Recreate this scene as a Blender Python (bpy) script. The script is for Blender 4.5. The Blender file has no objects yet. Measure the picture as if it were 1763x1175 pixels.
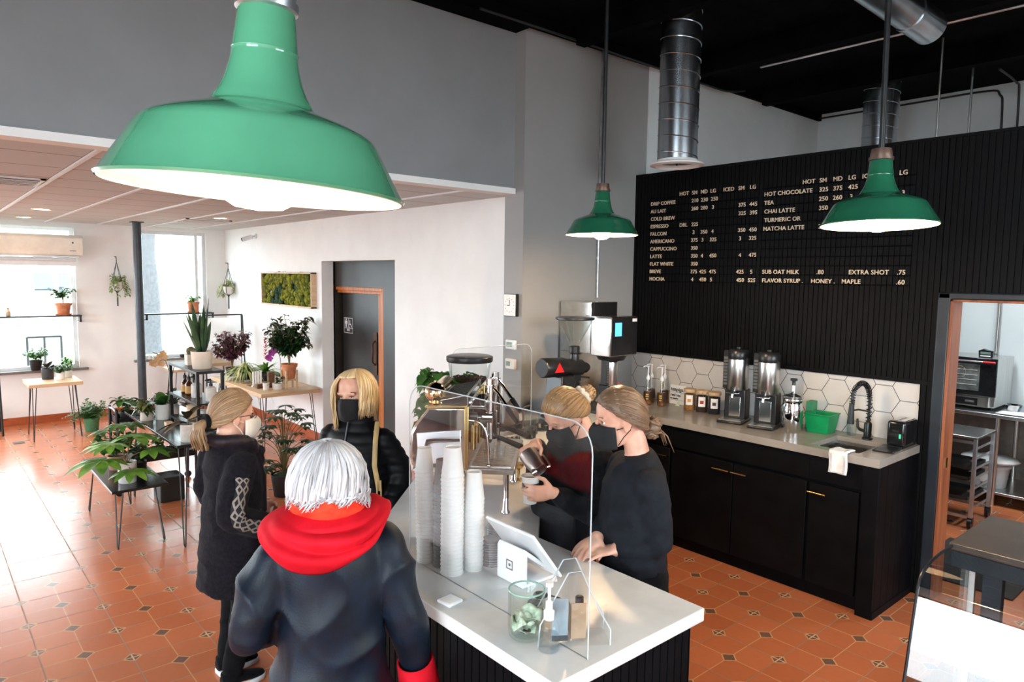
import bpy, math, random
from mathutils import Vector, Matrix, noise
PI = math.pi
sc = bpy.context.scene
COL = sc.collection
# ------------------------------------------------------------------ camera
cam_d = bpy.data.cameras.new('camera')
cam_d.sensor_fit = 'HORIZONTAL'; cam_d.sensor_width = 36.0
cam_d.lens = 1203.43 / 1763 * 36.0
cam_d.clip_start = 0.05; cam_d.clip_end = 300
cam = bpy.data.objects.new('camera', cam_d); COL.objects.link(cam)
_yaw, _pit, _rol = [math.radians(a) for a in (49.2063, 5.26284, 0.76237)]
_F = Vector((math.cos(_yaw)*math.cos(_pit), math.sin(_yaw)*math.cos(_pit), -math.sin(_pit)))
_r = Vector((math.sin(_yaw), -math.cos(_yaw), 0)); _u = _r.cross(_F)
_R = _r*math.cos(_rol) + _u*math.sin(_rol); _U = -_r*math.sin(_rol) + _u*math.cos(_rol)
cam.matrix_world = Matrix(((_R.x, _U.x, -_F.x, 0), (_R.y, _U.y, -_F.y, 0), (_R.z, _U.z, -_F.z, 2.2), (0, 0, 0, 1)))
sc.camera = cam
# ------------------------------------------------------------------ exposure, world, daylight
sc.view_settings.view_transform = 'Standard'; sc.view_settings.look = 'None'
sc.view_settings.exposure = 0.2; sc.view_settings.gamma = 1.0
sc.view_settings.use_curve_mapping = False
sc.cycles.use_denoising = True
sc.cycles.max_bounces = 8; sc.cycles.diffuse_bounces = 4; sc.cycles.glossy_bounces = 4
sc.cycles.transmission_bounces = 8; sc.cycles.transparent_max_bounces = 24
sc.cycles.caustics_reflective = False; sc.cycles.caustics_refractive = False
sc.cycles.sample_clamp_indirect = 6.0
world = bpy.data.worlds.new('overcast sky'); sc.world = world; world.use_nodes = True
_bg = world.node_tree.nodes['Background']
_bg.inputs[0].default_value = (0.80, 0.92, 1.0, 1); _bg.inputs[1].default_value = 15.5

def area(name, loc, size, power, look, color=(1, 1, 1), portal=False):
    d = bpy.data.lights.new(name, 'AREA'); d.shape = 'RECTANGLE'; d.size, d.size_y = size
    d.energy = power; d.color = color
    if portal: d.cycles.is_portal = True
    o = bpy.data.objects.new(name, d); COL.objects.link(o); o.location = loc
    o.rotation_euler = Vector(look).to_track_quat('-Z', 'Y').to_euler()
    return o
# daylight comes in through window openings, two added unseen; portals only guide the sampling
area('portal_street_window', (-3.0, -.85, 2.37), (3.3, 3.75), 1, (1, 0, 0), portal=True)
area('portal_street_window', (-3.0, 1.9, 1.1), (2.2, 1.2), 1, (1, 0, 0), portal=True)
area('portal_added_rear_window', (3.05, -3.0, 2.5), (3.1, 2.0), 1, (0, 1, 0), portal=True)
area('portal_garden_window', (0.5, 12.15, 1.75), (2.9, 2.2), 1, (0, -1, 0), portal=True)
area('portal_garden_window', (-1.95, 12.15, 1.75), (1.8, 2.2), 1, (0, -1, 0), portal=True)  # portal of the added far-wall window
area('portal_garden_window', (3.2, 12.15, 1.83), (1.1, 2.1), 1, (0, -1, 0), portal=True)
area('portal_side_window', (-3.0, 9.0, 1.85), (5.0, 1.9), 1, (1, 0, 0), portal=True)

# ------------------------------------------------------------------ node helpers
class V:
    def __init__(s, t, o): s.t, s.o = t, o
    def m(s, op, *a):
        n = s.t.nodes.new('ShaderNodeMath'); n.operation = op
        s.t.links.new(s.o, n.inputs[0])
        for i, b in enumerate(a):
            if isinstance(b, V): s.t.links.new(b.o, n.inputs[i+1])
            else: n.inputs[i+1].default_value = b
        return V(s.t, n.outputs[0])
    def __add__(s, b): return s.m('ADD', b)
    def __sub__(s, b): return s.m('SUBTRACT', b)
    def __mul__(s, b): return s.m('MULTIPLY', b)
    def __truediv__(s, b): return s.m('DIVIDE', b)
    def abs(s): return s.m('ABSOLUTE')
    def fl(s): return s.m('FLOOR')
    def fr(s): return s.m('FRACT')
    def min(s, b): return s.m('MINIMUM', b)
    def max(s, b): return s.m('MAXIMUM', b)
    def lt(s, b): return s.m('LESS_THAN', b)
    def gt(s, b): return s.m('GREATER_THAN', b)
    def sin(s): return s.m('SINE')
    def inv(s): return (s * -1.0) + 1.0

def srgb(r, g, b):
    f = lambda c: (c/255/12.92) if c <= 10 else ((c/255+0.055)/1.055)**2.4
    return (f(r), f(g), f(b))

def mixc(t, fac, a, b):
    n = t.nodes.new('ShaderNodeMix'); n.data_type = 'RGBA'
    for v, i in ((fac, 0), (a, 6), (b, 7)):
        if isinstance(v, V): t.links.new(v.o, n.inputs[i])
        elif isinstance(v, bpy.types.NodeSocket): t.links.new(v, n.inputs[i])
        elif i == 0: n.inputs[0].default_value = v
        else: n.inputs[i].default_value = (*v[:3], 1)
    return n.outputs[2]

def coords(t, kind='Object'):
    tc = t.nodes.new('ShaderNodeTexCoord'); sp = t.nodes.new('ShaderNodeSeparateXYZ')
    t.links.new(tc.outputs[kind], sp.inputs[0])
    return tc.outputs[kind], [V(t, sp.outputs[i]) for i in range(3)]

def worldpos(t):
    g = t.nodes.new('ShaderNodeNewGeometry'); sp = t.nodes.new('ShaderNodeSeparateXYZ')
    t.links.new(g.outputs['Position'], sp.inputs[0])
    return g.outputs['Position'], [V(t, sp.outputs[i]) for i in range(3)]

def noisen(t, vec, scale, detail=3, rough=0.5, stretch=None):
    if stretch:
        mp = t.nodes.new('ShaderNodeMapping'); mp.inputs['Scale'].default_value = stretch
        t.links.new(vec, mp.inputs[0]); vec = mp.outputs[0]
    n = t.nodes.new('ShaderNodeTexNoise'); n.inputs['Scale'].default_value = scale
    n.inputs['Detail'].default_value = detail; n.inputs['Roughness'].default_value = rough
    t.links.new(vec, n.inputs['Vector'])
    return V(t, n.outputs[0])

def bump(t, bs, h, strength=0.3, dist=0.01):
    b = t.nodes.new('ShaderNodeBump'); b.inputs['Strength'].default_value = strength
    b.inputs['Distance'].default_value = dist
    t.links.new(h.o, b.inputs['Height']); t.links.new(b.outputs[0], bs.inputs['Normal'])

def newmat(name):
    m = bpy.data.materials.new(name); m.use_nodes = True
    t = m.node_tree; return m, t, t.nodes['Principled BSDF']

def mat(name, c, rough=0.5, metal=0.0, var=0.08, scale=12.0, bmp=0.0, bscale=60.0, stretch=None, spec=0.5, coat=0.0,
        trans=0.0, emit=0.0, ecol=None, sheen=0.0, ior=1.45, sss=0.0, c2=None):
    m, t, b = newmat(name)
    vec, _ = coords(t)
    n = noisen(t, vec, scale, 4, 0.55, stretch)
    lo = c2 or tuple(max(0, x*(1-var*2)) for x in c); hi = c if c2 else tuple(min(1, x*(1+var*2)) for x in c)
    k = (n - 0.35) * 3.3
    k.o.node.use_clamp = True
    t.links.new(mixc(t, k, lo, hi), b.inputs['Base Color'])
    b.inputs['Roughness'].default_value = rough; b.inputs['Metallic'].default_value = metal
    b.inputs['Specular IOR Level'].default_value = spec; b.inputs['Coat Weight'].default_value = coat
    b.inputs['Coat Roughness'].default_value = 0.08
    b.inputs['Transmission Weight'].default_value = trans; b.inputs['IOR'].default_value = ior
    b.inputs['Sheen Weight'].default_value = sheen
    if sss: b.inputs['Subsurface Weight'].default_value = sss; b.inputs['Subsurface Radius'].default_value = (0.012, 0.005, 0.003)
    if emit: b.inputs['Emission Color'].default_value = (*(ecol or c), 1); b.inputs['Emission Strength'].default_value = emit
    if bmp: bump(t, b, noisen(t, vec, bscale, 4, 0.6, stretch), bmp)
    return m

def clearmat(name, tint=(1, 1, 1), refl=0.06, edge=0.5, rough=0.02):
    """thin clear sheet or vessel wall: mostly see-through, reflecting more at grazing angles"""
    m, t, b = newmat(name); t.nodes.remove(b)
    out = t.nodes['Material Output']
    tr = t.nodes.new('ShaderNodeBsdfTransparent'); gl = t.nodes.new('ShaderNodeBsdfGlossy')
    vec, _ = coords(t); n = noisen(t, vec, 3.0)
    lo = tuple(x*0.97 for x in tint)
    t.links.new(mixc(t, n, lo, tint), tr.inputs[0])
    gl.inputs['Roughness'].default_value = rough
    lw = t.nodes.new('ShaderNodeLayerWeight'); lw.inputs[0].default_value = 0.5
    f = (V(t, lw.outputs['Facing']).m('POWER', 4.0) * edge) + refl
    f.o.node.use_clamp = True
    mx = t.nodes.new('ShaderNodeMixShader')
    t.links.new(f.o, mx.inputs[0]); t.links.new(tr.outputs[0], mx.inputs[1]); t.links.new(gl.outputs[0], mx.inputs[2])
    t.links.new(mx.outputs[0], out.inputs[0])
    return m

# ------------------------------------------------------------------ mesh helpers
class MB:
    """collects shapes, builds ONE mesh object"""
    def __init__(s): s.v, s.f = [], []
    def add(s, vs, fs, M=None):
        k = len(s.v)
        s.v += [tuple(M @ Vector(p)) if M else tuple(p) for p in vs]
        s.f += [tuple(i+k for i in q) for q in fs]
        return s
    def box(s, a, b, M=None):
        x0, y0, z0 = a; x1, y1, z1 = b
        vs = [(x0,y0,z0),(x1,y0,z0),(x1,y1,z0),(x0,y1,z0),(x0,y0,z1),(x1,y0,z1),(x1,y1,z1),(x0,y1,z1)]
        return s.add(vs, [(0,3,2,1),(4,5,6,7),(0,1,5,4),(1,2,6,5),(2,3,7,6),(3,0,4,7)], M)
    def cbox(s, c, d, M=None):
        return s.box([c[i]-d[i]/2 for i in range(3)], [c[i]+d[i]/2 for i in range(3)], M)
    def prism(s, poly, z0, z1, M=None):
        n = len(poly)
        vs = [(x, y, z0) for x, y in poly] + [(x, y, z1) for x, y in poly]
        fs = [tuple(range(n-1, -1, -1)), tuple(range(n, 2*n))] + [(i, (i+1) % n, n+(i+1) % n, n+i) for i in range(n)]
        return s.add(vs, fs, M)
    def lathe(s, prof, n=32, M=None, cap0=True, cap1=True):
        vs, fs = [], []
        for r, z in prof:
            for i in range(n):
                a = 2*PI*i/n; vs.append((r*math.cos(a), r*math.sin(a), z))
        for k in range(len(prof)-1):
            for i in range(n):
                j = (i+1) % n; fs.append((k*n+i, k*n+j, k*n+n+j, k*n+n+i))
        if cap0: fs.append(tuple(range(n-1, -1, -1)))
        if cap1: fs.append(tuple(range((len(prof)-1)*n, len(prof)*n)))
        return s.add(vs, fs, M)
    def cyl(s, p, q, r, r2=None, n=16):
        return s.tube([p, q], [r, r if r2 is None else r2], n)
    def tube(s, pts, r, n=10, caps=True, ell=None, up=None, closed=False):
        """tube along pts; r one radius or a list; ell = list of (ra, rb) with ra along the side axis"""
        P = [Vector(p) for p in pts]; m = len(P)
        if ell is None:
            rr = list(r) if isinstance(r, (list, tuple)) else [r]*m
            ell = [(x, x) for x in rr]
        T = []
        for i in range(m):
            if closed: t = P[(i+1) % m] - P[i-1]
            else: t = P[min(i+1, m-1)] - P[max(i-1, 0)]
            T.append(t.normalized() if t.length > 1e-9 else Vector((0, 0, 1)))
        u = Vector(up) if up else (Vector((0, 0, 1)) if abs(T[0].z) < 0.9 else Vector((1, 0, 0)))
        vs, fs = [], []
        for i in range(m):
            t = T[i]
            if not up or i == 0 or True:
                u2 = u - t*u.dot(t)
                if u2.length < 1e-4: u2 = Vector((1, 0, 0)) - t*t.x
                u2.normalize()
            if not up: u = u2
            w = t.cross(u2)
            for k in range(n):
                a = 2*PI*k/n
                vs.append(P[i] + w*(math.cos(a)*ell[i][0]) + u2*(math.sin(a)*ell[i][1]))
        R = m if closed else m-1
        for i in range(R):
            i2 = (i+1) % m
            for k in range(n):
                j = (k+1) % n; fs.append((i*n+k, i*n+j, i2*n+j, i2*n+k))
        if caps and not closed: fs += [tuple(range(n-1, -1, -1)), tuple(range((m-1)*n, m*n))]
        return s.add(vs, fs)
    def ball(s, c, r, nu=16, nv=10, M=None):
        rx, ry, rz = (r, r, r) if isinstance(r, (int, float)) else r
        vs, fs = [(0, 0, -rz)], []
        for j in range(1, nv):
            b = -PI/2 + PI*j/nv
            for i in range(nu):
                a = 2*PI*i/nu; vs.append((rx*math.cos(b)*math.cos(a), ry*math.cos(b)*math.sin(a), rz*math.sin(b)))
        vs.append((0, 0, rz))
        for i in range(nu): fs.append((0, 1+(i+1) % nu, 1+i))
        for j in range(nv-2):
            for i in range(nu):
                k = 1+j*nu; i2 = (i+1) % nu; fs.append((k+i, k+i2, k+nu+i2, k+nu+i))
        k = 1+(nv-2)*nu
        for i in range(nu): fs.append((k+i, k+(i+1) % nu, len(vs)-1))
        T = Matrix.Translation(Vector(c)) @ M if M else Matrix.Translation(Vector(c))
        return s.add(vs, fs, T)
    def grid(s, fn, nu, nv, close_u=False):
        vs = [fn(i/(nu if close_u else nu-1), j/(nv-1)) for j in range(nv) for i in range(nu)]
        fs = []
        for j in range(nv-1):
            for i in range(nu if close_u else nu-1):
                i2 = (i+1) % nu; fs.append((j*nu+i, j*nu+i2, j*nu+nu+i2, j*nu+nu+i))
        return s.add(vs, fs)
    def build(s, name, m, parent=None, bevel=0.0, smooth=True, ang=40, seg=2, solid=0.0, sub=0):
        me = bpy.data.meshes.new(name); me.from_pydata(s.v, [], s.f); me.update()
        me.materials.append(m)
        if smooth:
            for p in me.polygons: p.use_smooth = True
            if ang < 180: me.set_sharp_from_angle(angle=math.radians(ang))
        o = bpy.data.objects.new(name, me); COL.objects.link(o)
        if parent: o.parent = parent
        if solid: k = o.modifiers.new('thickness', 'SOLIDIFY'); k.thickness = solid; k.offset = 0
        if bevel:
            k = o.modifiers.new('edge', 'BEVEL'); k.width = bevel; k.segments = seg; k.limit_method = 'ANGLE'
            k.angle_limit = math.radians(40); k.harden_normals = False
        if sub: k = o.modifiers.new('smooth', 'SUBSURF'); k.levels = sub; k.render_levels = sub
        return o

def tag(o, label=None, cat=None, group=None, kind=None):
    if label: o['label'] = label
    if cat: o['category'] = cat
    if group: o['group'] = group
    if kind: o['kind'] = kind
    return o
def thing(name, label, cat, loc=(0, 0, 0), rz=0.0, group=None, kind=None):
    o = bpy.data.objects.new(name, None); COL.objects.link(o); o.empty_display_size = 0.05
    o.location = loc; o.rotation_euler = (0, 0, rz)
    return tag(o, label, cat, group, kind)
def struct(name, mb, m, **k):
    o = mb.build(name, m, **k); o['kind'] = 'structure'; return o
def dup(root, loc=None, rz=None, label=None, group=None):
    def cp(o, par):
        c = o.copy(); COL.objects.link(c)
        if par is not None: c.parent = par
        for ch in list(o.children): cp(ch, c)
        return c
    r = cp(root, None)
    if loc is not None: r.location = loc
    if rz is not None: r.rotation_euler = (0, 0, rz)
    if label: r['label'] = label
    if group: r['group'] = group
    return r
def Rz(a): return Matrix.Rotation(a, 4, 'Z')
def Rx(a): return Matrix.Rotation(a, 4, 'X')
def Ry(a): return Matrix.Rotation(a, 4, 'Y')
def Tr(*p): return Matrix.Translation(Vector(p[0] if len(p) == 1 else p))
def lerp(a, b, t): return a + (b-a)*t
def bez(pts, n=12):
    """smooth path through control points (Catmull-Rom)"""
    P = [Vector(p) for p in pts]; out = []
    for i in range(len(P)-1):
        a, b, c, d = P[max(i-1, 0)], P[i], P[i+1], P[min(i+2, len(P)-1)]
        for k in range(n):
            t = k/n
            out.append(0.5*((2*b) + (c-a)*t + (2*a-5*b+4*c-d)*t*t + (3*b-a-3*c+d)*t**3))
    out.append(P[-1]); return out

WHITE = mat('white wall paint', (0.84, 0.83, 0.81), 0.6, var=0.012, scale=3, bmp=0.04, bscale=220)
BLACKP = mat('black paint', (0.0028, 0.0028, 0.0036), 0.55, var=0.2, scale=6, bmp=0.05, bscale=90, spec=0.1)
BLKMET = mat('black powder coated metal', (0.012, 0.012, 0.013), 0.35, var=0.2, scale=20)
STEEL = mat('brushed stainless steel', (0.62, 0.61, 0.59), 0.28, 1.0, var=0.05, scale=40, stretch=(1, 1, 0.05), bmp=0.03, bscale=300)
CHROME = mat('polished chrome', (0.72, 0.72, 0.72), 0.07, 1.0, var=0.02)
BRASS = mat('polished brass', (0.72, 0.5, 0.2), 0.2, 1.0, var=0.05)
TERRA = mat('terracotta clay', (0.5, 0.18, 0.08), 0.7, var=0.1, scale=20)
CERAM = mat('white glazed ceramic', (0.75, 0.71, 0.66), 0.3, var=0.03)
BLKPL = mat('black plastic', (0.012, 0.012, 0.013), 0.3, var=0.15)
def hairmat(name, hi, lo, rough=0.42):
    """each strand bundle gets its own tone between lo and hi"""
    m, t, b = newmat(name); g = t.nodes.new('ShaderNodeNewGeometry'); vec, _ = coords(t)
    k = V(t, g.outputs['Random Per Island']) * 0.75 + noisen(t, vec, 25, 2) * 0.25
    t.links.new(mixc(t, k, lo, hi), b.inputs['Base Color']); b.inputs['Roughness'].default_value = rough
    b.inputs['Specular IOR Level'].default_value = 0.4; return m
PAPERW = mat('white paper', (0.84, 0.83, 0.81), 0.6, var=0.02)
PINE = mat('pale pine wood', (0.66, 0.46, 0.28), 0.45, c2=(0.52, 0.34, 0.19), scale=3, stretch=(1, 9, 9), bmp=0.05, bscale=20)
SOIL = mat('dark potting soil', (0.03, 0.02, 0.014), 0.9, var=0.4, scale=80, bmp=0.6, bscale=150)
ACRYL = clearmat('clear acrylic', (0.996, 0.998, 0.998), 0.012, 0.25)
GLASS = clearmat('clear glass', (0.97, 0.985, 0.98), 0.03, 0.6)
# ================================================================== STRUCTURE
def floor_mat():
    m, t, b = newmat('terracotta octagon tile')
    vec, (x, y, z) = worldpos(t)
    u = (x - 4.14) / 0.2045; v = (y - 1.91) / 0.1985
    du = ((u + 0.5).fr() - 0.5).abs(); dv = ((v + 0.5).fr() - 0.5).abs()
    iu = (u + 0.5).fl(); iv = (v + 0.5).fl()
    par = ((iu + iv) * 0.5).fr().lt(0.25)              # 1 where a dot sits
    d1 = du + dv
    dot = d1.lt(0.215) * par; ring = d1.lt(0.275) * par
    line = du.min(dv).lt(0.014) * (d1.lt(0.24) * par).inv()
    xdot = (iu * 0.5).fr().lt(0.25)
    cross = ((du - dv).abs().lt(0.022)) * dot * xdot.inv()
    cross2 = du.min(dv).lt(0.02) * dot * xdot
    jx = ((v * 0.5 + 0.5).fr() - 0.5).abs().lt(0.010); jy = ((u * 0.5 + 0.5).fr() - 0.5).abs().lt(0.010)
    joint = jx.max(jy)
    big = noisen(t, vec, 1.7, 2); fine = noisen(t, vec, 26, 5, 0.6)
    cell = t.nodes.new('ShaderNodeTexWhiteNoise'); cb = t.nodes.new('ShaderNodeCombineXYZ')
    t.links.new((u.fl()).o, cb.inputs[0]); t.links.new((v.fl()).o, cb.inputs[1]); t.links.new(cb.outputs[0], cell.inputs['Vector'])
    cv = V(t, cell.outputs['Value'])
    base = mixc(t, (fine * 0.35 + cv * 0.5), srgb(172, 94, 58), srgb(202, 120, 80))
    base = mixc(t, big * 0.3, base, srgb(178, 98, 62))
    c = mixc(t, line, base, srgb(205, 150, 108))
    c = mixc(t, ring, c, srgb(205, 150, 108))
    c = mixc(t, dot, c, mixc(t, noisen(t, vec, 120, 2), srgb(62, 44, 38), srgb(140, 104, 84)))
    c = mixc(t, joint * 0.6 * dot.inv(), c, srgb(92, 62, 44))
    c = mixc(t, du.min(dv).lt(0.022) * dot * xdot, c, srgb(200, 156, 120))
    t.links.new(c, b.inputs['Base Color'])
    rg = (fine * 0.12) + 0.17
    rg = rg.max(joint * 0.6)
    t.links.new(rg.o, b.inputs['Roughness'])
    b.inputs['Specular IOR Level'].default_value = 0.6
    h = (joint.inv()) * 0.6 + (fine * 0.25) + noisen(t, vec, 5, 2) * 0.5
    bump(t, b, h, 0.25, 0.004)
    return m
FLOORM = floor_mat()
struct('floor', MB().box((-3.2, -3.2, -0.1), (8.9, 12.2, 0.0)), FLOORM)

GREYW = mat('grey wall paint', (0.24, 0.245, 0.252), 0.6, var=0.02, scale=3, bmp=0.05, bscale=260)
BACKP = mat('light grey wall paint', (0.30, 0.293, 0.285), 0.6, var=0.012, scale=3, bmp=0.04, bscale=220)
CEILB = mat('black ceiling paint', (0.0025, 0.0025, 0.003), 0.9, var=0.3, scale=4, spec=0.05)
struct('ceiling_dark', MB().box((-3.2, -3.2, 4.28), (8.9, 4.55, 4.4)), CEILB)
b = MB()
for k in range(8): b.box((-3 + k*1.45, -3, 4.1), (-2.9 + k*1.45, 4.17, 4.28))
b.box((-3, 4.28, 4.18), (3.86, 4.475, 4.28)); b.box((3.86, 4.3, 4.2), (8.8, 4.355, 4.28))
struct('ceiling_beams', b, CEILB)

# upper wall over the opening to the low room, then pier and back wall
struct('wall_upper', MB().box((-3.1, 4.48, 2.93), (3.88, 4.6, 4.28)), GREYW)
struct('trim_1', MB().box((-3.0, 4.465, 2.885), (3.87, 4.61, 2.932)), WHITE)
struct('wall_pier', MB().box((3.87, 4.361, 0), (4.06, 4.60, 4.28)), BACKP)
struct('wall_back', MB().box((4.04, 4.36, 0), (8.9, 4.5, 4.28)).box((3.872, 4.36, 0), (4.04, 4.3605, 4.28)), BACKP)

# wall with the moss picture and the washroom recess
y0, y1, zt = 6.625, 8.41, 2.365
w = MB().box((4.02, 4.55, 0), (4.2, y0, 2.95)).box((4.02, y1, 0), (4.2, 12.1, 2.95)).box((4.02, y0, zt), (4.2, y1, 2.95))
struct('wall_side', w, WHITE)
DARKW = mat('dark brown black wall paint', (0.02, 0.016, 0.013), 0.4, var=0.1, scale=4)
al = MB().box((4.2, y0-0.3, 0), (4.24, 7.18, 2.6)).box((4.2, 7.18, 2.045), (4.24, 8.6, 2.6)).box((4.2, y0-.3, 2.44), (4.26, 8.6, 2.6))
al.box((4.45, y0-0.3, 0), (4.5, 8.7, 2.6)).box((4.18, 8.41, 0), (4.5, 8.5, 2.6)).box((4.2, y0-.4, 0), (4.5, y0-.3, 2.6)).box((4.2, y0-.4, 2.55), (4.5, 8.5, 2.65))
struct('wall_washroom', al, DARKW)
ORW = mat('orange stained wood', srgb(196, 112, 40), 0.4, c2=srgb(160, 84, 26), scale=4, stretch=(6, 6, 0.5))
struct('trim_2', MB().box((4.215, 7.18, 0), (4.36, 7.235, 2.045)).box((4.225, 7.235, 0), (4.34, 7.3, 2.0)).box((4.225, 7.3, 0), (4.32, 7.34, 1.965))
       .box((4.215, 7.235, 2.0), (4.36, 8.6, 2.045)).box((4.24, 7.3, 1.965), (4.34, 8.6, 2.0)), ORW, bevel=0.004)
dr = struct('door_1', MB().box((4.285, 7.3, 0.01), (4.33, 8.35, 1.97)), mat('black door paint', (0.014, 0.012, 0.011), 0.35, var=0.1), bevel=0.003)
BRN = mat('dark bronze plate', (0.07, 0.03, 0.015), 0.4, 0.6)
pp = MB().box((4.272, 7.46, 0.98), (4.286, 7.54, 1.5)); pp.tube([(4.272, 7.5, 1.1), (4.235, 7.5, 1.14), (4.235, 7.5, 1.36), (4.272, 7.5, 1.4)], 0.011)
pp.build('push_plate', BRN, dr)

# window wall
wy = 12.0
w = MB().box((-3.1, wy, 0), (-2.8, wy+.2, 2.95)).box((-2.8, wy, 0), (-1.1, wy+.2, .77)).box((-2.8, wy, 2.83), (-1.1, wy+.2, 2.95)).box((-1.1, wy, 0), (-0.9, wy+.2, 2.95)).box((-0.9, wy, 0), (1.87, wy+.2, 0.77)).box((-0.9, wy, 2.83), (1.87, wy+.2, 2.95))
w.box((1.87, wy, 0), (2.73, wy+.2, 2.95)).box((2.73, wy, 0), (3.72, wy+.2, 0.83)).box((2.73, wy, 2.84), (3.72, wy+.2, 2.95)).box((3.72, wy, 0), (4.1, wy+.2, 2.95))
struct('wall_far', w, WHITE)
FRAMEW = mat('white window frame', (0.72, 0.73, 0.74), 0.4, var=0.02)
SILL = mat('dark grey stone sill', (0.16, 0.15, 0.14), 0.4, var=0.1)
def window(name, x0, x1, z0, z1, mull):
    o = struct(name, MB().box((x0, wy+.1, z0), (x1, wy+.106, z1)), GLASS)
    f = MB()
    for a, c in ((x0, x0+.05), (x1-.05, x1)): f.box((a, wy+.06, z0), (c, wy+.15, z1))
    for a, c in ((z0, z0+.05), (z1-.05, z1)): f.box((x0, wy+.061, a), (x1, wy+.149, c))
    for q in mull: f.box((q-.025, wy+.062, z0), (q+.025, wy+.148, z1))
    f.build('window_frame', FRAMEW, o, bevel=0.004)
    return o
w1 = window('window_1', -0.9, 1.87, 0.77, 2.83, [0.45])
window('window_added_far', -2.8, -1.1, 0.77, 2.83, [])  # unseen window added to light the moss wall
w2 = window('window_2', 2.73, 3.72, 0.83, 2.84, [3.58])
MB().box((-0.95, wy-.06, 0.735), (1.98, wy+.1, 0.772)).build('window_sill', SILL, w1, bevel=0.005)
MB().box((2.6, wy-.06, 0.795), (3.85, wy+.1, 0.832)).build('window_sill', SILL, w2, bevel=0.005)

# street side: walls behind and beside the photographer, with tall openings
w = MB().box((-3.2, -3.1, 0), (-3, -2.5, 4.28)).box((-3.2, -2.5, 0), (-3, 3.0, .5)).box((-3.2, -2.5, 4.24), (-3, .8, 4.28)).box((-3.2, .8, 1.7), (-3, 3.0, 4.28)).box((-3.2, 3.0, 0), (-3, 6.5, 4.28))
w.box((-3.2, 6.5, 0), (-3, 11.5, 0.9)).box((-3.2, 6.5, 2.8), (-3, 11.5, 4.28)).box((-3.2, 11.5, 0), (-3, 12.2, 4.28))
struct('wall_left', w, WHITE)
w = MB().box((-3.2, -3.2, 0), (1.5, -3, 4.28)).box((1.5, -3.2, 0), (4.6, -3, 1.5)).box((1.5, -3.2, 3.5), (4.6, -3, 4.28)).box((4.6, -3.2, 0), (8.9, -3, 4.28))
struct('wall_rear', w, WHITE)
for nm, f in (('window_3', MB().box((-3.12, -2.5, .5), (-3.06, 3.0, .58)).box((-3.12, .8, 1.62), (-3.06, 3.0, 1.7)).box((-3.12, -2.5, 4.17), (-3.06, .8, 4.24))),
              ('window_added_rear', MB().box((1.5, -3.12, 1.5), (4.6, -3.06, 1.58)).box((1.5, -3.12, 3.42), (4.6, -3.06, 3.5)).box((1.5, -3.12, 1.5), (1.57, -3.06, 3.5)).box((3, -3.12, 1.5), (3.07, -3.06, 3.5)).box((4.53, -3.12, 1.5), (4.6, -3.06, 3.5))),  # unseen rear window added to brighten the floor
              ('window_4', MB().box((-3.12, 6.5, .9), (-3.06, 11.5, .98)).box((-3.12, 6.5, 2.72), (-3.06, 11.5, 2.8)))):
    if nm == 'window_3':
        for q, h in ((-2.5, 4.24), (-1.1, 4.24), (.75, 4.24), (2.93, 1.7)): f.box((-3.12, q, .5), (-3.06, q+.07, h))
    elif nm == 'window_4':
        for q in (6.5, 8.1, 9.8, 11.43): f.box((-3.12, q, .9), (-3.06, q+.07, 2.8))
    struct(nm, f, BLKMET)

# low dropped ceiling
def ceil_mat():
    m, t, b = newmat('acoustic ceiling tile')
    vec, (x, y, z) = worldpos(t)
    u = (x - 0.87) / 0.65; v = (y - 4.41) / 0.65
    dx = ((u + 0.5).fr() - 0.5).abs(); dy = ((v + 0.5).fr() - 0.5).abs()
    n = noisen(t, vec, 90, 3, 0.7); n2 = noisen(t, vec, 2, 2)
    c = mixc(t, n, (0.44, 0.44, 0.44), (0.64, 0.64, 0.64))
    c = mixc(t, n2 * 0.3, c, (0.6, 0.595, 0.59))
    c = mixc(t, dy.lt(0.011), c, (0.12, 0.1, 0.09))
    c = mixc(t, dx.lt(0.028), c, (0.12, 0.1, 0.09))
    t.links.new(c, b.inputs['Base Color']); b.inputs['Roughness'].default_value = 0.9
    h = (dy.lt(0.011).inv()) + n * 0.3
    bump(t, b, h, 0.5, 0.006)
    return m
struct('ceiling_low', MB().box((-3.1, 4.6, 2.9), (4.1, 12.1, 2.95)), ceil_mat())
g = MB()
for k in range(-5, 5): g.box((0.87 + .65*k - .014, 4.61, 2.888), (0.87 + .65*k + .014, 12.0, 2.903))
struct('trim_3', g, FRAMEW)

# terracotta skirting
b = MB().box((-3, 11.985, 0), (4.02, 12.0, 0.11))
BASE = mat('terracotta skirting tile', srgb(168, 84, 48), 0.35, var=0.08, scale=8)
struct('baseboard_far', b, BASE, bevel=0.003)
struct('baseboard_side', MB().box((4.004, 8.41, 0), (4.02, 12.0, 0.11)).box((4.004, 4.6, 0), (4.02, 6.625, 0.11)), BASE, bevel=0.003)

# black round post
po = struct('pillar', MB().lathe([(0.055, 0), (0.055, 2.89)], 28, Tr(2.478, 10.99, 0)).lathe([(0.11, 2.885), (0.11, 2.9)], 4, Tr(2.478, 10.99, 0) @ Rz(PI/4)).lathe([(0.1, 0), (0.1, 0.012)], 24, Tr(2.478, 10.99, 0)), mat('dark slate paint', (0.03, 0.037, 0.045), 0.35, var=0.08))

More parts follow.
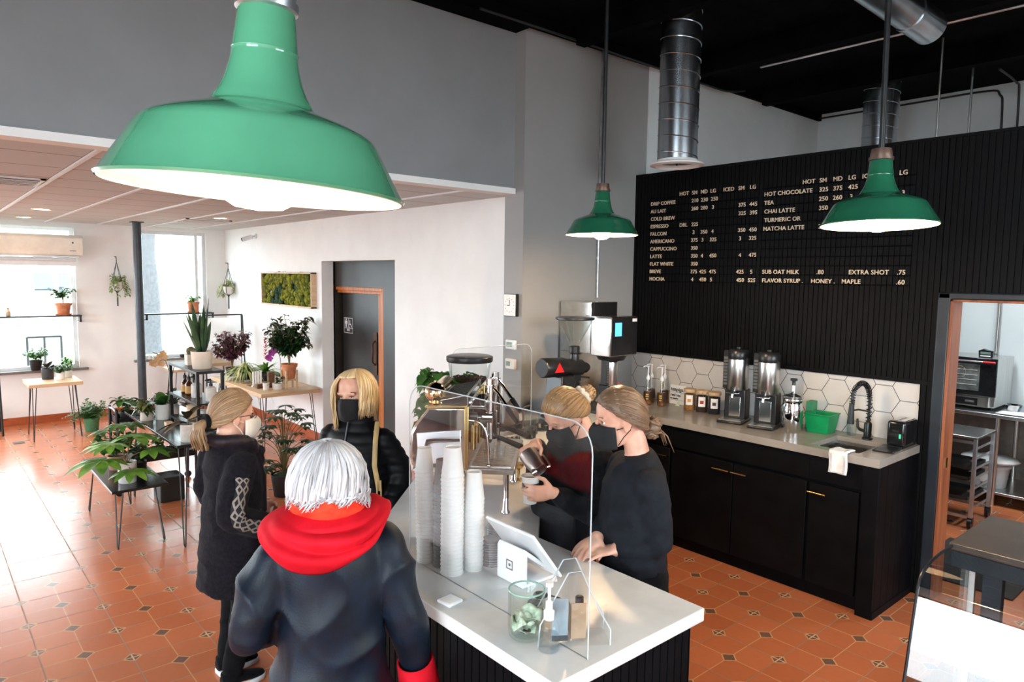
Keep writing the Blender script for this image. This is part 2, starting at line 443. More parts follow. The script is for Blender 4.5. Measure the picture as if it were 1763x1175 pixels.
# black grooved partition with the menu; doorway to the kitchen
SLATM = mat('black stained grooved boards', (0.0024, 0.0023, 0.0027), 0.6, var=0.25, scale=3, stretch=(2, 30, 0.6), bmp=0.08, bscale=60, spec=0.15)
NAVY = mat('dark navy paint', (0.016, 0.021, 0.028), 0.4, var=0.12, scale=8)
struct('wall_menu', MB().box((5.33, 1.64, 0), (5.44, 4.36, 3.17)).box((5.33, 0.4, 2.1), (5.44, 1.64, 3.17)).box((5.33, -3, 0), (5.44, 0.4, 3.17)), SLATM)
def grooved(mb, y0, y1, z0, z1, x=5.30, back=5.332, pitch=0.038, gw=0.006, gd=0.009):
    """one board face with vertical grooves, running along -y"""
    pts = [(back, y0)]
    y = y0
    while y < y1 - 1e-4:
        e = min(y + pitch - gw, y1)
        pts += [(x, y), (x, e)]
        if e + gw < y1: pts += [(x+gd, e), (x+gd, e+gw)]
        y += pitch
    pts.append((back, y1))
    mb.prism([(a, c) for a, c in pts][::-1], z0, z1)
b = MB(); grooved(b, 1.712, 4.36, 1.515, 3.16); grooved(b, -3, 1.711, 2.13, 3.16); grooved(b, -3, 0.37, 0, 2.128); grooved(b, 1.712, 1.79, 0, 1.5)
b.box((5.292, -3, 3.155), (5.44, 4.36, 3.175)); b.box((5.294, 1.712, 1.492), (5.332, 4.36, 1.52)); b.box((5.292, 4.335, 1.5), (5.332, 4.36, 3.17))
struct('wall_menu_boards', b, SLATM, smooth=False)
b = MB().box((5.275, 1.628, 0), (5.45, 1.712, 2.135)).box((5.275, 0.37, 2.085), (5.45, 1.712, 2.135)).box((5.275, 0.37, 0), (5.45, 0.45, 2.135))
struct('trim_4', b, NAVY, bevel=0.012, seg=3)
JAMB = mat('reddish stained door jamb', srgb(158, 92, 58), 0.4, c2=srgb(122, 66, 40), scale=3, stretch=(8, 8, 0.5))
struct('door_2', MB().box((5.272, 1.612, 0), (5.452, 1.631, 2.088)).box((5.272, 0.45, 2.072), (5.452, 1.631, 2.088)).box((5.29, 0.45, 0), (5.45, 0.466, 2.08)), JAMB, bevel=0.003)
jp = MB().box((5.33, 1.606, 0.93), (5.36, 1.613, 1.0)); jp.build('strike_plate', BRASS, bpy.data.objects['door_2'])

# hexagon tile splashback
def hex_mat():
    m, t, b = newmat('white hexagon tile')
    vec, (x, y, z) = worldpos(t)
    s = 0.196
    gx = (z - 1.16) / s; gy = (y - 2.03) / s        # flat-topped hexagons: rows run up z
    def cell(ox, oy):
        a = ((gx + ox).fr() - 0.5).abs()
        c = (((gy + oy) / 1.7320508).fr() - 0.5).abs() * 1.7320508
        return a, c
    a1, c1 = cell(0.0, 0.0); a2, c2 = cell(0.5, 0.8660254)
    d1 = a1.max(a1 * 0.5 + c1 * 0.8660254); d2 = a2.max(a2 * 0.5 + c2 * 0.8660254)
    d = d1.min(d2)
    line = d.gt(0.488)
    n = noisen(t, vec, 9, 4)
    c = mixc(t, n, (0.54, 0.50, 0.47), (0.66, 0.63, 0.60))
    c = mixc(t, line, c, (0.05, 0.045, 0.045))
    t.links.new(c, b.inputs['Base Color'])
    t.links.new((line * 0.4 + 0.35).o, b.inputs['Roughness'])
    bump(t, b, line.inv() + n * 0.1, 0.4, 0.003)
    return m
struct('wall_splashback', MB().box((5.312, 1.712, 1.066), (5.335, 4.36, 1.5)), hex_mat())

# kitchen behind the partition
KW = mat('pale kitchen wall panel', (0.72, 0.76, 0.76), 0.35, var=0.02, scale=2)
struct('wall_kitchen', MB().box((8.8, -3, 0), (8.95, 4.4, 4.28)).box((5.44, 4.34, 0), (8.8, 4.362, 4.28)), KW)
struct('trim_5', MB().box((8.78, -3, 0), (8.8, 4.34, 0.1)), BLACKP)
for x, y, e in ((7.2, 2.3, 50), (7.2, 0.3, 62)):
    area('kitchen_light', (x, y, 3.12), (1.2, .3), e, (0, 0, -1), (0.86, 0.95, 1.0))
lt = thing('kitchen_light_fixture', 'long white ceiling light fitting over the kitchen', 'light', (7.2, 2.3, 3.13))
MB().box((-.65, -.18, 0), (.65, .18, .07)).build('housing', FRAMEW, lt); [MB().cyl((q, 0, .07), (q, 0, 1.15), .01).build('rod', STEEL, lt) for q in (.4, -.4)]
dup(lt, (7.2, 0.3, 3.13), label='second long white kitchen light, nearer the street side')

# outside: lawn, pavement, pale house, tree
GRASS = mat('lawn grass', (0.072, 0.08, 0.045), 0.9, var=0.3, scale=3)
struct('ground_outside', MB().box((-3.25, 12.25, -0.3), (60, 70, -0.12)), GRASS)
struct('street_outside', MB().box((-40, -40, -.3), (-3.25, 70, -.12)).box((-3.25, -40, -.3), (60, -3.25, -.12)), mat('grey pavement', (0.3, 0.29, 0.28), 0.9))
struct('path_outside', MB().box((-40, 16.5, -0.12), (60, 19, -0.09)), mat('pale concrete path', (0.6, 0.58, 0.55), 0.9))
# ================================================================== COUNTERS, CABINETS, MENU, LAMPS, DUCTS
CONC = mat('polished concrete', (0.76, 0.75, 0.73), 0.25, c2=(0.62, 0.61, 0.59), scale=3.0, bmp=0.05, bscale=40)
S2 = math.sqrt(2)
front = [(1.312, 1.317), (2.035, 1.317), (2.035, 2.165), (3.48, 3.61), (4.62, 3.61), (4.62, 4.355), (3.2, 4.355), (1.312, 2.467)]
k = MB().prism(front, 1.018, 1.066)
fc = k.build('concrete_worktop', CONC, bevel=0.004)
tag(fc, 'pale concrete counter top bending past the espresso machine to the back wall', 'counter top')
inset = [(1.352, 1.357), (1.995, 1.357), (1.995, 2.182), (3.46, 3.65), (4.6, 3.65), (4.6, 4.35), (3.24, 4.35), (1.352, 2.45)]
base = thing('bar_counter', 'black grooved bar base under the front concrete counter', 'counter', (1.66, 1.4, 0))
b = MB(); b.prism([(x-1.66, y-1.4) for x, y in inset], 0.0, 1.018); b.build('body', BLACKP, base)
def panel_strip(mb, p, q, z0, z1, pitch=0.04, gap=0.006, th=0.012):
    """beadboard: thin boards side by side from p to q (outside on the right of p->q)"""
    p, q = Vector((*p, 0)), Vector((*q, 0)); d = (q-p); L = d.length; d.normalize(); n = Vector((d.y, -d.x, 0))
    k = 0.0
    while k < L - 1e-4:
        e = min(k + pitch - gap, L); a, c = p + d*k, p + d*e
        mb.prism([tuple((a)[:2]), tuple((a + n*th)[:2]), tuple((c + n*th)[:2]), tuple(c[:2])], z0, z1)
        k += pitch
sl = MB(); lp = [(x-1.66, y-1.4) for x, y in inset]
for i, j in ((7, 0), (0, 1), (1, 2), (6, 7)): panel_strip(sl, lp[i], lp[j], 0.09, 1.018)
sl.build('grooved_cladding', BLACKP, base, smooth=False)
sk = MB()
for i, j in ((7, 0), (0, 1), (1, 2)): panel_strip(sk, lp[i], lp[j], 0.0, 0.09, pitch=9, th=0.016)
sk.build('kickboard', BLACKP, base, smooth=False)

# back counter: concrete top with a sink cut-out
sx0, sx1, sy0, sy1 = 4.71, 5.13, 1.93, 2.265
k = MB()
for a, c in (((4.625, 1.765), (sx0, 4.355)), ((sx1, 1.765), (5.31, 4.355)), ((sx0, 1.765), (sx1, sy0)), ((sx0, sy1), (sx1, 4.355))):
    k.box((*a, 1.012), (*c, 1.066))
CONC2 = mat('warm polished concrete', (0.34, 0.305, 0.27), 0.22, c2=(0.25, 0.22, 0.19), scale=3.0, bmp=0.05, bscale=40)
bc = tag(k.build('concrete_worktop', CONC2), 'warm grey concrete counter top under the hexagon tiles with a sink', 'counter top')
def cabinet(y0, y1, doors, label):
    t = thing('base_cabinet', label, 'cabinet', (4.66, (y0+y1)/2, 0)); w = (y1-y0)/2 - .001
    b = MB().box((0.02, -w, 0.1), (0.63, w, 1.012)).box((0.045, -w, 0.0), (0.63, w, 0.1)).box((0.0, -w, 0.835), (0.02, w, 1.01)); b.build('body', BLACKP, t, bevel=0.002)
    for a, c, hy0, hy1 in doors:
        cy = (y0+y1)/2
        d = MB().box((-0.012, a+.004-cy, 0.11), (0.018, c-.004-cy, 0.815)).build('door', BLACKP, t, bevel=0.003)
        h = MB().cyl((-0.045, hy0-cy, 0.756), (-0.045, hy1-cy, 0.756), 0.006)
        for q in (hy0+.03, hy1-.03): h.cyl((-0.045, q-cy, 0.756), (-0.01, q-cy, 0.756), 0.004)
        h.build('bar_handle', BRASS, d)
    return t
cabinet(2.235, 3.385, [(2.24, 2.815, 2.685, 2.815), (2.815, 3.38, 2.832, 2.975)], 'black two-door base cabinet with paired brass pulls')
cabinet(1.87, 2.235, [(1.885, 2.225, 2.095, 2.22)], 'black single-door base cabinet below the sink')
cabinet(3.385, 3.645, [(3.392, 3.64, 3.40, 3.5)], 'narrow black base cabinet in the corner behind the baristas')
e = thing('cabinet_end_panel', 'black end post and side panel of the back counter', 'panel', (4.64, 1.81, 0))
MB().box((-0.006, -0.045, 0), (0.03, 0.06, 1.012)).build('corner_post', BLACKP, e, bevel=0.003)
g = MB(); panel_strip(g, (0.03, -0.035), (0.66, -0.035), 0.0, 1.012, pitch=0.105, gap=0.004, th=0.01); g.box((0.03, -0.035, 0), (0.66, 0.055, 1.01)); g.box((0, -.05, 0), (.66, -.034, .05)); g.build('side_panel', BLACKP, e, smooth=False)
# sink
si = thing('undermount_sink', 'stainless steel sink set into the grey back counter', 'sink', ((sx0+sx1)/2, (sy0+sy1)/2, 0.86))
hx, hy = (sx1-sx0)/2, (sy1-sy0)/2
g = MB().box((-hx, -hy, 0), (hx, hy, 0.012))
for a, c in (((-hx, -hy), (-hx+.008, hy)), ((hx-.008, -hy), (hx, hy)), ((-hx, -hy), (hx, -hy+.008)), ((-hx, hy-.008), (hx, hy))): g.box((*a, 0), (*c, 0.175))
g.build('basin', STEEL, si); MB().lathe([(0.04, 0.012), (0.045, 0.016), (0.02, 0.015)], 20).build('drain', CHROME, si)

# menu
LET = mat('cream plastic letters', srgb(226, 202, 172), 0.5, var=0.03)
MENU = [('HOT', 3.859, 0), ('SM', 3.727, 0), ('MD', 3.636, 0), ('LG', 3.539, 0), ('ICED', 3.411, 0), ('SM', 3.268, 0), ('LG', 3.163, 0), ('DRIP COFFEE', 4.178, 1), ('210', 3.727, 1), ('230', 3.630, 1), ('250', 3.530, 1), ('AU LAIT', 4.176, 2), ('260', 3.726, 2), ('280', 3.630, 2), ('3', 3.517, 2), ('375', 3.262, 2), ('445', 3.159, 2), ('COLD BREW', 4.173, 3), ('325', 3.259, 3), ('395', 3.155, 3), ('ESPRESSO', 4.173, 4), ('DBL', 3.848, 4), ('225', 3.720, 4), ('FALCON', 4.172, 5), ('3', 3.706, 5), ('350', 3.623, 5), ('4', 3.513, 5), ('350', 3.257, 5), ('450', 3.154, 5), ('AMERICANO', 4.170, 6), ('275', 3.719, 6), ('3', 3.611, 6), ('325', 3.528, 6), ('3', 3.244, 6), ('325', 3.153, 6), ('CAPPUCCINO', 4.169, 7), ('350', 3.717, 7), ('LATTE', 4.167, 8), ('350', 3.714, 8), ('4', 3.611, 8), ('450', 3.524, 8), ('4', 3.239, 8), ('475', 3.146, 8), ('FLAT WHITE', 4.168, 9), ('350', 3.711, 9), ('BREVE', 4.168, 10), ('375', 3.713, 10), ('425', 3.620, 10), ('475', 3.521, 10), ('425', 3.255, 10), ('5', 3.127, 10), ('MOCHA', 4.168, 11), ('4', 3.702, 11), ('450', 3.618, 11), ('5', 3.509, 11), ('450', 3.250, 11), ('525', 3.145, 11), ('HOT', 2.713, 0), ('SM', 2.580, 0), ('MD', 2.476, 0), ('LG', 2.364, 0), ('ICED', 2.264, 0), ('SM', 2.123, 0), ('LG', 2.012, 0), ('HOT CHOCOLATE', 3.031, 1), ('325', 2.578, 1), ('375', 2.472, 1), ('425', 2.360, 1), ('TEA', 3.028, 2), ('250', 2.577, 2), ('260', 2.471, 2), ('3', 2.346, 2), ('3', 1.989, 2), ('CHAI LATTE', 3.024, 3), ('350', 2.574, 3), ('4', 2.456, 3), ('TURMERIC OR', 3.021, 4), ('MATCHA LATTE', 3.027, 5), ('375', 2.571, 5), ('SUB OAT MILK', 3.018, 10), ('.80', 2.566, 10), ('EXTRA SHOT', 2.323, 10), ('.75', 1.987, 10), ('FLAVOR SYRUP .', 3.017, 11), ('HONEY .', 2.606, 11), ('MAPLE', 2.371, 11), ('.60', 1.988, 11)]
mb_ = thing('menu_letter_board', 'wall menu of cream letters on thin black rails over the tiles', 'menu board', (5.296, 3.0, 2.1))
TXM = Matrix(((0, 0, -1, 0), (-1, 0, 0, 0), (0, 1, 0, 0), (0, 0, 0, 1)))
def text_mesh(body, size, ext=0.0015, bold=0.0, sp=1.0, align='LEFT'):
    c = bpy.data.curves.new('t', 'FONT'); c.body = body; c.size = size; c.extrude = ext; c.offset = bold; c.space_character = sp; c.align_x = align
    c.resolution_u = 3
    o = bpy.data.objects.new('t', c); COL.objects.link(o)
    dg = bpy.context.evaluated_depsgraph_get(); me = bpy.data.meshes.new_from_object(o.evaluated_get(dg))
    bpy.data.objects.remove(o); bpy.data.curves.remove(c)
    return me
def text(body, size, M, m, name='lettering', parent=None, **k):
    me = text_mesh(body, size, **k); me.materials.clear(); me.materials.append(m)
    o = bpy.data.objects.new(name, me); COL.objects.link(o); o.matrix_world = M
    if parent: o.parent = parent
    return o
rowz = lambda r: 2.945 - 0.0694*r
rows = {}
for t, y, r in MENU: rows.setdefault((r, y > 3.06), []).append((t, y))
for (r, left), L in rows.items():
    for t, y in L:
        g = MB()
        me = text_mesh(t, 0.046, 0.002, 0.0006, 1.04); M = Tr(0, y-3.0, rowz(r)-2.1) @ TXM
        g.add([v.co for v in me.vertices], [tuple(p.vertices) for p in me.polygons], M); bpy.data.meshes.remove(me)
        g.build('menu_lettering', LET, mb_, smooth=False)
RAILM = mat('black letter rail', (0.002, 0.002, 0.002), 0.8, var=0.1, spec=0.05)
g = MB()
for r in range(12):
    for a, c in ((3.09, 4.2), (1.9, 3.05)): g.box((-0.006, a-3, rowz(r)-2.1-.011), (0.004, c-3, rowz(r)-2.1-.003))
g.build('letter_rails', RAILM, mb_, smooth=False)  # raised black rails under the rows of letters

# pendant lamps
GREEN = mat('green enamel', (0.016, 0.115, 0.06), 0.12, var=0.04, scale=5, coat=0.6)
ENAM = mat('white enamel', (0.86, 0.84, 0.8), 0.3, var=0.02)
BULB = mat('glowing bulb glass', (1, 0.85, 0.6), 0.4, emit=560, ecol=(1.0, 0.70, 0.40))
CAPM = mat('aged brown metal cap', (0.12, 0.075, 0.055), 0.45, 0.6, var=0.2)
BULBA = mat('frosted bulb glass', (1, .9, .75), 0.4, emit=22, ecol=(1.0, 0.78, 0.5))
def pendant(loc, label, R, tilt=(0, 0), bulbm=None, neck=1.0, stem=True, bulbr=0.05, cap=CAPM, stemtop=4.28, green=None):
    s = R/0.23
    t = thing('pendant_lamp', label, 'lamp', loc, 0, 'green enamel pendant lamps'); t.rotation_euler = (tilt[0], tilt[1], 0)
    prof = [(0.230, 0), (0.2325, 0.004), (0.228, 0.008), (0.206, 0.045), (0.184, 0.084), (0.178, 0.092), (0.168, 0.099), (0.14, 0.111), (0.105, 0.123), (0.083, 0.131), (0.079, 0.134), (0.078, 0.138), (0.070, 0.15), (0.061, 0.168), (0.054, 0.190), (0.0505, 0.208), (0.050, 0.211), (0.0515, 0.214), (0.050, 0.217), (0.047, 0.24), (0.0445, 0.262), (0.043, 0.275)]
    prof = [(r, z if z < .13 else .13+(z-.13)*neck) for r, z in prof]; dz = .145*(neck-1)
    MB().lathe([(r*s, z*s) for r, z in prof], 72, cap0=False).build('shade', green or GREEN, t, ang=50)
    MB().lathe([((r-.003)*s, z*s-.001) for r, z in prof[:14]], 72, cap0=False).build('reflector', ENAM, t, ang=50)
    MB().lathe([(0.0435*s, (0.272+dz)*s), (0.048*s, (0.275+dz)*s), (0.048*s, (0.287+dz)*s), (0.0425*s, (0.288+dz)*s), (0.043*s, (0.30+dz)*s), (0.039*s, (0.322+dz)*s), (0.02*s, (0.325+dz)*s)], 32).build('fitter_cap', cap, t)
    MB().lathe([(0.02*s, .11*s), (.02*s, .07*s)], 16).build('lamp_holder', ENAM, t)
    MB().lathe([(0.001, -.028*s), (bulbr*.5, -.024*s), (bulbr*.85, -.008*s), (bulbr, .012*s), (bulbr*.9, .035*s), (bulbr*.55, .06*s), (.018*s, .085*s)], 24).build('bulb', bulbm or BULB, t)
    if stem:
        MB().tube([(0, 0, .32*s), (0, 0, stemtop-loc[2])], 0.012, 14).build('stem', BLKMET, t)
    else:
        MB().tube([(0, 0, .32*s), (0, 0, stemtop-loc[2])], 0.012, 14).build('stem', STEEL, t)
    return t
pendant((3.372, 3.045, 2.472), 'green pendant lamp hanging before the bare back wall, smallest of the three', 0.23, bulbr=0.06)
pendant((3.142, 1.265, 2.437), 'green pendant lamp hanging in front of the price list', 0.23, tilt=(-0.026, 0.03))
GALV = mat('galvanised steel', (0.5, 0.52, 0.54), 0.28, 0.9, var=0.12, scale=8)
pendant((0.44, 1.144, 2.330), 'large green pendant lamp lightened by painted window light, close overhead by the upper wall', 0.232, tilt=(0.04, 0.047), bulbr=0.075, bulbm=BULBA, neck=1.06, cap=GALV, green=mat('green enamel with painted window light', (0.085, 0.30, 0.17), 0.1, var=0.04, scale=5, coat=0.8))  # paler enamel stands in for window light on this shade

# spiral ducts
DUCT = mat('galvanised spiral duct', (0.5, 0.53, 0.56), 0.24, 1.0, var=0.12, scale=3, stretch=(1, 1, .2))
def duct(loc, r, h, label):
    t = thing('spiral_duct', label, 'air duct', loc)
    MB().lathe([(r, 0), (r, h)], 48, cap0=False).build('pipe', DUCT, t)
    g = MB(); P = []
    n = int(h/0.125*24)
    for i in range(n+1):
        a = 2*PI*i/24; P.append(((r+.001)*math.cos(-a), (r+.001)*math.sin(-a), 0.02 + h*i/n*0.97))
    g.tube(P, 0.0045, 6); g.build('spiral_seam', DUCT, t)
    return t
d = duct((4.585, 3.375, 3.09), 0.152, 1.19, 'round galvanised duct with a white flanged outlet before the menu')
MB().lathe([(0.153, 0.03), (0.16, 0.012), (0.205, 0.0), (0.207, -.012), (0.165, -.02), (0.15, -.004), (.15, .05)], 48, cap0=False, cap1=False).build('outlet_flange', ENAM, d)
MB().lathe([(.03, .0), (.149, .012)], 32, cap0=False, cap1=False).lathe([(.003, -.012), (.008, -.012), (.008, .02)], 12).build('damper', BLKMET, d)
duct((7.6, 3.1, 3.2), 0.165, 1.08, 'galvanised duct rising behind the black partition')
t = thing('ceiling_duct', 'grey duct elbow running across the dark ceiling', 'air duct', (4.6, 1.9, 4.0))
MB().tube([(-.9, .22, .17), (0, 0.06, .0), (0.68, -0.03, -.1)], 0.11, 28).build('pipe', DUCT, t); MB().tube([(0.4, .007, -.06), (0.43, .003, -.064)], 0.116, 28).build('joint_ring', DUCT, t)
# conduits
DARKC = mat('dark painted conduit', (.035, .035, .037), .4, .5)
def conduit(pts, label, r=0.011, m=DARKC):
    o = MB().tube(bez(pts, 5), r, 8).build('conduit', m); return tag(o, label, 'conduit', 'pipes under the dark ceiling')
conduit([(4.768, 4.345, 2.02), (4.768, 4.345, 2.9), (4.772, 4.345, 4.2)], 'thin grey conduit running down the back wall to the brewer', m=GALV)
for q in (2.38, ): MB().box((-.018, -.008, -.012), (.018, .008, .012), Tr(4.768, 4.35, q)).build('clip', STEEL, bpy.data.objects['conduit'])
conduit([(3.3, 4.235, 4.17), (4.2, 4.235, 4.17), (5.3, 4.235, 4.16), (6.3, 4.235, 4.15), (6.6, 4.235, 4.16), (6.9, 4.23, 4.22)], 'long conduit following the top edge of the back wall')
conduit([(8.74, 4.3, 4.22), (8.74, 3.2, 4.22), (8.74, 2.5, 4.22), (8.74, 2.38, 4.16), (8.74, 2.35, 4.0), (8.74, 2.34, 3.2)], 'conduit with a bend dropping to the kitchen wall top')
conduit([(8.0, 2.2, 4.24), (8.6, 2.21, 4.23), (8.73, 2.21, 4.12), (8.74, 2.205, 3.2)], 'second bent conduit on the kitchen wall, beyond the first')
conduit([(6.04, 3.55, 4.15), (6.04, 2.5, 4.15), (6.04, .6, 4.15)], 'slanting pale conduit crossing the ceiling behind the ducts', m=GALV)
for y, z in ((2.62, 2.1), (2.25, 2.1)): tag(MB().tube([(8.785, y, 1.45), (8.785, y, 3.4)], .022, 10).build('conduit', STEEL), 'grey pipe on the kitchen wall, %s' % ('directly behind the oven timer' if y > 2.5 else 'rising over the oven side'), 'conduit')
# ================================================================== PLANT ROOM
rnd = random.Random(7)
def leafmat(name, a, b2, rough=0.4): 
    m = mat(name, a, rough, c2=b2, scale=9, spec=0.4)
    return m
LG = leafmat('mid green leaf', srgb(72, 118, 48), srgb(38, 76, 30))
LD = leafmat('dark green leaf', srgb(38, 66, 34), srgb(16, 34, 16), 0.3)
LB = leafmat('bright green leaf', srgb(112, 158, 58), srgb(60, 108, 36))
LP = leafmat('pale striped leaf', srgb(206, 208, 150), srgb(120, 146, 78))
LR = leafmat('dark red green leaf', srgb(74, 52, 40), srgb(40, 44, 30))
LM = leafmat('burgundy leaf', srgb(110, 60, 72), srgb(56, 34, 44))
LS = leafmat('snake plant leaf', srgb(64, 92, 58), srgb(24, 46, 34))
STEM = mat('plant stem', srgb(92, 84, 48), 0.6)
def leaf(mb, p, d, L, W, droop=0.5, n=5, fold=0.25, tip=1.0, up=None, wide=0.45):
    p, d = Vector(p), Vector(d).normalized()
    side = d.cross(Vector(up) if up else Vector((0, 0, 1)))
    if side.length < 1e-3: side = Vector((1, 0, 0))
    side.normalize(); vs, fs = [], []
    for i in range(n+1):
        t = i/n
        c = p + d*(L*t) + Vector((0, 0, -droop*L*t*t))
        tt = t**(math.log(0.5)/math.log(wide))
        w = W*0.5*max(0.0, math.sin(PI*min(1, tt)))**0.8
        nrm = side.cross(d).normalized()
        vs += [c - side*w + nrm*(fold*w), c, c + side*w + nrm*(fold*w)]
    for i in range(n):
        k = 3*i; fs += [(k, k+1, k+4, k+3), (k+1, k+2, k+5, k+4)]
    mb.add(vs, fs)
def rdir(el0, el1, az=None):
    a = rnd.uniform(0, 2*PI) if az is None else az; e = math.radians(rnd.uniform(el0, el1))
    return Vector((math.cos(a)*math.cos(e), math.sin(a)*math.cos(e), math.sin(e)))
def f_bush(fo, st, h, w, n, L, W, droop=0.4, trunk=0.3):
    """stems branching from the soil into a rounded crown of small leaves"""
    for k in range(max(5, n//14)):
        a = rnd.uniform(0, 2*PI); r = w*0.5*math.sqrt(rnd.random()); zz = h*rnd.uniform(0.45, 1.0)
        e = Vector((r*math.cos(a), r*math.sin(a), zz)); P = bez([(0, 0, 0), (e.x*.15, e.y*.15, h*trunk), e*0.75 + Vector((0, 0, .03*h)), e], 4)
        st.tube(P, [0.004*(1-.6*i/len(P)) + .0012 for i in range(len(P))], 5)
        for j in range(14):
            t = rnd.uniform(0.35, 1.0); q = P[int(t*(len(P)-1))] + Vector([rnd.uniform(-.02, .02) for _ in range(3)])
            dd = rdir(-20, 55); leaf(fo, q, dd, L*rnd.uniform(.7, 1.2), W*rnd.uniform(.8, 1.2), droop, 4)
def f_arch(fo, st, L, W, n, e0=25, e1=80, droop=1.0):
    for k in range(n):
        d = rdir(e0, e1); leaf(fo, (d.x*.01, d.y*.01, 0), d, L*rnd.uniform(.6, 1.1), W, droop*rnd.uniform(.6, 1.3), 8, 0.4, wide=0.35)
def f_fern(fo, st, L, n):
    for k in range(n):
        d = rdir(30, 75); LL = L*rnd.uniform(.7, 1.1); P = []
        for i in range(9):
            t = i/8; P.append(d*(LL*t) + Vector((0, 0, -0.55*LL*t*t)))
        st.tube(P, 0.0015, 4)
        sd = d.cross(Vector((0, 0, 1))).normalized()
        for i in range(1, 9):
            for s in (-1, 1): leaf(fo, P[i], (sd*s + d*0.4), LL*0.24*(1.15-i/9), 0.022, .4, 3)
def f_trail(fo, st, n, drop, L, W, r=0.06):
    for k in range(n):
        a = rnd.uniform(0, 2*PI); dr = drop*rnd.uniform(.3, 1.0)
        P = bez([(0, 0, 0), (r*math.cos(a), r*math.sin(a), .04), (r*1.5*math.cos(a), r*1.5*math.sin(a), -dr*.4), (r*(1.5+rnd.uniform(-.3, .3))*math.cos(a), r*1.6*math.sin(a), -dr)], 5)
        st.tube(P, 0.0016, 4)
        for q in P[1:]:
            dd = Vector((math.cos(a+rnd.uniform(-1, 1)), math.sin(a+rnd.uniform(-1, 1)), rnd.uniform(-.5, .6))); leaf(fo, q, dd, L*rnd.uniform(.7, 1.2), W, .5, 4)
def f_palmate(fo, st, spots, L, W, k=8):
    for e, sz in spots:
        e = Vector(e); st.tube(bez([(0, 0, 0), (e.x*.3, e.y*.3, e.z*.7), e], 5), 0.0035, 6)
        out = Vector((e.x, e.y, 0)); a0 = math.atan2(out.y, out.x)
        for i in range(k):
            a = a0 + (i-(k-1)/2)*(2*PI*0.8/k); l = L*sz*(1.0 - .3*abs(i-(k-1)/2)/k*2)
            leaf(fo, e, (math.cos(a), math.sin(a), .12), l, W*sz, .38, 6, .12, wide=.5)
def pot_mesh(r0, r1, h, rim=0.0, th=0.006):
    p = [(r0*.96, 0), (r0, .004), (r1, h)]
    if rim: p = [(r0*.96, 0), (r0, .004), (lerp(r0, r1, .78), h*.78), (lerp(r0, r1, .78)+rim, h*.79), (r1+rim, h)]
    t = p[-1][0]
    return MB().lathe(p + [(t-th, h), (t-th-.002, h*.88)], 28, cap1=False)
def potted(name, label, cat, loc, r0, r1, h, pm, fol, lm, rim=0.0, group=None, soil=True, square=False, saucer=None, folm=None, rz=0):
    t = thing(name, label, cat, loc, rz, group)
    if square:
        b = MB(); b.lathe([(r0*S2*.99, 0), (r1*S2, h), (r1*S2-.01, h), (r1*S2-.012, h*.9)], 4, Rz(PI/4), cap1=False); b.build('pot', pm, t, bevel=0.004, smooth=False)
    else: pot_mesh(r0, r1, h, rim).build('pot', pm, t)
    if soil: MB().lathe([(r1*.97 if not square else r1*.95, h*.86), (r1*.5, h*.9), (.002, h*.9)], 20, cap1=False, cap0=False).build('soil', SOIL, t)
    if saucer: MB().lathe([(saucer*.85, -.004), (saucer, .018), (saucer-.005, .018), (saucer*.82, .0)], 28).build('saucer', pm, t)
    fo, st = MB(), MB(); fol(fo, st)
    fo.v = [(x, y, z + h*.88) for x, y, z in fo.v]; st.v = [(x, y, z + h*.88) for x, y, z in st.v]
    if fo.v: fo.build('leaves', lm, t, ang=180)
    if st.v: st.build('stems', STEM, t)
    return t
def hairpin(t, x, y, h, dx, dy, m=BLKMET, sp=0.12, r=0.0055, splay=0.06):
    """one hairpin leg: a bent rod, two prongs meeting in a U at the floor; (dx,dy) = outward corner signs"""
    a = (x, y - dy*sp*1.1, h); c = (x - dx*sp*.25, y, h)
    ft = Vector((x + dx*splay*.4, y + dy*splay*.25, 0))
    P = [Vector(a), Vector(a)*.12 + (ft+Vector((0, -dy*.022, .03)))*.88]
    for k in range(7):
        th = PI*k/6; P.append(ft + Vector((0, -dy*.022*math.cos(th), .028 - .022*math.sin(th))))
    P += [Vector(c)*.12 + (ft+Vector((0, dy*.022, .03)))*.88, Vector(c)]
    MB().tube(P, r, 8, up=(1, 0, 0)).build('leg', m, t)
def hairpin_table(name, label, cat, x0, x1, y0, y1, h, th, topm, legs=None, splay=.06):
    cx, cy = (x0+x1)/2, (y0+y1)/2; t = thing(name, label, cat, (cx, cy, 0))
    MB().box((x0-cx, y0-cy, h-th), (x1-cx, y1-cy, h)).build('tabletop', topm, t, bevel=0.004)
    for dx in (-1, 1):
        for dy in (-1, 1):
            hairpin(t, (x1-cx-.06)*dx, (y1-cy-.06)*dy, h-th, dx, dy, splay=splay)
    return t
BLKTOP = mat('black lacquered board', (0.016, 0.016, 0.016), 0.2, var=0.15, scale=5)
hairpin_table('hairpin_table', 'pale wood table on black hairpin legs under the window with the air conditioner', 'table', 1.09, 1.69, 10.62, 11.24, 0.75, 0.045, PINE)
hairpin_table('hairpin_table', 'long pale wood table on hairpin legs by the moss picture', 'table', 3.19, 3.96, 8.36, 10.2, 0.73, 0.05, PINE)
hairpin_table('hairpin_table', 'low black side table on hairpin legs with the lobed-leaf plant', 'table', 1.12, 1.53, 6.04, 7.28, 0.487, 0.022, BLKTOP)
hairpin_table('hairpin_table', 'tall black table on hairpin legs carrying the black shelf rack', 'table', 1.525, 2.12, 5.75, 7.5, 0.85, 0.025, BLKTOP, splay=.02)
hairpin_table('hairpin_table', 'small wood table behind the black post by the second window', 'table', 2.95, 3.35, 11.3, 11.8, 0.72, 0.04, PINE)

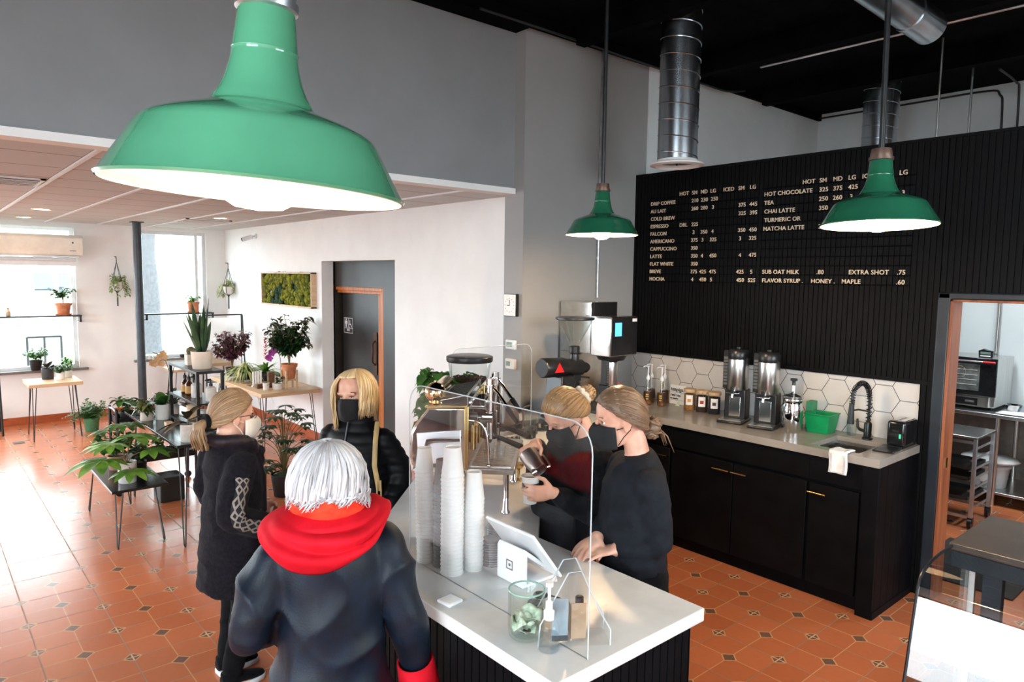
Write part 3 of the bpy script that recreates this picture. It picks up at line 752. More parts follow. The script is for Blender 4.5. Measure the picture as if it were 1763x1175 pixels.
# window shelves and their pots
for i, (x0, x1, z, lb) in enumerate(((-0.9, 1.9, 1.56, 'black shelf bar across the window with the air conditioner'), (2.74, 3.76, 1.555, 'black shelf bar across the second garden window'))):
    t = thing('window_shelf', lb, 'shelf', ((x0+x1)/2, 11.9, z)); w = (x1-x0)/2
    MB().box((-w, -.09, -.022), (w, .09, 0)).build('board', BLKMET, t, bevel=.002)
    for q in (-w+.02, w-.02): MB().box((q-.015, -.09, -.1), (q+.015, -.075, -.02)).box((q-.015, -.09, -.1), (q+.015, .1, -.085)).build('bracket', BLKMET, t)
potted('potted_ficus', 'small leafy tree in a terracotta pot below the air conditioner', 'plant', (1.685, 11.9, 1.563), .075, .1, .17, TERRA, lambda f, s: f_bush(f, s, .26, .3, 230, .06, .034, trunk=.5), LG, rim=.012, saucer=.11)
potted('potted_seedling', 'small green plant in a terracotta pot on the second window shelf', 'plant', (3.47, 11.9, 1.558), .075, .09, .17, TERRA, lambda f, s: f_bush(f, s, .14, .28, 110, .06, .034), LB, rim=.01, saucer=.1)
t = thing('wooden_bottle', 'small turned wooden bottle on the shelf bar below the air conditioner', 'ornament', (1.03, 11.9, 1.56))
MB().lathe([(.025, 0), (.032, .01), (.033, .06), (.02, .08), (.012, .09), (.012, .1)], 20).build('body', PINE, t); MB().lathe([(.013, .1), (.013, .12)], 16).build('stopper', TERRA, t)
DKPOT = mat('dark grey ceramic', (0.03, 0.03, 0.033), 0.5); BLKPOT = mat('black nursery pot', (0.01, 0.01, 0.01), 0.5)
potted('rubber_plant', 'young rubber plant in a dark grey pot on the window table', 'plant', (1.356, 11.08, .75), .07, .072, .145, DKPOT, lambda f, s: [leaf(f, (0, 0, .02), rdir(35, 75, az), .17, .07, .25) for az in (0.2, 1.7, 3.0, 4.2, 5.3)], LR)
potted('potted_herb', 'little green plant in a white pot on the window table, front one', 'plant', (1.485, 10.97, .75), .05, .055, .085, CERAM, lambda f, s: f_bush(f, s, .11, .15, 150, .04, .028), LG)
potted('potted_herb', 'little green plant in a white pot on the window table, by the edge', 'plant', (1.595, 11.14, .75), .048, .052, .085, CERAM, lambda f, s: f_bush(f, s, .13, .14, 150, .036, .024), LB)
potted('potted_shrub', 'bushy green plant in a black pot on the sill behind the window table', 'plant', (1.33, 11.975, .772), .06, .085, .145, BLKPOT, lambda f, s: f_bush(f, s, .19, .32, 260, .055, .034), LG)
potted('spider_plant', 'arching spider plant in a black pot on the sill behind the window table', 'plant', (1.70, 11.955, .772), .055, .075, .1, BLKPOT, lambda f, s: f_arch(f, s, .26, .016, 40), LB)
potted('potted_succulent', 'low succulent in a small black pot on the sill behind the window table', 'plant', (1.5, 11.975, .772), .045, .055, .07, BLKPOT, lambda f, s: f_arch(f, s, .06, .02, 16), LG)
potted('potted_fern', 'green fern in a green plastic pot on the tile floor', 'plant', (1.826, 10.98, 0), .08, .1, .19, mat('green plastic', srgb(70, 120, 84), .5), lambda f, s: (f_fern(f, s, .42, 46), f_bush(f, s, .26, .36, 220, .06, .034)), LG)
for x, lb in ((2.82, 'tiny pale succulent on the second window sill'), (3.3, 'small dark succulent on the second window sill'), (3.5, 'little sprouting pot on the second window sill')):
    potted('potted_succulent', lb, 'plant', (x, 11.97, .832), .03, .04, .05, CERAM if x < 3 else BLKPOT, lambda f, s: f_arch(f, s, .07, .018, 16), LG)
tag(MB().box((.91, 10.68, 0), (1.03, 10.8, .006)).build('floor_outlet', DKPOT, bevel=.002), 'small square dark floor cover set in the tiles', 'floor cover')
t = thing('display_rack', 'tall black metal rack beside the small window table', 'rack', (.6, 11.3, 0))
for x in (.255, -.3): MB().cyl((x, 0, 0), (x-.02, .1, 1.5), .014).build('post', BLKMET, t); MB().cyl((x, .35, 0), (x-.02, .25, 1.5), .014).build('post', BLKMET, t)
for z in (.3, .9, 1.48): MB().box((-.32, .05, z), (.24, .3, z+.02)).build('shelf', BLKMET, t)

# air conditioner and roller blind
t = thing('air_conditioner', 'cream wall air conditioner mounted over a garden window', 'air conditioner', (1.1, 11.99, 2.4))
CREAM = mat('warm cream plastic', (.84, .79, .70), .35, var=.02)
g = MB(); g.prism([(0, 0), (-.17, .015), (-.2, .06), (-.2, .27), (-.16, .31), (0, .31)], -.85, .85, Matrix(((0, 0, 1, 0), (1, 0, 0, 0), (0, 1, 0, 0), (0, 0, 0, 1)))); g.build('casing', CREAM, t, bevel=.012, seg=3)
MB().box((-.78, -.19, -.008), (.8, -.08, .012)).build('air_flap', FRAMEW, t, bevel=.004); MB().cyl((.72, -.2, .2), (.72, -.204, .2), .012).build('sensor', BLKPL, t); MB().box((.68, -.203, .08), (.76, -.199, .09)).build('badge', SILL, t)
t = thing('roller_blind', 'white rolled-up blind under the air conditioner', 'blind', (.45, 11.93, 2.33))
MB().cyl((-1.33, 0, .03), (1.42, 0, .03), .03).build('roll', FRAMEW, t); MB().box((-1.33, -.003, -.06), (1.42, .003, .03)).build('fabric', PAPERW, t)

# hanging plants on the window wall
for x, zt, zb, lb in ((2.38, 2.42, 1.66, 'trailing plant in a black macrame hanger between the windows'), (3.93, 2.36, 1.6, 'trailing plant in a black macrame hanger by the room corner')):
    t = thing('hanging_plant', lb, 'hanging plant', (x, 11.86 if x < 3 else 11.6, zb), 0, None)
    h = zt-zb; zr = h*.5
    MB().tube([(0, .1, h), (0, 0, h-.01), (0, 0, h*.9)], .006, 6).cyl((0, .12, h), (0, .0, h), .005).build('hook', BLKMET, t)
    g = MB()
    for q in range(4):
        a = PI/4 + q*PI/2; c, s_ = math.cos(a), math.sin(a)
        g.tube([(0, 0, h*.9), (.085*c, .085*s_, zr), (.075*c, .075*s_, zr-.1), (0, 0, zr-.16)], .004, 5)
    g.tube([(0, 0, zr-.15), (0, 0, .02)], .01, 8); g.tube([(0, 0, zr-.16), (0, 0, zr-.13)], .016, 8)
    g.build('rope_hanger', BLKMET, t)
    pot = MB().lathe([(.04, zr-.12), (.07, zr-.09), (.08, zr), (.072, zr), (.06, zr-.02)], 24).build('pot', CERAM, t)
    f, s_ = MB(), MB(); f_bush(f, s_, .12, .26, 60, .05, .032); f_trail(f, s_, 14, .2, .05, .032, .1)
    f.v = [(a, c, z+zr-.01) for a, c, z in f.v]; s_.v = [(a, c, z+zr-.01) for a, c, z in s_.v]
    f.build('leaves', LP if x > 3 else leafmat('variegated leaf', srgb(176, 190, 120), srgb(92, 120, 58)), t, ang=180); s_.build('stems', STEM, t)

# moss picture
t = thing('moss_picture', 'framed preserved moss picture in a pale wood frame', 'wall art', (4.02, 9.41, 1.985))
hw, hh = .85, .235
g = MB()
for a, c in (((-hw, -hh), (hw, -hh+.02)), ((-hw, hh-.02), (hw, hh)), ((-hw, -hh), (-hw+.02, hh)), ((hw-.02, -hh), (hw, hh))): g.box((-.075, a[0], a[1]), (0, c[0], c[1]))
g.build('frame', PINE, t, bevel=.002); MB().box((-.03, -hw+.01, -hh+.01), (-.005, hw-.01, hh-.01)).build('backing', LD, t)
MOSS = [mat('yellow green moss', srgb(150, 150, 34), .95, c2=srgb(84, 92, 20), scale=40, bmp=.8, bscale=120), mat('olive moss', srgb(112, 118, 30), .95, c2=srgb(56, 66, 16), scale=40, bmp=.8, bscale=120), mat('dark teal moss', srgb(44, 76, 52), .95, c2=srgb(20, 44, 30), scale=40, bmp=.8, bscale=120)]
gs = [MB(), MB(), MB()]
for k in range(330):
    y, z = rnd.uniform(-hw+.04, hw-.04), rnd.uniform(-hh+.035, hh-.035); r = rnd.uniform(.02, .05)
    i = 2 if (noise.noise(Vector((y*2.2, z*3, 5))) > .22) else (0 if rnd.random() < .55 else 1)
    gs[i].ball((-.035-rnd.random()*.02, y, z), (r*.7, r, r), 8, 5)
for g, m, nm in zip(gs, MOSS, ('yellow_moss', 'olive_moss', 'teal_moss')): tag(g.build(nm, m, t, ang=180), kind='stuff')
# camera, washroom sign, clock, thermostats
t = thing('security_camera', 'small white security camera on the wall under the ceiling', 'camera', (4.02, 10.6, 2.76))
MB().cyl((0, 0, 0), (-.02, 0, 0), .035).cyl((-.02, 0, 0), (-.08, -.02, -.01), .012).build('mount', FRAMEW, t); MB().tube([(-.06, 0, -.01), (-.19, .06, -.06)], .032, 16).build('body', FRAMEW, t); MB().tube([(-.19, .06, -.06), (-.2, .065, -.064)], .026, 16).build('lens', BLKPL, t)
t = thing('washroom_sign', 'black and white washroom sign on the dark door', 'sign', (4.285, 8.19, 1.545))
SGW = mat('white sign print', (.8, .8, .8), .5, var=.02)
MB().box((-.006, -.125, -.105), (0, .125, .105)).build('plate', BLKPL, t, bevel=.002)
g = MB()
def ring2(g, y0, y1, z0, z1, w=.006, x=-.008): 
    for a, c in (((y0, z0), (y1, z0+w)), ((y0, z1-w), (y1, z1)), ((y0, z0), (y0+w, z1)), ((y1-w, z0), (y1, z1))): g.box((x, a[0], a[1]), (-.006, c[0], c[1]))
ring2(g, -.118, .118, -.098, .098); g.box((-.008, -.11, -.038), (-.006, .11, -.032)); g.box((-.008, -.004, -.03), (-.006, .002, .09))
M = Matrix(((0, 0, -1, -.007), (-1, 0, 0, 0), (0, 1, 0, 0), (0, 0, 0, 1)))
def disc(g, cy, cz, r): g.add([M @ Vector((-cy + r*math.cos(2*PI*i/16), cz + r*math.sin(2*PI*i/16), .001)) for i in range(16)], [tuple(range(16))])
disc(g, .06, .076, .014); g.box((-.008, .04, .008), (-.006, .08, .06)); g.box((-.008, .028, .02), (-.006, .038, .058)); g.box((-.008, .082, .02), (-.006, .092, .058)); g.box((-.008, .043, -.026), (-.006, .057, .01)); g.box((-.008, .063, -.026), (-.006, .077, .01))
disc(g, -.04, .056, .01); g.tube([(-.007, -.04-.03*math.cos(2*PI*i/18), -.002+.026*math.sin(2*PI*i/18)) for i in range(14)], .004, 5); g.tube([(-.007, -.04, .046), (-.007, -.043, .012), (-.007, -.07, .01), (-.007, -.085, -.02)], .005, 5)
g.build('pictogram', SGW, t, smooth=False)
me_ = text('MEN', .04, Tr(-.0075, .045, -.072) @ TXM, SGW, parent=t); me_.matrix_parent_inverse = Matrix()
t = thing('wall_clock', 'small square white clock on the pillar above the thermostats', 'clock', (3.87, 4.48, 1.96))
MB().box((-.034, -.078, -.094), (0, .078, .094)).build('case', BLKPL, t, bevel=.004); MB().box((-.038, -.074, -.09), (-.033, .074, .09)).build('face', PAPERW, t, bevel=.003)
MB().box((-.04, -.004, -.006), (-.038, .03, .002)).box((-.04, -.003, 0), (-.038, .003, .045)).build('hands', BLKPL, t); g = MB()
for q in range(12): g.box((-.0395, .058*math.cos(q*PI/6)-.003, .058*math.sin(q*PI/6)-.003), (-.038, .058*math.cos(q*PI/6)+.003, .058*math.sin(q*PI/6)+.003))
g.build('hour_marks', BLKPL, t)
LCD = mat('grey green display', srgb(120, 140, 128), .3)
for z, lb, hh in ((1.625, 'white thermostat on the pillar under the clock', .04), (1.46, 'cream thermostat with a grey screen, lower one on the pillar', .045)):
    t = thing('thermostat', lb, 'thermostat', (3.87, 4.48, z)); MB().box((-.028, -.06, -hh), (0, .06, hh)).build('case', CERAM if z < 1.5 else FRAMEW, t, bevel=.006, seg=3)
    MB().box((-.0295, -.005 if z < 1.5 else -.03, -.018), (-.027, .045, .022)).build('screen', LCD, t)
# downlights and vents
WARM = mat('warm downlight lens', (1, .8, .5), .4, emit=22, ecol=(1.0, .74, .4))
GOLD = mat('gold downlight trim', (.8, .55, .25), .25, 1.0)
for n, (x, y) in enumerate(((1.14, 5.38), (1.2, 9.68), (1.2, 11.3), (3.09, 9.36), (3.0, 5.9), (0.0, 7.6), (-1.4, 9.7), (.2, 10.2))):
    t = thing('downlight', ['round gold downlight beside the large green lamp', 'round downlight over the small window table', 'round downlight close to the air conditioner', 'round downlight near the second ceiling vent', 'round downlight hidden above the large green lamp', 'round downlight beyond the first ceiling vent', 'round downlight in the street-side corner of the plant room', 'small round downlight near the row of garden windows'][n], 'ceiling light', (x, y, 2.9))
    MB().lathe([(.075, -.002), (.095, -.006), (.1, -.001)], 28, cap0=False, cap1=False).build('trim_ring', GOLD, t); MB().lathe([(.076, -.003), (.001, -.004)], 28, cap0=False).build('lens', WARM, t)
    sp = bpy.data.lights.new('downlight_glow', 'SPOT'); sp.energy = 10 if n == 4 else 46; sp.color = (1, .88, .72); sp.spot_size = math.radians(110); sp.spot_blend = .6; sp.shadow_soft_size = .06
    so = bpy.data.objects.new('downlight_glow', sp); COL.objects.link(so); so.location = (x, y, 2.885)
for x, y, lb in ((.55, 6.75, 'slatted white ceiling vent near the upper wall edge'), (3.05, 9.95, 'slatted ceiling vent before the second window')):
    t = thing('ceiling_vent', lb, 'vent', (x, y, 2.9)); w = .29
    g = MB()
    for a, c in (((-w, -w), (w, -w+.035)), ((-w, w-.035), (w, w)), ((-w, -w), (-w+.035, w)), ((w-.035, -w), (w, w))): g.box((*a, -.014), (*c, -.002))
    g.build('frame', FRAMEW, t); g = MB()
    for q in range(5): g.box((-w+.03, -.004, -.016), (w-.03, .004, .016), Tr(0, -w+.09+q*.1, -.012) @ Rx(-.9))
    g.build('louvres', FRAMEW, t, smooth=False); MB().box((-w+.02, -w+.02, -.003), (w-.02, w-.02, -.001)).build('backing', BLKMET, t)

# tall black table: planters, shelf rack
Z = .85
t = thing('shelf_rack', 'black metal shelf rack of bottles on the tall black table', 'shelf', (1.77, 6.02, Z))
SX, SY = .2, .78
for x in (0, SX):
    for y in (0, SY): MB().cbox((x, y, .267), (.025, .025, .533)).build('upright', BLKMET, t)
for z in (.04, .255, .523): MB().box((-.012, -.012, z-.012), (SX+.012, SY+.012, z+.01)).build('shelf', BLKMET, t, bevel=.002)
BEIGEPOT = mat('matte cream pot', srgb(212, 198, 182), .55, var=.03)
potted('snake_plant', 'tall snake plant in a cream pot on top of the black rack', 'plant', (1.87, 6.22, Z+.533), .075, .088, .15, BEIGEPOT, lambda f, s: [leaf(f, (.03*math.cos(a*1.9), .03*math.sin(a*1.9), -.02), (.28*math.cos(a*1.9)*e, .28*math.sin(a*1.9)*e, 1), h, .06, 0, 8, .35, wide=.4) for a, h, e in ((0, .42, .2), (1, .47, .7), (2, .40, 1.3), (3, .50, .3), (4, .37, .8), (5, .33, 1.4), (6, .44, .1), (7, .31, 1.6), (8, .38, .9))], LS)
potted('cactus', 'small round cactus in a cream square pot beside the snake plant', 'plant', (1.87, 6.52, Z+.533), .045, .045, .095, BEIGEPOT, lambda f, s: f.lathe([(.012, 0), (.034, .015), (.04, .04), (.034, .062), (.012, .075)], 18), mat('brown green cactus', srgb(96, 92, 66), .8, bmp=.6, bscale=90), square=True)
AMBER = mat('amber bottle glass', srgb(70, 32, 8), .1, var=.1); LABL = mat('tan bottle label', srgb(180, 140, 84), .6)
for y, lb in ((6.62, 'amber bottle with tan label on the rack, deeper one'), (6.5, 'amber bottle with tan label on the rack, nearer one')):
    t = thing('spray_bottle', lb, 'bottle', (1.84, y, Z+.265), 0, 'amber bottles on the rack'); MB().lathe([(.03, 0), (.033, .005), (.033, .1), (.014, .125), (.013, .14)], 20).build('body', AMBER, t); MB().lathe([(.0335, .02), (.0335, .085)], 20, cap0=False, cap1=False).build('label', LABL, t); MB().lathe([(.015, .138), (.015, .165), (.006, .17), (.006, .185)], 16).build('cap', BLKPL, t)
CLOUD = mat('frosted bottle', (.62, .58, .54), .35)
for x, y, lb in ((1.86, 6.36, 'frosted pump bottle on the rack beside the amber bottles'), (1.9, 6.1, 'clear pump bottle at the near end of the rack')):
    t = thing('pump_bottle', lb, 'bottle', (x, y, Z+.265)); MB().lathe([(.04, 0), (.043, .006), (.043, .11), (.03, .125), (.014, .13)], 20).build('body', CLOUD, t); MB().lathe([(.016, .128), (.016, .15), (.006, .152), (.006, .185)], 14).tube([(0, 0, .185), (-.05, -.02, .182)], .007, 8).build('pump', BLKPL, t)
for x, y, lb in ((1.87, 6.2, 'dark jar on the bottom of the black rack'), (1.86, 6.5, 'tan box with a plant cutting on the bottom of the rack')):
    t = thing('storage_jar', lb, 'jar', (x, y, Z+.05)); MB().lathe([(.04, 0), (.045, .01), (.045, .1), (.038, .11)], 20).build('body', BLKPL if y < 6.3 else PINE, t); MB().lathe([(.047, .1), (.047, .125)], 20).build('lid', FRAMEW if y < 6.3 else PINE, t)
potted('rubber_plant', 'dark-leaved rubber plant in a white pot at the tall table corner', 'plant', (1.645, 5.87, Z), .058, .06, .14, mat('white stone pot', srgb(208, 202, 194), .6), lambda f, s: ([leaf(f, (0, 0, z), rdir(e, e, az), L, .085, .45, 6, .3) for z, e, az, L in ((.02, 8, 2.5, .26), (.03, 5, 3.3, .22), (.04, 28, 5.6, .2), (.06, 48, .3, .26), (.05, 25, 1.6, .2), (.06, 60, 4.2, .17))], s.tube([(0, 0, -.05), (.01, 0, .12)], .006, 6)), leafmat('dark rubber leaf', srgb(60, 50, 34), srgb(26, 34, 20), .25))
t = potted('potted_plant', 'small leafy plant in a cream pot on the tall black table', 'plant', (1.592, 6.94, Z), .055, .05, .085, BEIGEPOT, lambda f, s: f_bush(f, s, .12, .2, 70, .07, .04, .9), leafmat('olive leaf', srgb(110, 112, 52), srgb(64, 70, 32)))
potted('potted_plant', 'upright big-leaved plant in a tall white pot on the black table', 'plant', (1.72, 6.91, Z), .06, .064, .14, CERAM, lambda f, s: [leaf(f, (0, 0, 0), rdir(25, 70), .22*rnd.uniform(.8, 1.2), .085, .35, 6) for _ in range(13)], LG)
potted('potted_plant', 'twin white pot with dark leaves behind the tall pot', 'plant', (1.82, 6.95, Z), .052, .056, .13, CERAM, lambda f, s: [leaf(f, (0, 0, 0), rdir(15, 60), .2, .07, .4, 6) for _ in range(9)], LD)
potted('orchid', 'peach orchid with tall bare stems behind the black table', 'plant', (1.9, 7.4, Z), .05, .06, .11, GLASS, lambda f, s: (s.tube(bez([(0, 0, 0), (.02, 0, .2), (-.02, .03, .4), (-.12, .04, .47)], 6), .004, 6), s.tube(bez([(.02, 0, 0), (.05, .02, .25), (.08, .02, .36)], 6), .004, 6), [leaf(f, (0, 0, 0), rdir(10, 45), .22, .07, .3) for _ in range(6)]), LD)
o = bpy.data.objects['orchid']; g = MB()
for k in range(9):
    c = Vector((-.02-.014*k, .03+rnd.uniform(-.02, .02), .5+rnd.uniform(-.05, .05)))
    for q in range(5): leaf(g, c, (math.cos(q*1.256), -.4, math.sin(q*1.256)), .04, .03, 0, 3, up=(0, 1, 0))
g.build('flowers', mat('peach petals', srgb(216, 172, 128), .6), o, ang=180)
t = thing('propagation_vase', 'small clear vase with cuttings on the tall black table', 'vase', (1.58, 7.22, Z)); MB().lathe([(.03, 0), (.04, .02), (.04, .06), (.025, .09)], 20, cap1=False).build('glass', GLASS, t)
g = MB(); [leaf(g, (0, 0, .07), rdir(0, 40), .2, .1, .3) for _ in range(7)]; g.build('leaves', LG, t, ang=180)
tag(MB().box((1.65, 6.52, Z), (1.71, 6.6, Z+.035)).build('wood_block', PINE, bevel=.003), 'small wood block among the pots on the black table', 'block')

# rolling cart
t = thing('plant_cart', 'black tubular rolling cart behind the tall black table', 'cart', (1.83, 7.72, 0))
for x in (-.36, .36): MB().tube(bez([(x, -.15, .08), (x, -.15, .78), (x, -.12, .84), (x, .12, .84), (x, .15, .78), (x, .15, .08)], 6), .014, 10, up=(1, 0, 0)).build('end_frame', BLKMET, t)
for z in (.30, .70):
    g = MB().box((-.35, -.15, z), (.35, .15, z+.01))
    for a, c in (((-.35, -.15), (.35, -.14)), ((-.35, .14), (.35, .15)), ((-.35, -.15), (-.34, .15)), ((.34, -.15), (.35, .15))): g.box((*a, z), (*c, z+.07))
    g.build('tray', BLKMET, t)
for x in (-.36, .36):
    for y in (-.15, .15): MB().cyl((x, y-.012, .035), (x, y+.012, .035), .035, n=20).cyl((x, y, .035), (x, y, .09), .01).build('caster', BLKPL, t)
potted('potted_plant', 'leafy plant on the upper tray of the rolling cart', 'plant', (1.6, 7.72, .71), .06, .08, .1, BLKPOT, lambda f, s: f_bush(f, s, .16, .32, 80, .1, .06), LG)
potted('potted_plant', 'trailing plant on the upper cart tray near its end', 'plant', (1.98, 7.72, .71), .06, .08, .1, BLKPOT, lambda f, s: f_bush(f, s, .18, .3, 80, .09, .05), LD)
for x, lb, lm in ((1.66, 'bright bushy plant on the lower cart tray', LB), (1.86, 'green bushy plant in the middle of the lower cart tray', LG), (2.05, 'green creeping plant at the wall end of the lower cart tray', LB)):
    potted('potted_plant', lb, 'plant', (x, 7.7, .31), .06, .08, .1, BLKPOT, lambda f, s: f_bush(f, s, .15, .3, 110, .05, .035), lm)
tag(MB().box((1.72, 7.08, 0), (1.94, 7.34, .24)).build('square_planter', BLKPOT, bevel=.01), 'square black planter standing on the floor under the tall table', 'planter')
# low table plants
potted('fatsia', 'large lobed-leaf plant in a white pot on the low black table', 'plant', (1.28, 6.27, .487), .066, .07, .17, CERAM, lambda f, s: f_palmate(f, s, [((-.2, -.1, .08), 1.1), ((.0, -.16, -.02), .85), ((.08, .1, .2), 1.1), ((.18, -.02, .1), .9), ((-.1, .15, .16), .9), ((-.12, -.05, .19), .8)], .25, .085), LB)
potted('potted_plant', 'leafy green plant in a clay pot at the back of the low table', 'plant', (1.3, 6.75, .487), .06, .075, .12, mat('cream clay pot', srgb(176, 140, 110), .7), lambda f, s: (f_bush(f, s, .25, .4, 200, .08, .05), f_palmate(f, s, [((.1, .0, .28), 1.0), ((-.06, .1, .22), .8), ((.02, -.08, .3), .9)], .2, .065)), LG)
potted('potted_plant', 'small dark plant in a black pot on the low table', 'plant', (1.42, 6.5, .487), .05, .06, .1, BLKPOT, lambda f, s: f_bush(f, s, .16, .22, 60, .06, .035), LD)
# schefflera behind the woman
potted('umbrella_plant', 'tall umbrella plant in a black pot on the floor behind the woman', 'plant', (2.74, 6.62, 0), .1, .13, .22, BLKPOT, lambda f, s: f_palmate(f, s, [((rnd.uniform(-.3, .3), rnd.uniform(-.3, .3), rnd.uniform(.1, .68)), rnd.uniform(.7, 1.1)) for _ in range(46)], .12, .04, 8), LD)

# wood table plants
Z = .73
t = thing('plant_stand', 'little wooden four-legged stand holding the ficus pot', 'plant stand', (3.66, 8.62, Z))
for a in range(4): MB().cbox((.1*math.cos(PI/4+a*PI/2), .1*math.sin(PI/4+a*PI/2), .12), (.024, .024, .24), ).build('leg', PINE, t, bevel=.003)
MB().box((-.09, -.012, .1), (.09, .012, .125), Rz(PI/4)).build('cross_brace', PINE, t); MB().box((-.09, -.012, .1), (.09, .012, .125), Rz(-PI/4)).build('cross_brace', PINE, t)
potted('ficus', 'leafy weeping fig in a terracotta pot on the wooden stand', 'plant', (3.66, 8.62, Z+.128), .07, .095, .19, TERRA, lambda f, s: (f_bush(f, s, .64, .56, 900, .095, .052, .55, .3), s.tube([(0, 0, -.05), (.01, 0, .2)], .01, 6)), LD, rim=.012)
potted('spider_plant', 'cream striped spider plant on the pale wood table', 'plant', (3.47, 9.65, Z), .06, .075, .12, BLKPOT, lambda f, s: (f_arch(f, s, .5, .02, 130, 20, 88, 1.15), ), LP)
potted('bromeliad', 'bromeliad with a pink flower spike on the pale wood table', 'plant', (3.66, 9.4, Z), .06, .075, .12, BLKPOT, lambda f, s: f_arch(f, s, .38, .04, 36, 30, 80, .6), LB)
g = MB()
for k in range(26): z = .16+.012*k; leaf(g, (0, 0, z+.12), rdir(20, 60, k*2.4), .05, .025, 0, 3)
g.build('flower_spike', mat('pink bract', srgb(196, 40, 90), .5), bpy.data.objects['bromeliad'], ang=180)
potted('orchid', 'purple orchid on the pale wood table before the ficus', 'plant', (3.72, 9.05, Z), .05, .06, .1, BEIGEPOT, lambda f, s: (s.tube(bez([(0, 0, 0), (0, 0, .25), (-.05, .02, .38), (-.14, .04, .36)], 6), .004, 6), [leaf(f, (0, 0, 0), rdir(15, 55), .24, .09, .3) for _ in range(6)]), LG)
g = MB()
for k in range(9):
    c = Vector((-.01-.018*k, .02, .47-.002*k*k+rnd.uniform(-.03, .03)))
    for q in range(5): leaf(g, c, (math.cos(q*1.256), -.4, math.sin(q*1.256)), .05, .042, 0, 3, up=(0, 1, 0))
g.build('flowers', mat('purple petals', srgb(176, 70, 160), .6), bpy.data.objects['orchid.001'], ang=180)
potted('burgundy_plant', 'bushy burgundy plant at the far end of the wood table', 'plant', (3.42, 10.02, Z), .07, .09, .14, BLKPOT, lambda f, s: f_bush(f, s, .54, .5, 900, .075, .04, .5), LM)
potted('potted_succulent', 'dark green succulent in a round cream bowl on the wood table', 'plant', (3.51, 8.64, Z), .06, .066, .08, CERAM, lambda f, s: f_bush(f, s, .09, .16, 80, .035, .025), LD)
potted('potted_succulent', 'tiny plant in a tall white cup on the wood table edge', 'plant', (3.37, 8.66, Z), .036, .042, .09, CERAM, lambda f, s: f_arch(f, s, .06, .015, 14), LG)
WBL = mat('walnut wood', srgb(120, 84, 58), .5, c2=srgb(88, 58, 40), scale=4, stretch=(1, 1, 8))
tag(MB().box((3.46, 8.8, Z), (3.54, 8.86, Z+.2)).build('wood_block', WBL, bevel=.003), 'tall brown wood block vase on the wood table', 'block')
tag(MB().box((3.31, 8.8, Z), (3.4, 8.87, Z+.055)).build('wood_block', WBL, bevel=.003), 'small square wood block near the wood table edge', 'block')
t = thing('test_tube_vase', 'white rack of clear stem vases on the wood table', 'vase', (3.38, 8.98, Z)); MB().box((-.07, -.02, 0), (.07, .02, .02)).build('base', CERAM, t)
for q in range(4): MB().cyl((-.05+.033*q, 0, .02), (-.05+.033*q, 0, .2), .011).build('tube', PAPERW, t)
t = thing('small_dish', 'round white dish on the far corner of the wood table', 'dish', (3.33, 9.8, Z)); MB().lathe([(.05, 0), (.08, .03), (.076, .03), (.05, .008)], 24).build('dish', CERAM, t)
t = thing('ornament_tray', 'low tray of black and white stones on the wood table', 'tray', (3.42, 9.4, Z)); MB().lathe([(.1, 0), (.12, .015), (.115, .015), (.1, .005)], 24).build('tray', PINE, t)
g = MB(); [g.ball((rnd.uniform(-.08, .08), rnd.uniform(-.08, .08), .018), (.014, .012, .008), 8, 5) for _ in range(30)]; tag(g.build('stones', mat('grey pebbles', (.4, .4, .4), .6, c2=(.05, .05, .05), scale=30), t), kind='stuff')
tag(MB().box((3.3, 9.05, Z), (3.38, 9.15, Z+.012)).build('coaster', WBL, bevel=.004), 'flat dark coaster lying on the wood table', 'coaster')
# garment style rack at the room corner
t = thing('metal_frame_rack', 'thin black A-frame rack behind the wood table', 'rack', (3.62, 10.95, 0))
for x in (-.28, .28):
    for y, ang in ((-.12, 1), (.12, -1)): MB().tube([(x*1.06, y, 0), (x, y*.15, 1.56)], .011, 8).build('post', BLKMET, t)
MB().tube([(-.28, 0, 1.56), (.28, 0, 1.56)], .011, 8).build('top_bar', BLKMET, t); MB().tube([(-.29, -.08, .55), (.29, -.08, .55)], .009, 8).build('cross_bar', BLKMET, t)
MB().box((-.26, -.01, .1), (.26, .0, 1.52)).build('mirror_panel', mat('mirror glass', (.86, .87, .87), .03, 1.0, var=.01), t)

# seen through the garden windows
HOUSE = mat('pale house siding', (.8, .8, .8), .8); HPANE = mat('dark house window', (.045, .055, .062), .8, spec=.0)
t = thing('house', 'pale house across the lawn seen through the window', 'building', (6.5, 40, -.12))
MB().box((-9, 0, 0), (9, 6, 6)).build('walls', HOUSE, t); MB().prism([(-9.4, 6), (9.4, 6), (0, 9)], -.4, 6.4, Matrix(((1, 0, 0, 0), (0, 0, 1, 0), (0, 1, 0, 0), (0, 0, 0, 1)))).build('roof', SILL, t)
for x0, x1 in ((-4.4, -3.4), (-1.97, -1.21), (-.99, -.2), (1.2, 2.4)):
    for z0, z1 in ((1.37, 2.21), (2.62, 3.9)): MB().box((x0, -.06, z0), (x1, 0, z1)).build('window', HPANE, t)
t = thing('garden_tree', 'thick grey tree trunk on the lawn seen through the second window', 'tree', (5.2, 22, -.12))
MB().tube(bez([(0, 0, 0), (.05, 0, 1.5), (.0, .1, 3.2), (.3, .2, 5)], 4), [.34, .29, .27, .26, .26, .25, .25, .24, .24, .23, .23, .22, .2], 18).tube([(0.1, .1, 3.6), (1.2, -.2, 6)], [.1, .06], 10).tube([(0, .1, 3.6), (-1.2, .3, 6)], [.1, .06], 10).build('trunk', mat('grey bark', (.07, .07, .074), .9, bmp=.8, bscale=8), t)
g = MB()
for k in range(500): leaf(g, (rnd.gauss(0, 1.6), rnd.gauss(0, 1.2), rnd.uniform(4, 6.5)), rdir(-60, 40), .3, .15, .2, 3)
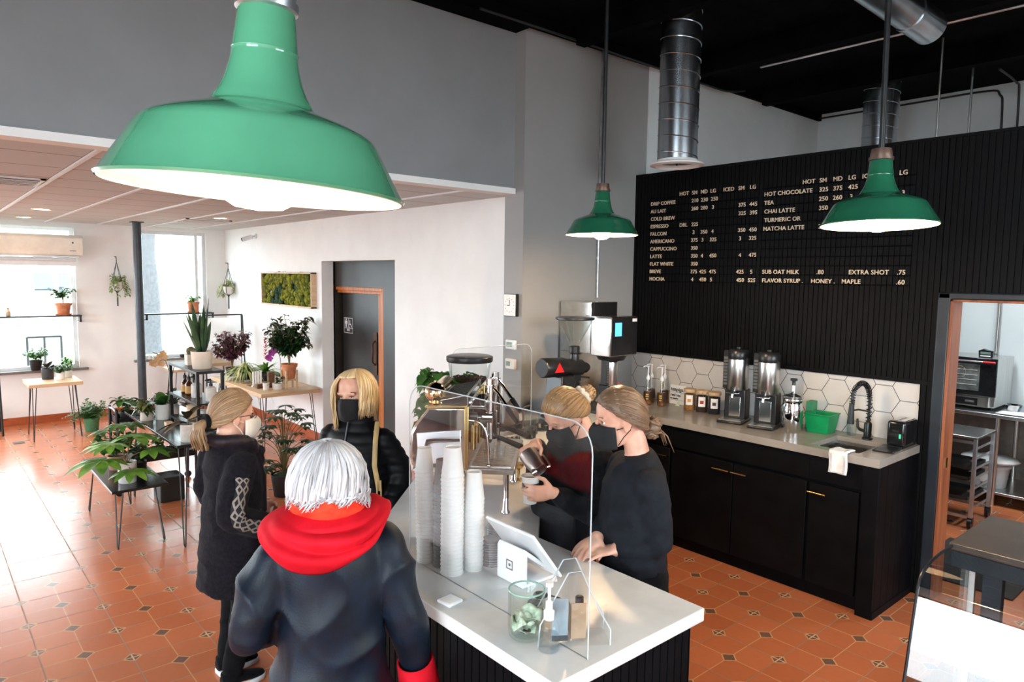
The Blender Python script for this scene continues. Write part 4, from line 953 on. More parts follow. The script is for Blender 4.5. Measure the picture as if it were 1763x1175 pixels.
g.build('leaves', LB, t, ang=180)
t = thing('parked_car', 'dark parked car far outside the second window', 'car', (12.6, 47.0, -.1))
MB().prism([(-2, .3), (2, .3), (2.05, .75), (1.2, .9), (.7, 1.35), (-.9, 1.35), (-1.6, .9), (-2.05, .8)], -.8, .8, Matrix(((1, 0, 0, 0), (0, 0, 1, 0), (0, 1, 0, 0), (0, 0, 0, 1)))).build('body', mat('dark blue car paint', (.03, .05, .08), .2), t, bevel=.06)
for x in (-1.25, 1.25):
    for y in (-.75, .75): MB().cyl((x, y-.1, .32), (x, y+.1, .32), .32, n=20).build('wheel', BLKPL, t)
t = thing('garden_railing', 'black metal railing outside behind the window table', 'railing', (1.75, 14.5, -.12))
for x in (-.25, .0, .25): MB().cyl((x, 0, 0), (x, 0, 1.17), .018).build('post', BLKMET, t)
MB().cyl((-.25, 0, 1.17), (.25, 0, 1.17), .018).build('top_rail', BLKMET, t)
g = MB()
for k in range(300): leaf(g, (rnd.uniform(-.6, .6), rnd.uniform(-.4, .4), rnd.uniform(.05, .6)), rdir(-10, 70), .12, .06, .2, 3)
tag(g.build('garden_shrub', LB, ang=180), 'low green shrub by the black railing outside', 'shrub').location = (2.6, 15.2, -.12)
# ================================================================== THINGS ON THE COUNTERS
CT = 1.066
EDGE = mat('painted acrylic edge highlight', (.45, .5, .52), .15, var=.02)  # pale tubes along the acrylic outlines paint their edge highlights
def rounded(w0, w1, h0, h1, r, n=6):
    P = [(w0, h0)] + [(w0 + r - r*math.cos(PI/2*i/n), h1 - r + r*math.sin(PI/2*i/n)) for i in range(n+1)] + [(w1 - r + r*math.sin(PI/2*i/n), h1 - r + r*math.cos(PI/2*i/n)) for i in range(n+1)] + [(w1, h0)]
    return P
GUARDM = clearmat('reflective clear acrylic sheet', (.995, .997, .997), 0.042, 0.25)
def guard(name, label, loc, rz, w, h, r):
    t = thing(name, label, 'sneeze guard', loc, rz)
    P = rounded(0, w, 0, h, r)
    M = Matrix(((1, 0, 0, 0), (0, 0, 1, 0), (0, 1, 0, 0), (0, 0, 0, 1)))
    MB().prism(P, -.003, .003, M).build('panel', GUARDM, t, smooth=False)
    MB().tube([(x, 0, z) for x, z in P], .0022, 6, up=(0, 1, 0)).build('polished_edge_highlight', EDGE, t)
    return t
g1 = guard('sneeze_guard', 'clear rounded acrylic screen along the till counter', (1.48, 2.33, CT), -PI/2, .98, .71, .09)
b = MB(); b.prism([(.26, 0), (.26, .13), (.265, .13), (.265, 0)], 0.0, .16, Matrix(((1, 0, 0, 0), (0, 0, 1, 0), (0, 1, 0, 0), (0, 0, 0, 1)))) if False else b.box((.258, -.0, 0), (.264, .17, .09)).box((.90, -.0, 0), (.906, .17, .09)); b.build('foot', ACRYL, g1)
guard('sneeze_guard', 'clear acrylic screen behind the espresso machine by the grinder', (2.70, 3.74, CT), 0, .72, .65, .07)

# cups, lids
CUPW = mat('white paper cup', (.63, .62, .60), .55, var=.02); CUPB = mat('dark brown paper cup', (.05, .043, .043), .5, var=.05)
def cup_mesh(r0, r1, h):
    """an upside-down paper cup: rolled rim at the bottom, narrow base on top"""
    return MB().lathe([(r1*.93, .001), (r1*1.03, 0), (r1*1.05, .003), (r1*1.03, .006), (r1*.99, .007), (r0*1.0, h), (r0*.93, h), (r0*.9, h-.006), (.001, h-.006)], 28, cap0=False, cap1=False)
def stack(x, y, n, r0, r1, h, dz, m, label, group, lean=0.0):
    b = cup_mesh(r0, r1, h); first = b.build('paper_cup', m, ang=35)
    for k in range(n):
        o = first if k == 0 else first.copy()
        if k: COL.objects.link(o)
        o.location = (x + lean*k + rnd.uniform(-.0006, .0006), y + rnd.uniform(-.0006, .0006), CT + k*dz)
        o['group'] = group; o['category'] = 'cup'; o['label'] = label
    o['label'] = label.replace('one of the', 'topmost of the'); return o
stack(1.515, 2.262, 24, .027, .037, .10, .0157, CUPW, 'white paper cup, one of the slim white stack beside the dark one', 'white cups in the slim stack', -.0004)
ob = stack(1.54, 2.185, 21, .027, .037, .10, .0162, CUPB, 'dark paper cup, one of the dark-rimmed stack between white stacks', 'dark cups in the middle stack')
stack(1.528, 2.105, 25, .031, .043, .115, .0157, CUPW, 'white paper cup, one of the tallest white stack in the middle', 'white cups in the tallest stack')
stack(1.612, 2.085, 18, .029, .040, .11, .0162, CUPW, 'white paper cup, one of the short white stack next to the till', 'white cups in the short stack', .0002)
ringm = MB().tube([(.018*math.cos(2*PI*i/16), 0, .018*math.sin(2*PI*i/16)) for i in range(16)], .003, 5, closed=True, up=(0, 1, 0))
rg = ringm.build('printed_ring_mark', CUPW, ob); rg.location = (-.006, -.0315, .062); rg.rotation_euler = (-.1, 0, -.2)
LIDM = mat('dark brown plastic lid', (.035, .02, .016), .25, var=.1)
ld = MB().lathe([(.042, 0), (.0445, .004), (.043, .009), (.038, .012), (.037, .018), (.001, .017)], 28, cap0=False).build('plastic_cup_cover', LIDM)
for i, (x, y, n, lb) in enumerate(((1.70, 2.075, 10, 'front'), (1.775, 2.14, 12, 'rear'))):
    for k in range(n):
        o = ld if (i == 0 and k == 0) else ld.copy()
        if not (i == 0 and k == 0): COL.objects.link(o)
        o.location = (x, y, CT + k*.0095); tag(o, 'dark plastic cup lid in the %s stack beside the white cups' % lb, 'lid', 'dark cup lids in the %s stack' % lb)
# till: wedge stand with tilted tablet
WHP = mat('white glossy plastic', (.82, .82, .83), .2, var=.01, coat=.3); INK = mat('dark grey print', (.06, .06, .07), .5)
t = thing('till_stand', 'white wedge stand with tilted tablet facing the barista', 'till', (1.65, 1.895, CT))
b = MB(); M = Matrix(((1, 0, 0, 0), (0, 0, 1, 0), (0, 1, 0, 0), (0, 0, 0, 1)))
b.prism([(-.012, 0), (.16, 0), (.16, .012), (.012, .012), (.012, .115), (.105, .045), (.115, .056), (.0, .145), (-.012, .13)], -.075, .075, M); b.build('wedge_body', WHP, t, bevel=.006, seg=3)
lg = MB()
for a, c in (((-.018, .052), (.018, .056)), ((-.018, .084), (.018, .088)), ((-.018, .052), (-.014, .088)), ((.014, .052), (.018, .088)), ((-.005, .065), (.005, .075))): lg.box((-.0135, a[0], a[1]), (-.0115, c[0], c[1]))
lg.build('square_emblem', INK, t)
tb = MB().box((-.12, -.135, -.006), (.12, .135, .006), Tr(.055, 0, .125) @ Ry(math.radians(52)))
tb.build('tablet_body', WHP, t, bevel=.005, seg=3); MB().box((-.105, -.12, .006), (.105, .12, .007), Tr(.055, 0, .125) @ Ry(math.radians(52))).build('tablet_screen', mat('dark tablet screen', (.02, .02, .025), .1), t)
t = thing('card_reader', 'small white square card reader at the counter edge', 'card reader', (1.375, 1.905, CT), .12)
MB().box((-.034, -.034, 0), (.034, .034, .014)).build('body', WHP, t, bevel=.007, seg=3)
# tip jar
t = thing('tip_jar', 'round greenish glass tip jar holding crumpled bills', 'jar', (1.425, 1.565, CT))
JARG = clearmat('greenish thick glass', (.965, .99, .975), .03, .6)
MB().lathe([(.001, .004), (.045, .002), (.055, .012), (.058, .04), (.058, .15), (.056, .158), (.053, .152), (.053, .04), (.046, .014), (.001, .012)], 40, cap0=False, cap1=False).build('glass', JARG, t)
MB().tube([(.0565*math.cos(2*PI*i/32), .0565*math.sin(2*PI*i/32), .157) for i in range(32)], .0028, 6, closed=True).build('rim', mat('green glass rim', (.25, .42, .34), .05), t)
BILL = mat('crumpled bank note', srgb(206, 212, 196), .7, c2=srgb(150, 168, 146), scale=60)
for k in range(5):
    a = rnd.uniform(0, 6.28); c = Vector((.018*math.cos(k*1.3), .018*math.sin(k*1.3), .03+.013*k)); 
    def fn(u, v, c=c, a=a, k=k):
        x, y = (u-.5)*.085, (v-.5)*.05; z = .018*math.sin(u*7+k*2)*math.cos(v*5+k) ; p = Rz(a) @ Rx(.7*math.sin(k*2.1)) @ Vector((x, y, z)); p = p + c
        r = math.hypot(p.x, p.y)
        if r > .049: p.x *= .049/r; p.y *= .049/r
        return p
    o = MB().grid(fn, 10, 7).build('bank_note', BILL, ang=180, solid=.0008); o.location = t.location; tag(o, 'crumpled bank notes inside the tip jar', 'bank note', 'bank notes in the tip jar')
g = MB()
for k in range(9): g.lathe([(.001, 0), (.012, 0), (.012, .002), (.001, .002)], 14, Tr(rnd.uniform(-.03, .03), rnd.uniform(-.03, .03), .014+.002*k) @ Rx(rnd.uniform(-.3, .3)))
for k in range(9):
    o = MB().lathe([(.001, 0), (.011, 0), (.011, .0018), (.001, .0018)], 14, Rx(rnd.uniform(-.2, .2))).build('coin', mat('dull coin', (.2, .18, .17), .4, 1.0) if k == 0 else bpy.data.materials['dull coin']); o.location = (1.425+.03*math.cos(k*2.4)*(k/9), 1.565+.03*math.sin(k*2.4)*(k/9), CT+.014+.002*k); tag(o, 'dull coins at the bottom of the tip jar', 'coin', 'coins in the tip jar')
# hand sanitiser, acrylic menu stand, small bottle
t = thing('sanitizer_bottle', 'clear bottle with a white pump standing by the tip jar', 'bottle', (1.425, 1.462, CT), .4)
MB().lathe([(.03, 0), (.034, .006), (.034, .07), (.028, .09), (.014, .1)], 24, cap1=False).build('bottle', ACRYL, t)
MB().lathe([(.001, .003), (.031, .004), (.031, .05), (.001, .051)], 20, cap0=False).build('gel', clearmat('clear gel', (.93, .96, .98), .08, .4), t)
MB().lathe([(.016, .1), (.017, .125), (.011, .13), (.011, .155), (.005, .158), (.005, .2), (.012, .203), (.012, .215)], 18).tube([(0, 0, .21), (.045, 0, .212), (.05, 0, .2)], .005, 8).build('pump', WHP, t)
t = thing('acrylic_stand', 'clear acrylic A-frame holder near the end of the counter', 'holder', (1.53, 1.47, CT), -.62)
A = [(-.11, 0), (-.105, .07), (-.02, .235), (.02, .24), (.085, .1), (.115, .05), (.115, 0)]
for y in (-.05, .05):
    MB().prism(A, y-.0015, y+.0015, M).build('side_sheet', ACRYL, t, smooth=False); MB().tube([(x, y, z) for x, z in A], .0024, 6, up=(0, 1, 0)).build('polished_edge_highlight', EDGE, t)
MB().box((-.11, -.05, .0), (.115, .05, .004)).build('base', ACRYL, t)
CARD = mat('brown kraft card', srgb(176, 146, 118), .7); CARDG = mat('grey blue card', srgb(150, 164, 172), .5)
t = thing('kraft_card', 'upright brown kraft card inside the acrylic holder', 'card', (1.545, 1.475, CT+.006), -.62); MB().box((-.012, -.03, 0), (.035, -.028, .115)).box((-.012, -.028, 0), (-.01, .03, .1)).build('card', CARD, t)
t = thing('pale_card', 'pale grey card leaning in the acrylic holder', 'card', (1.492, 1.48, CT+.006), -.62); MB().box((-.028, -.012, 0), (.022, -.009, .14), Rx(.05)).build('card', CARDG, t); MB().box((-.028, -.0132, .0), (.022, -.0122, .018), Rx(.05)).build('dark_band', INK, t)
t = thing('dropper_bottle', 'small black bottle beside the acrylic holder', 'bottle', (1.595, 1.497, CT)); MB().lathe([(.017, 0), (.019, .003), (.019, .062), (.012, .075), (.011, .085)], 22).build('body', mat('black glass', (.02, .02, .022), .12), t); MB().lathe([(.014, .08), (.014, .105), (.01, .108)], 18).build('cap', BLKPL, t)
t = thing('sunglasses', 'dark object lying behind the tip jar', 'accessory', (1.60, 1.70, CT), .5); 
for s in (-1, 1): MB().lathe([(.001, .012), (.024, .012), (.026, .016), (.024, .02), (.001, .021)], 20, Tr(s*.032, 0, .006)).build('lens', BLKPL, t)
MB().tube([(-.012, 0, .022), (0, 0, .026), (.012, 0, .022)], .003, 6).build('bridge', BLKPL, t); MB().tube([(.05, 0, .02), (.055, -.06, .012), (.05, -.1, .004)], .003, 6).tube([(-.05, 0, .02), (-.055, -.06, .012), (-.05, -.1, .004)], .003, 6).build('temples', BLKPL, t)

# espresso machine (length runs along the angled counter)
D2 = lambda a, b: ((a+b)/S2, (a-b)/S2)
ox, oy = D2(3.2, -.5)
t = thing('espresso_machine', 'chrome lever espresso machine with brass trim on the angled counter', 'espresso machine', (ox, oy, CT), -PI/4)
prof = [(-.172, .219), (-.205, .235), (-.214, .27), (-.212, .387), (-.19, .434), (-.136, .503), (-.128, .518), (.045, .523), (.058, .515), (.062, .23), (.05, .215)]
L = .66
b = MB(); b.prism(prof, 0, L, Matrix(((1, 0, 0, 0), (0, 0, 1, 0), (0, 1, 0, 0), (0, 0, 0, 1)))); b.build('body', CHROME, t, bevel=.012, seg=3)
MB().prism([(-.172, .25), (-.18, .395), (.03, .415), (.03, .25)], -.006, 0, M).build('side_panel', mat('satin steel side panel', (.86, .88, .92), .34, .85, var=.02), t, bevel=.004)
MB().tube([(-.135, -.012, .33), (-.125, -.03, .36), (-.09, -.035, .368), (.03, -.03, .372)], [.012, .012, .01, .006], 10, ell=[(.006, .014), (.007, .013), (.006, .01), (.004, .007)]).build('side_handle', BLKPL, t)
MB().prism([(.048, .225), (.048, .528), (.066, .528), (.066, .225)], -.008, .006, M).prism([(.048, .225), (.048, .528), (.066, .528), (.066, .225)], L-.006, L+.008, M).prism([(-.14, .516), (.06, .524), (.06, .533), (-.14, .526)], -.01, .012, M).build('brass_trim', BRASS, t, bevel=.002)
for x in (-.16, .24):
    for y in (.06, L-.08): MB().lathe([(.022, 0), (.022, .01), (.014, .02), (.014, .205), (.018, .22)], 20, Tr(x, y, 0)).build('leg', CHROME, t)
MB().box((.05, 0, .205), (.285, L-.03, .232)).build('drip_tray', STEEL, t, bevel=.004)
g = MB()
for k in range(22): g.box((.075, .03+k*.027, .232), (.265, .045+k*.027, .236))
g.build('drip_grate', STEEL, t, smooth=False)
for y in (.2, .46):
    MB().cyl((.06, y, .44), (.16, y, .44), .042, n=24).cyl((.145, y, .47), (.145, y, .36), .036, n=24).build('group_head', CHROME, t)
    MB().cyl((.145, y, .36), (.145, y, .335), .038, n=24).tube([(.145, y, .335), (.145, y, .31)], [.02, .008], 12).build('portafilter', CHROME, t)
    MB().tube([(.18, y-.02, .348), (.24, y-.06, .335), (.31, y-.1, .318)], [.01, .013, .015], 12).build('portafilter_handle', BLKPL, t)
    MB().cyl((.145, y, .47), (.145, y, .60), .028, n=20).cyl((.145, y, .6), (.145, y, .63), .02, n=16).build('spring_column', CHROME, t)
    MB().tube([(.145, y, .60), (.19, y-.03, .56), (.24, y-.08, .50)], .009, 10).build('lever', CHROME, t); MB().tube([(.24, y-.08, .50), (.29, y-.12, .44)], [.014, .011], 12).build('lever_grip', BLKPL, t)
for y in (.06, L-.08):
    MB().tube(bez([(.06, y, .45), (.12, y-.02, .44), (.15, y-.03, .38), (.16, y-.03, .24)], 5), .007, 10).ball((.16, y-.03, .24), .012, 10, 7).build('steam_wand', CHROME, t); MB().cyl((.06, y, .47), (.1, y, .47), .02, n=18).build('steam_knob', BLKPL, t)
g = MB()
for k in range(4): g.cyl((.075, .1+k*.13, .3), (.075, .1+k*.13, .42), .014, n=14).cyl((.09, .1+k*.13, .42), (.09, .1+k*.13, .44), .02, n=14)
g.build('valve_pipes', BRASS, t)
g = MB()
for k in range(14): g.cyl((-.09, .1+.035*k, .535), (.05, .1+.035*k, .565), .004, n=6)
g.cyl((-.09, .08, .535), (-.09, .57, .535), .006).cyl((.05, .08, .567), (.05, .57, .567), .006).cyl((-.09, .08, .535), (.05, .08, .567), .006).cyl((.05, .08, .567), (.05, .08, .522), .006).cyl((.05, .57, .567), (.05, .57, .522), .006)
g.build('cup_rail', mat('dark steel rail', (.2, .19, .18), .25, .9), t)
MB().lathe([(.03, .0), (.034, .01), (.028, .016)], 24, Tr(-.11, .1, .515)).ball((-.11, .1, .572), .052, 24, 16).lathe([(.008, .62), (.008, .63)], 12, Tr(-.11, .1, 0)).build('brass_dome', mat('gold mirror dome', (.8, .56, .28), .06, 1.0), t)
MB().tube([(-.14, .2, .55), (-.14, .6, .55)], .035, 24).build('boiler_shell', mat('copper gold shell', (.78, .55, .32), .12, 1.0), t)
# two shot glasses on the drip tray
for k, (x, y) in enumerate(((.15, .12), (.2, .2), (.14, .27))):
    p = Matrix.Rotation(-PI/4, 4, 'Z') @ Vector((x, y, .237)); o = MB().lathe([(.02, 0), (.022, .003), (.027, .06), (.025, .06), (.02, .008), (.001, .008)], 20, cap1=False).build('shot_glass', GLASS); o.location = Vector((ox, oy, CT)) + p; tag(o, 'clear shot glass on the espresso machine drip tray', 'glass', 'shot glasses on the drip tray')
# bean grinder behind the machine
gx, gy = D2(4.08, -.55)
t = thing('espresso_grinder', 'black bean grinder with clear hopper behind the espresso machine', 'grinder', (gx, gy, CT), -PI/4)
MB().box((-.1, -.12, 0), (.1, .14, .06)).box((-.085, -.02, .06), (.085, .14, .40)).box((-.1, -.1, .36), (.1, .14, .45)).build('body', BLKPL, t, bevel=.015, seg=3)
MB().lathe([(.045, .45), (.06, .47), (.115, .53), (.128, .635), (.125, .635), (.11, .535), (.058, .475)], 36, cap0=False, cap1=False).build('hopper', GLASS, t)
MB().lathe([(.135, .63), (.138, .64), (.138, .662), (.12, .668), (.001, .668)], 36).build('hopper_lid', BLKPL, t, bevel=.002)
BEAN = mat('roasted coffee beans', (.05, .02, .011), .35, c2=(.02, .009, .006), scale=60, bmp=.8, bscale=80)
g = MB().lathe([(.045, .455), (.057, .475), (.105, .53), (.001, .535)], 30, cap0=False)
for k in range(130): a, r = rnd.uniform(0, 6.28), .1*math.sqrt(rnd.random()); g.ball((r*math.cos(a), r*math.sin(a), .535+rnd.random()*.006), (.007, .005, .004), 6, 4)
tag(g.build('coffee_beans', BEAN, t), kind='stuff')
MB().tube([(0, -.1, .3), (.02, -.19, .3)], .02, 14).build('dosing_spout', BLKPL, t); MB().cyl((.105, .0, .41), (.125, .0, .41), .03, n=20).build('grind_dial', BRASS, t)
potted('pothos', 'trailing green pothos behind the espresso machine', 'plant', (2.36, 3.34, CT), .06, .075, .47, mat('tall white planter', (.7, .68, .65), .4), lambda f, s: (f_bush(f, s, .16, .34, 300, .075, .06, .8), f_trail(f, s, 22, .40, .07, .058, .12)), LG)
# filter grinder
t = thing('filter_grinder', 'tall black coffee grinder with a clear cone hopper at the back wall', 'grinder', (3.92, 3.92, CT))
MB().prism([(-.17, 0), (.1, 0), (.1, .03), (.07, .05), (.05, .36), (-.09, .36), (-.13, .05), (-.17, .03)], -.09, .09, M).build('base_column', BLKPL, t, bevel=.01)
MB().tube([(-.23, 0, .43), (-.22, 0, .43), (.0, 0, .42), (.02, 0, .42), (.13, 0, .41), (.2, 0, .405), (.21, 0, .405), (.26, 0, .4), (.29, 0, .4)], [.07, .078, .078, .066, .066, .066, .045, .045, .03], 32).build('motor_housing', BLKPL, t)
MB().lathe([(.038, .46), (.04, .5), (.036, .52), (.045, .53), (.045, .58), (.035, .585)], 28, Tr(.13, 0, 0)).build('hopper_neck', BLKPL, t)
MB().lathe([(.034, .58), (.05, .62), (.1, .71), (.14, .785), (.148, .8), (.145, .8), (.097, .71), (.047, .62)], 36, Tr(.13, 0, 0), cap0=False, cap1=False).build('hopper', GLASS, t)
MB().lathe([(.152, .795), (.158, .8), (.158, .815), (.12, .82), (.001, .82)], 36, Tr(.13, 0, 0)).build('hopper_lid', BLKPL, t)
MB().prism([(.1, .3), (.18, .3), (.18, .36), (.1, .36)], -.03, .03, M).tube([(.14, 0, .3), (.14, 0, .22)], [.03, .022], 14).tube([(.18, 0, .33), (.26, -.05, .32)], .008, 8).build('grind_outlet', BLKPL, t)
REDM = mat('red enamel', (.6, .02, .02), .3, var=.02)
MB().prism([(-.05, .0), (.05, 0), (0, .075)], -.0025, .0025, Tr(-.11, -.0775, .395) @ M).build('red_triangle_emblem', REDM, t); 
MB().box((-.13, -.093, .02), (-.06, -.09, .1)).build('rating_plate', STEEL, t)
# brewer in the corner
SMIR = mat('mirror steel sheet', (.66, .66, .64), .16, 1.0, var=.05)
t = thing('coffee_brewer', 'tall steel coffee brewer with a blue screen in the counter corner', 'coffee machine', (4.29, 4.33, CT))
MB().box((0, -.36, .50), (.33, 0, .93)).box((0, -.2, 0), (.33, 0, .5)).build('steel_case', SMIR, t, bevel=.004); MB().box((.0, -.3, .815), (.33, -.36, .82)).build('seam', BLKPL, t)
MB().box((.002, -.58, .49), (.33, -.362, .82)).build('front_head', SMIR, t, bevel=.006); MB().box((.006, -.588, .50), (.326, -.579, .815)).build('control_panel', BLKPL, t, bevel=.003); MB().box((.035, -.362, .822), (.325, -.355, .925)).build('upper_panel', BLKPL, t)
MB().box((.045, -.591, .66), (.125, -.587, .77)).build('screen', mat('blue display', (.05, .25, .8), .2, emit=1.6, ecol=(.1, .4, 1.0)), t); MB().box((.26, -.591, .775), (.315, -.587, .8)).build('logo_plate', PAPERW, t)
MB().box((0, -.58, 0), (.33, -.2, .03)).build('base_plate', BLKPL, t, bevel=.003); MB().lathe([(.11, .45), (.13, .48), (.13, .5)], 28, Tr(.165, -.45, 0)).build('brew_basket', BLKPL, t)
def airpot(name, loc, rz, label, sc_=1.0, copper=False, tap=True):
    t = thing(name, label, 'coffee server', loc, rz); t.scale = (sc_,)*3
    BODYM = STEEL
    MB().lathe([(.075, .25), (.083, .26), (.083, .5), (.08, .51)], 32, Tr(0, .03, 0)).build('steel_body', BODYM, t)
    MB().lathe([(.083, .5), (.086, .51), (.086, .56), (.07, .58), (.02, .585), (.02, .595), (.001, .597)], 32, Tr(0, .03, 0)).build('lid', BLKPL, t)
    MB().box((-.085, -.02, .0), (.085, .11, .26)).box((-.1, -.16, 0), (.1, .11, .022)).build('stand', BLKPL, t, bevel=.012, seg=3)
    MB().box((-.09, -.14, .022), (.09, -.03, .027)).build('drip_tray', STEEL, t)
    MB().box((-.105, -.02, .26), (-.06, .06, .57)).build('gauge_column', BLKPL, t, bevel=.006); g = MB()
    for k in range(9): g.box((-.099, -.0225, .29+k*.026), (-.067, -.0195, .308+k*.026))
    g.build('sight_gauge', mat('sight gauge marks', (.10, .10, .10), .3), t) 
    if tap:
        MB().tube([(0, -.03, .25), (0, -.09, .24), (0, -.09, .2)], .012, 10).build('spout', CHROME, t); MB().box((-.012, -.115, .24), (.012, -.095, .29)).build('tap_lever', REDM if copper else BLKPL, t, bevel=.004)
        MB().tube([(-.045, -.05, .235), (-.045, -.1, .235), (.045, -.1, .235), (.045, -.05, .235)], .005, 8).build('faucet_guard', CHROME, t)
    MB().box((-.045, -.024, .04), (.045, -.019, .2)).build('front_plate', SMIR, t, bevel=.004)
    return t
airpot('coffee_server', (4.455, 3.87, CT+.03), 0, 'steel coffee server with a red tap lever under the tall brewer', .8, True)
airpot('coffee_server', (5.0, 3.03, CT), -PI/2+.25, 'steel and black coffee server on the back counter, beside the tea jars', 1.0)
airpot('coffee_server', (5.0, 2.765, CT), -PI/2+.25, 'steel and black coffee server on the back counter, beside the steel canister', 1.0)
# syrups
SYR = mat('amber syrup', srgb(150, 84, 16), .1, c2=srgb(90, 44, 8)); SLAB = mat('brown and gold label', srgb(60, 36, 18), .5); GOLDT = mat('gold print', srgb(210, 160, 50), .5)
for x, y, lb in ((5.16, 4.0, 'by the tiles on the brewer side'), (5.02, 3.93, 'at the front on the brewer side'), (5.2, 3.88, 'by the tiles on the sign side'), (5.05, 3.80, 'at the front on the sign side')):
    t = thing('syrup_bottle', 'amber syrup bottle with a white pump, %s' % lb, 'bottle', (x, y, CT), rnd.uniform(-.1, .1), 'syrup bottles on the back counter')
    MB().lathe([(.032, 0), (.036, .006), (.036, .14), (.03, .17), (.016, .2), (.014, .235)], 24, cap1=False).build('glass', GLASS, t)
    MB().lathe([(.001, .004), (.0345, .006), (.0345, .12), (.001, .122)], 22, cap0=False).build('syrup', SYR, t)
    MB().lathe([(.0365, .035), (.0365, .115)], 24, cap0=False, cap1=False).build('label', SLAB, t)
    g = MB()
    for q, (w, z, h) in enumerate(((.024, .088, .012), (.028, .072, .008), (.02, .048, .012))): g.grid(lambda u, v, w=w, z=z, h=h: Vector((.037*math.cos(PI*1.15+(u-.5)*w*40*.7), .037*math.sin(PI*1.15+(u-.5)*w*40*.7), z+v*h)), 6, 2)
    g.build('label_print', GOLDT, t)
    MB().lathe([(.018, .225), (.02, .24), (.018, .25), (.009, .262), (.007, .27), (.005, .275), (.005, .34), (.01, .342), (.01, .35)], 18).tube([(0, 0, .345), (-.02, .02, .348), (-.035, .03, .338)], .005, 8).lathe([(.004, .03), (.004, .24)], 8).build('pump', WHP, t)
t = thing('tea_sign', 'small white sign about tea propped before the splashback', 'sign', (5.24, 3.765, CT), .0)
MB().box((-.004, -.085, 0), (.004, .085, .172), Ry(.08)).build('board', PAPERW, t)
for s, sz, z in (('teapigs.', .048, .118), ('real tea', .036, .07), ('tea temples', .018, .045)):
    o = text(s, sz, Matrix(), INK, parent=t, bold=.0008); o.matrix_local = Tr(-.0045+z*.08-.001, .075, z) @ TXM
MB().box((-.006, -.07, .105), (-.0045, .07, .107), Ry(.08)).box((-.006, -.07, .035), (-.0045, .07, .037), Ry(.08)).build('rule_lines', INK, t)
t = thing('tea_sachet', 'little green and white packet in front of the tea sign', 'packet', (5.17, 3.71, CT), .3); MB().prism([(-.02, 0), (.02, 0), (0, .035)], -.008, .008, Matrix(((0, 0, 1, 0), (1, 0, 0, 0), (0, 1, 0, 0), (0, 0, 0, 1)))).build('packet', mat('pale green packet', (.55, .7, .5), .5), t)
for x, y, c, lc, lb in ((5.10, 3.535, srgb(176, 120, 62), srgb(220, 150, 60), 'wood-lidded glass jar of tan tea beside the sign'), (5.11, 3.415, srgb(70, 44, 44), srgb(160, 60, 40), 'wood-lidded glass jar of dark tea with a red mark'), (5.12, 3.30, srgb(44, 40, 52), srgb(60, 60, 90), 'wood-lidded glass jar of black tea beside the server')):
    t = thing('tea_jar', lb, 'jar', (x, y, CT)); MB().lathe([(.046, 0), (.05, .005), (.05, .155), (.046, .16)], 28, cap1=False).build('glass', GLASS, t)
    MB().lathe([(.001, .003), (.047, .004), (.047, .14), (.001, .143)], 24, cap0=False).build('tea_leaves', mat('loose tea', c, .9, c2=tuple(q*.4 for q in c), scale=90, bmp=.6, bscale=120), t)
    MB().lathe([(.05, .16), (.054, .162), (.054, .185), (.05, .188)], 28).build('wood_lid', PINE, t)
    lbm = MB().grid(lambda u, v: Vector((.0508*math.cos(PI*1.17+(u-.5)*1.2), .0508*math.sin(PI*1.17+(u-.5)*1.2), .05+v*.085)), 8, 2); lbm.build('label', PAPERW, t)
    MB().grid(lambda u, v: Vector((.0512*math.cos(PI*1.17+(u-.5)*.6), .0512*math.sin(PI*1.17+(u-.5)*.6), .075+v*.028)), 6, 2).build('label_mark', mat('label colour', lc, .6), t)
# steel pump canister, bucket, boxes
t = thing('pump_canister', 'shiny steel syrup canister with a tall black pump', 'canister', (5.0, 2.55, CT))
MB().lathe([(.07, 0), (.074, .006), (.074, .2), (.07, .21), (.07, .235), (.074, .24), (.072, .255)], 36).build('canister', CHROME, t)
MB().lathe([(.074, .25), (.076, .255), (.076, .27), (.03, .285), (.018, .29)], 32).build('lid', STEEL, t); MB().lathe([(.012, .285), (.012, .35)], 14).build('pump_tube', WHP, t); MB().lathe([(.014, .35), (.012, .36), (.012, .38), (.026, .385), (.026, .4), (.012, .402)], 18).tube([(0, 0, .3), (-.06, -.02, .3), (-.075, -.025, .27)], .006, 8).build('pump_head', BLKPL, t)
GRN = mat('green plastic tub', (.0, .24, .075), .35, var=.05)
t = thing('green_tub', 'bright green square plastic tub beside the sink', 'tub', (5.16, 2.40, CT), .05)
MB().lathe([(.075*S2*.98, 0), (.075*S2, .004), (.094*S2, .135), (.1*S2, .137), (.1*S2, .145), (.09*S2, .145), (.073*S2, .012), (.001, .012)], 4, Rz(PI/4), cap1=False).build('tub', GRN, t, bevel=.012, smooth=False, seg=3)
t = thing('green_carton', 'narrow green carton between the canister and the green tub', 'carton', (5.24, 2.52, CT), .1); MB().box((-.05, -.025, 0), (.05, .025, .21)).build('carton', mat('green carton', (.04, .22, .1), .5), t, bevel=.002)
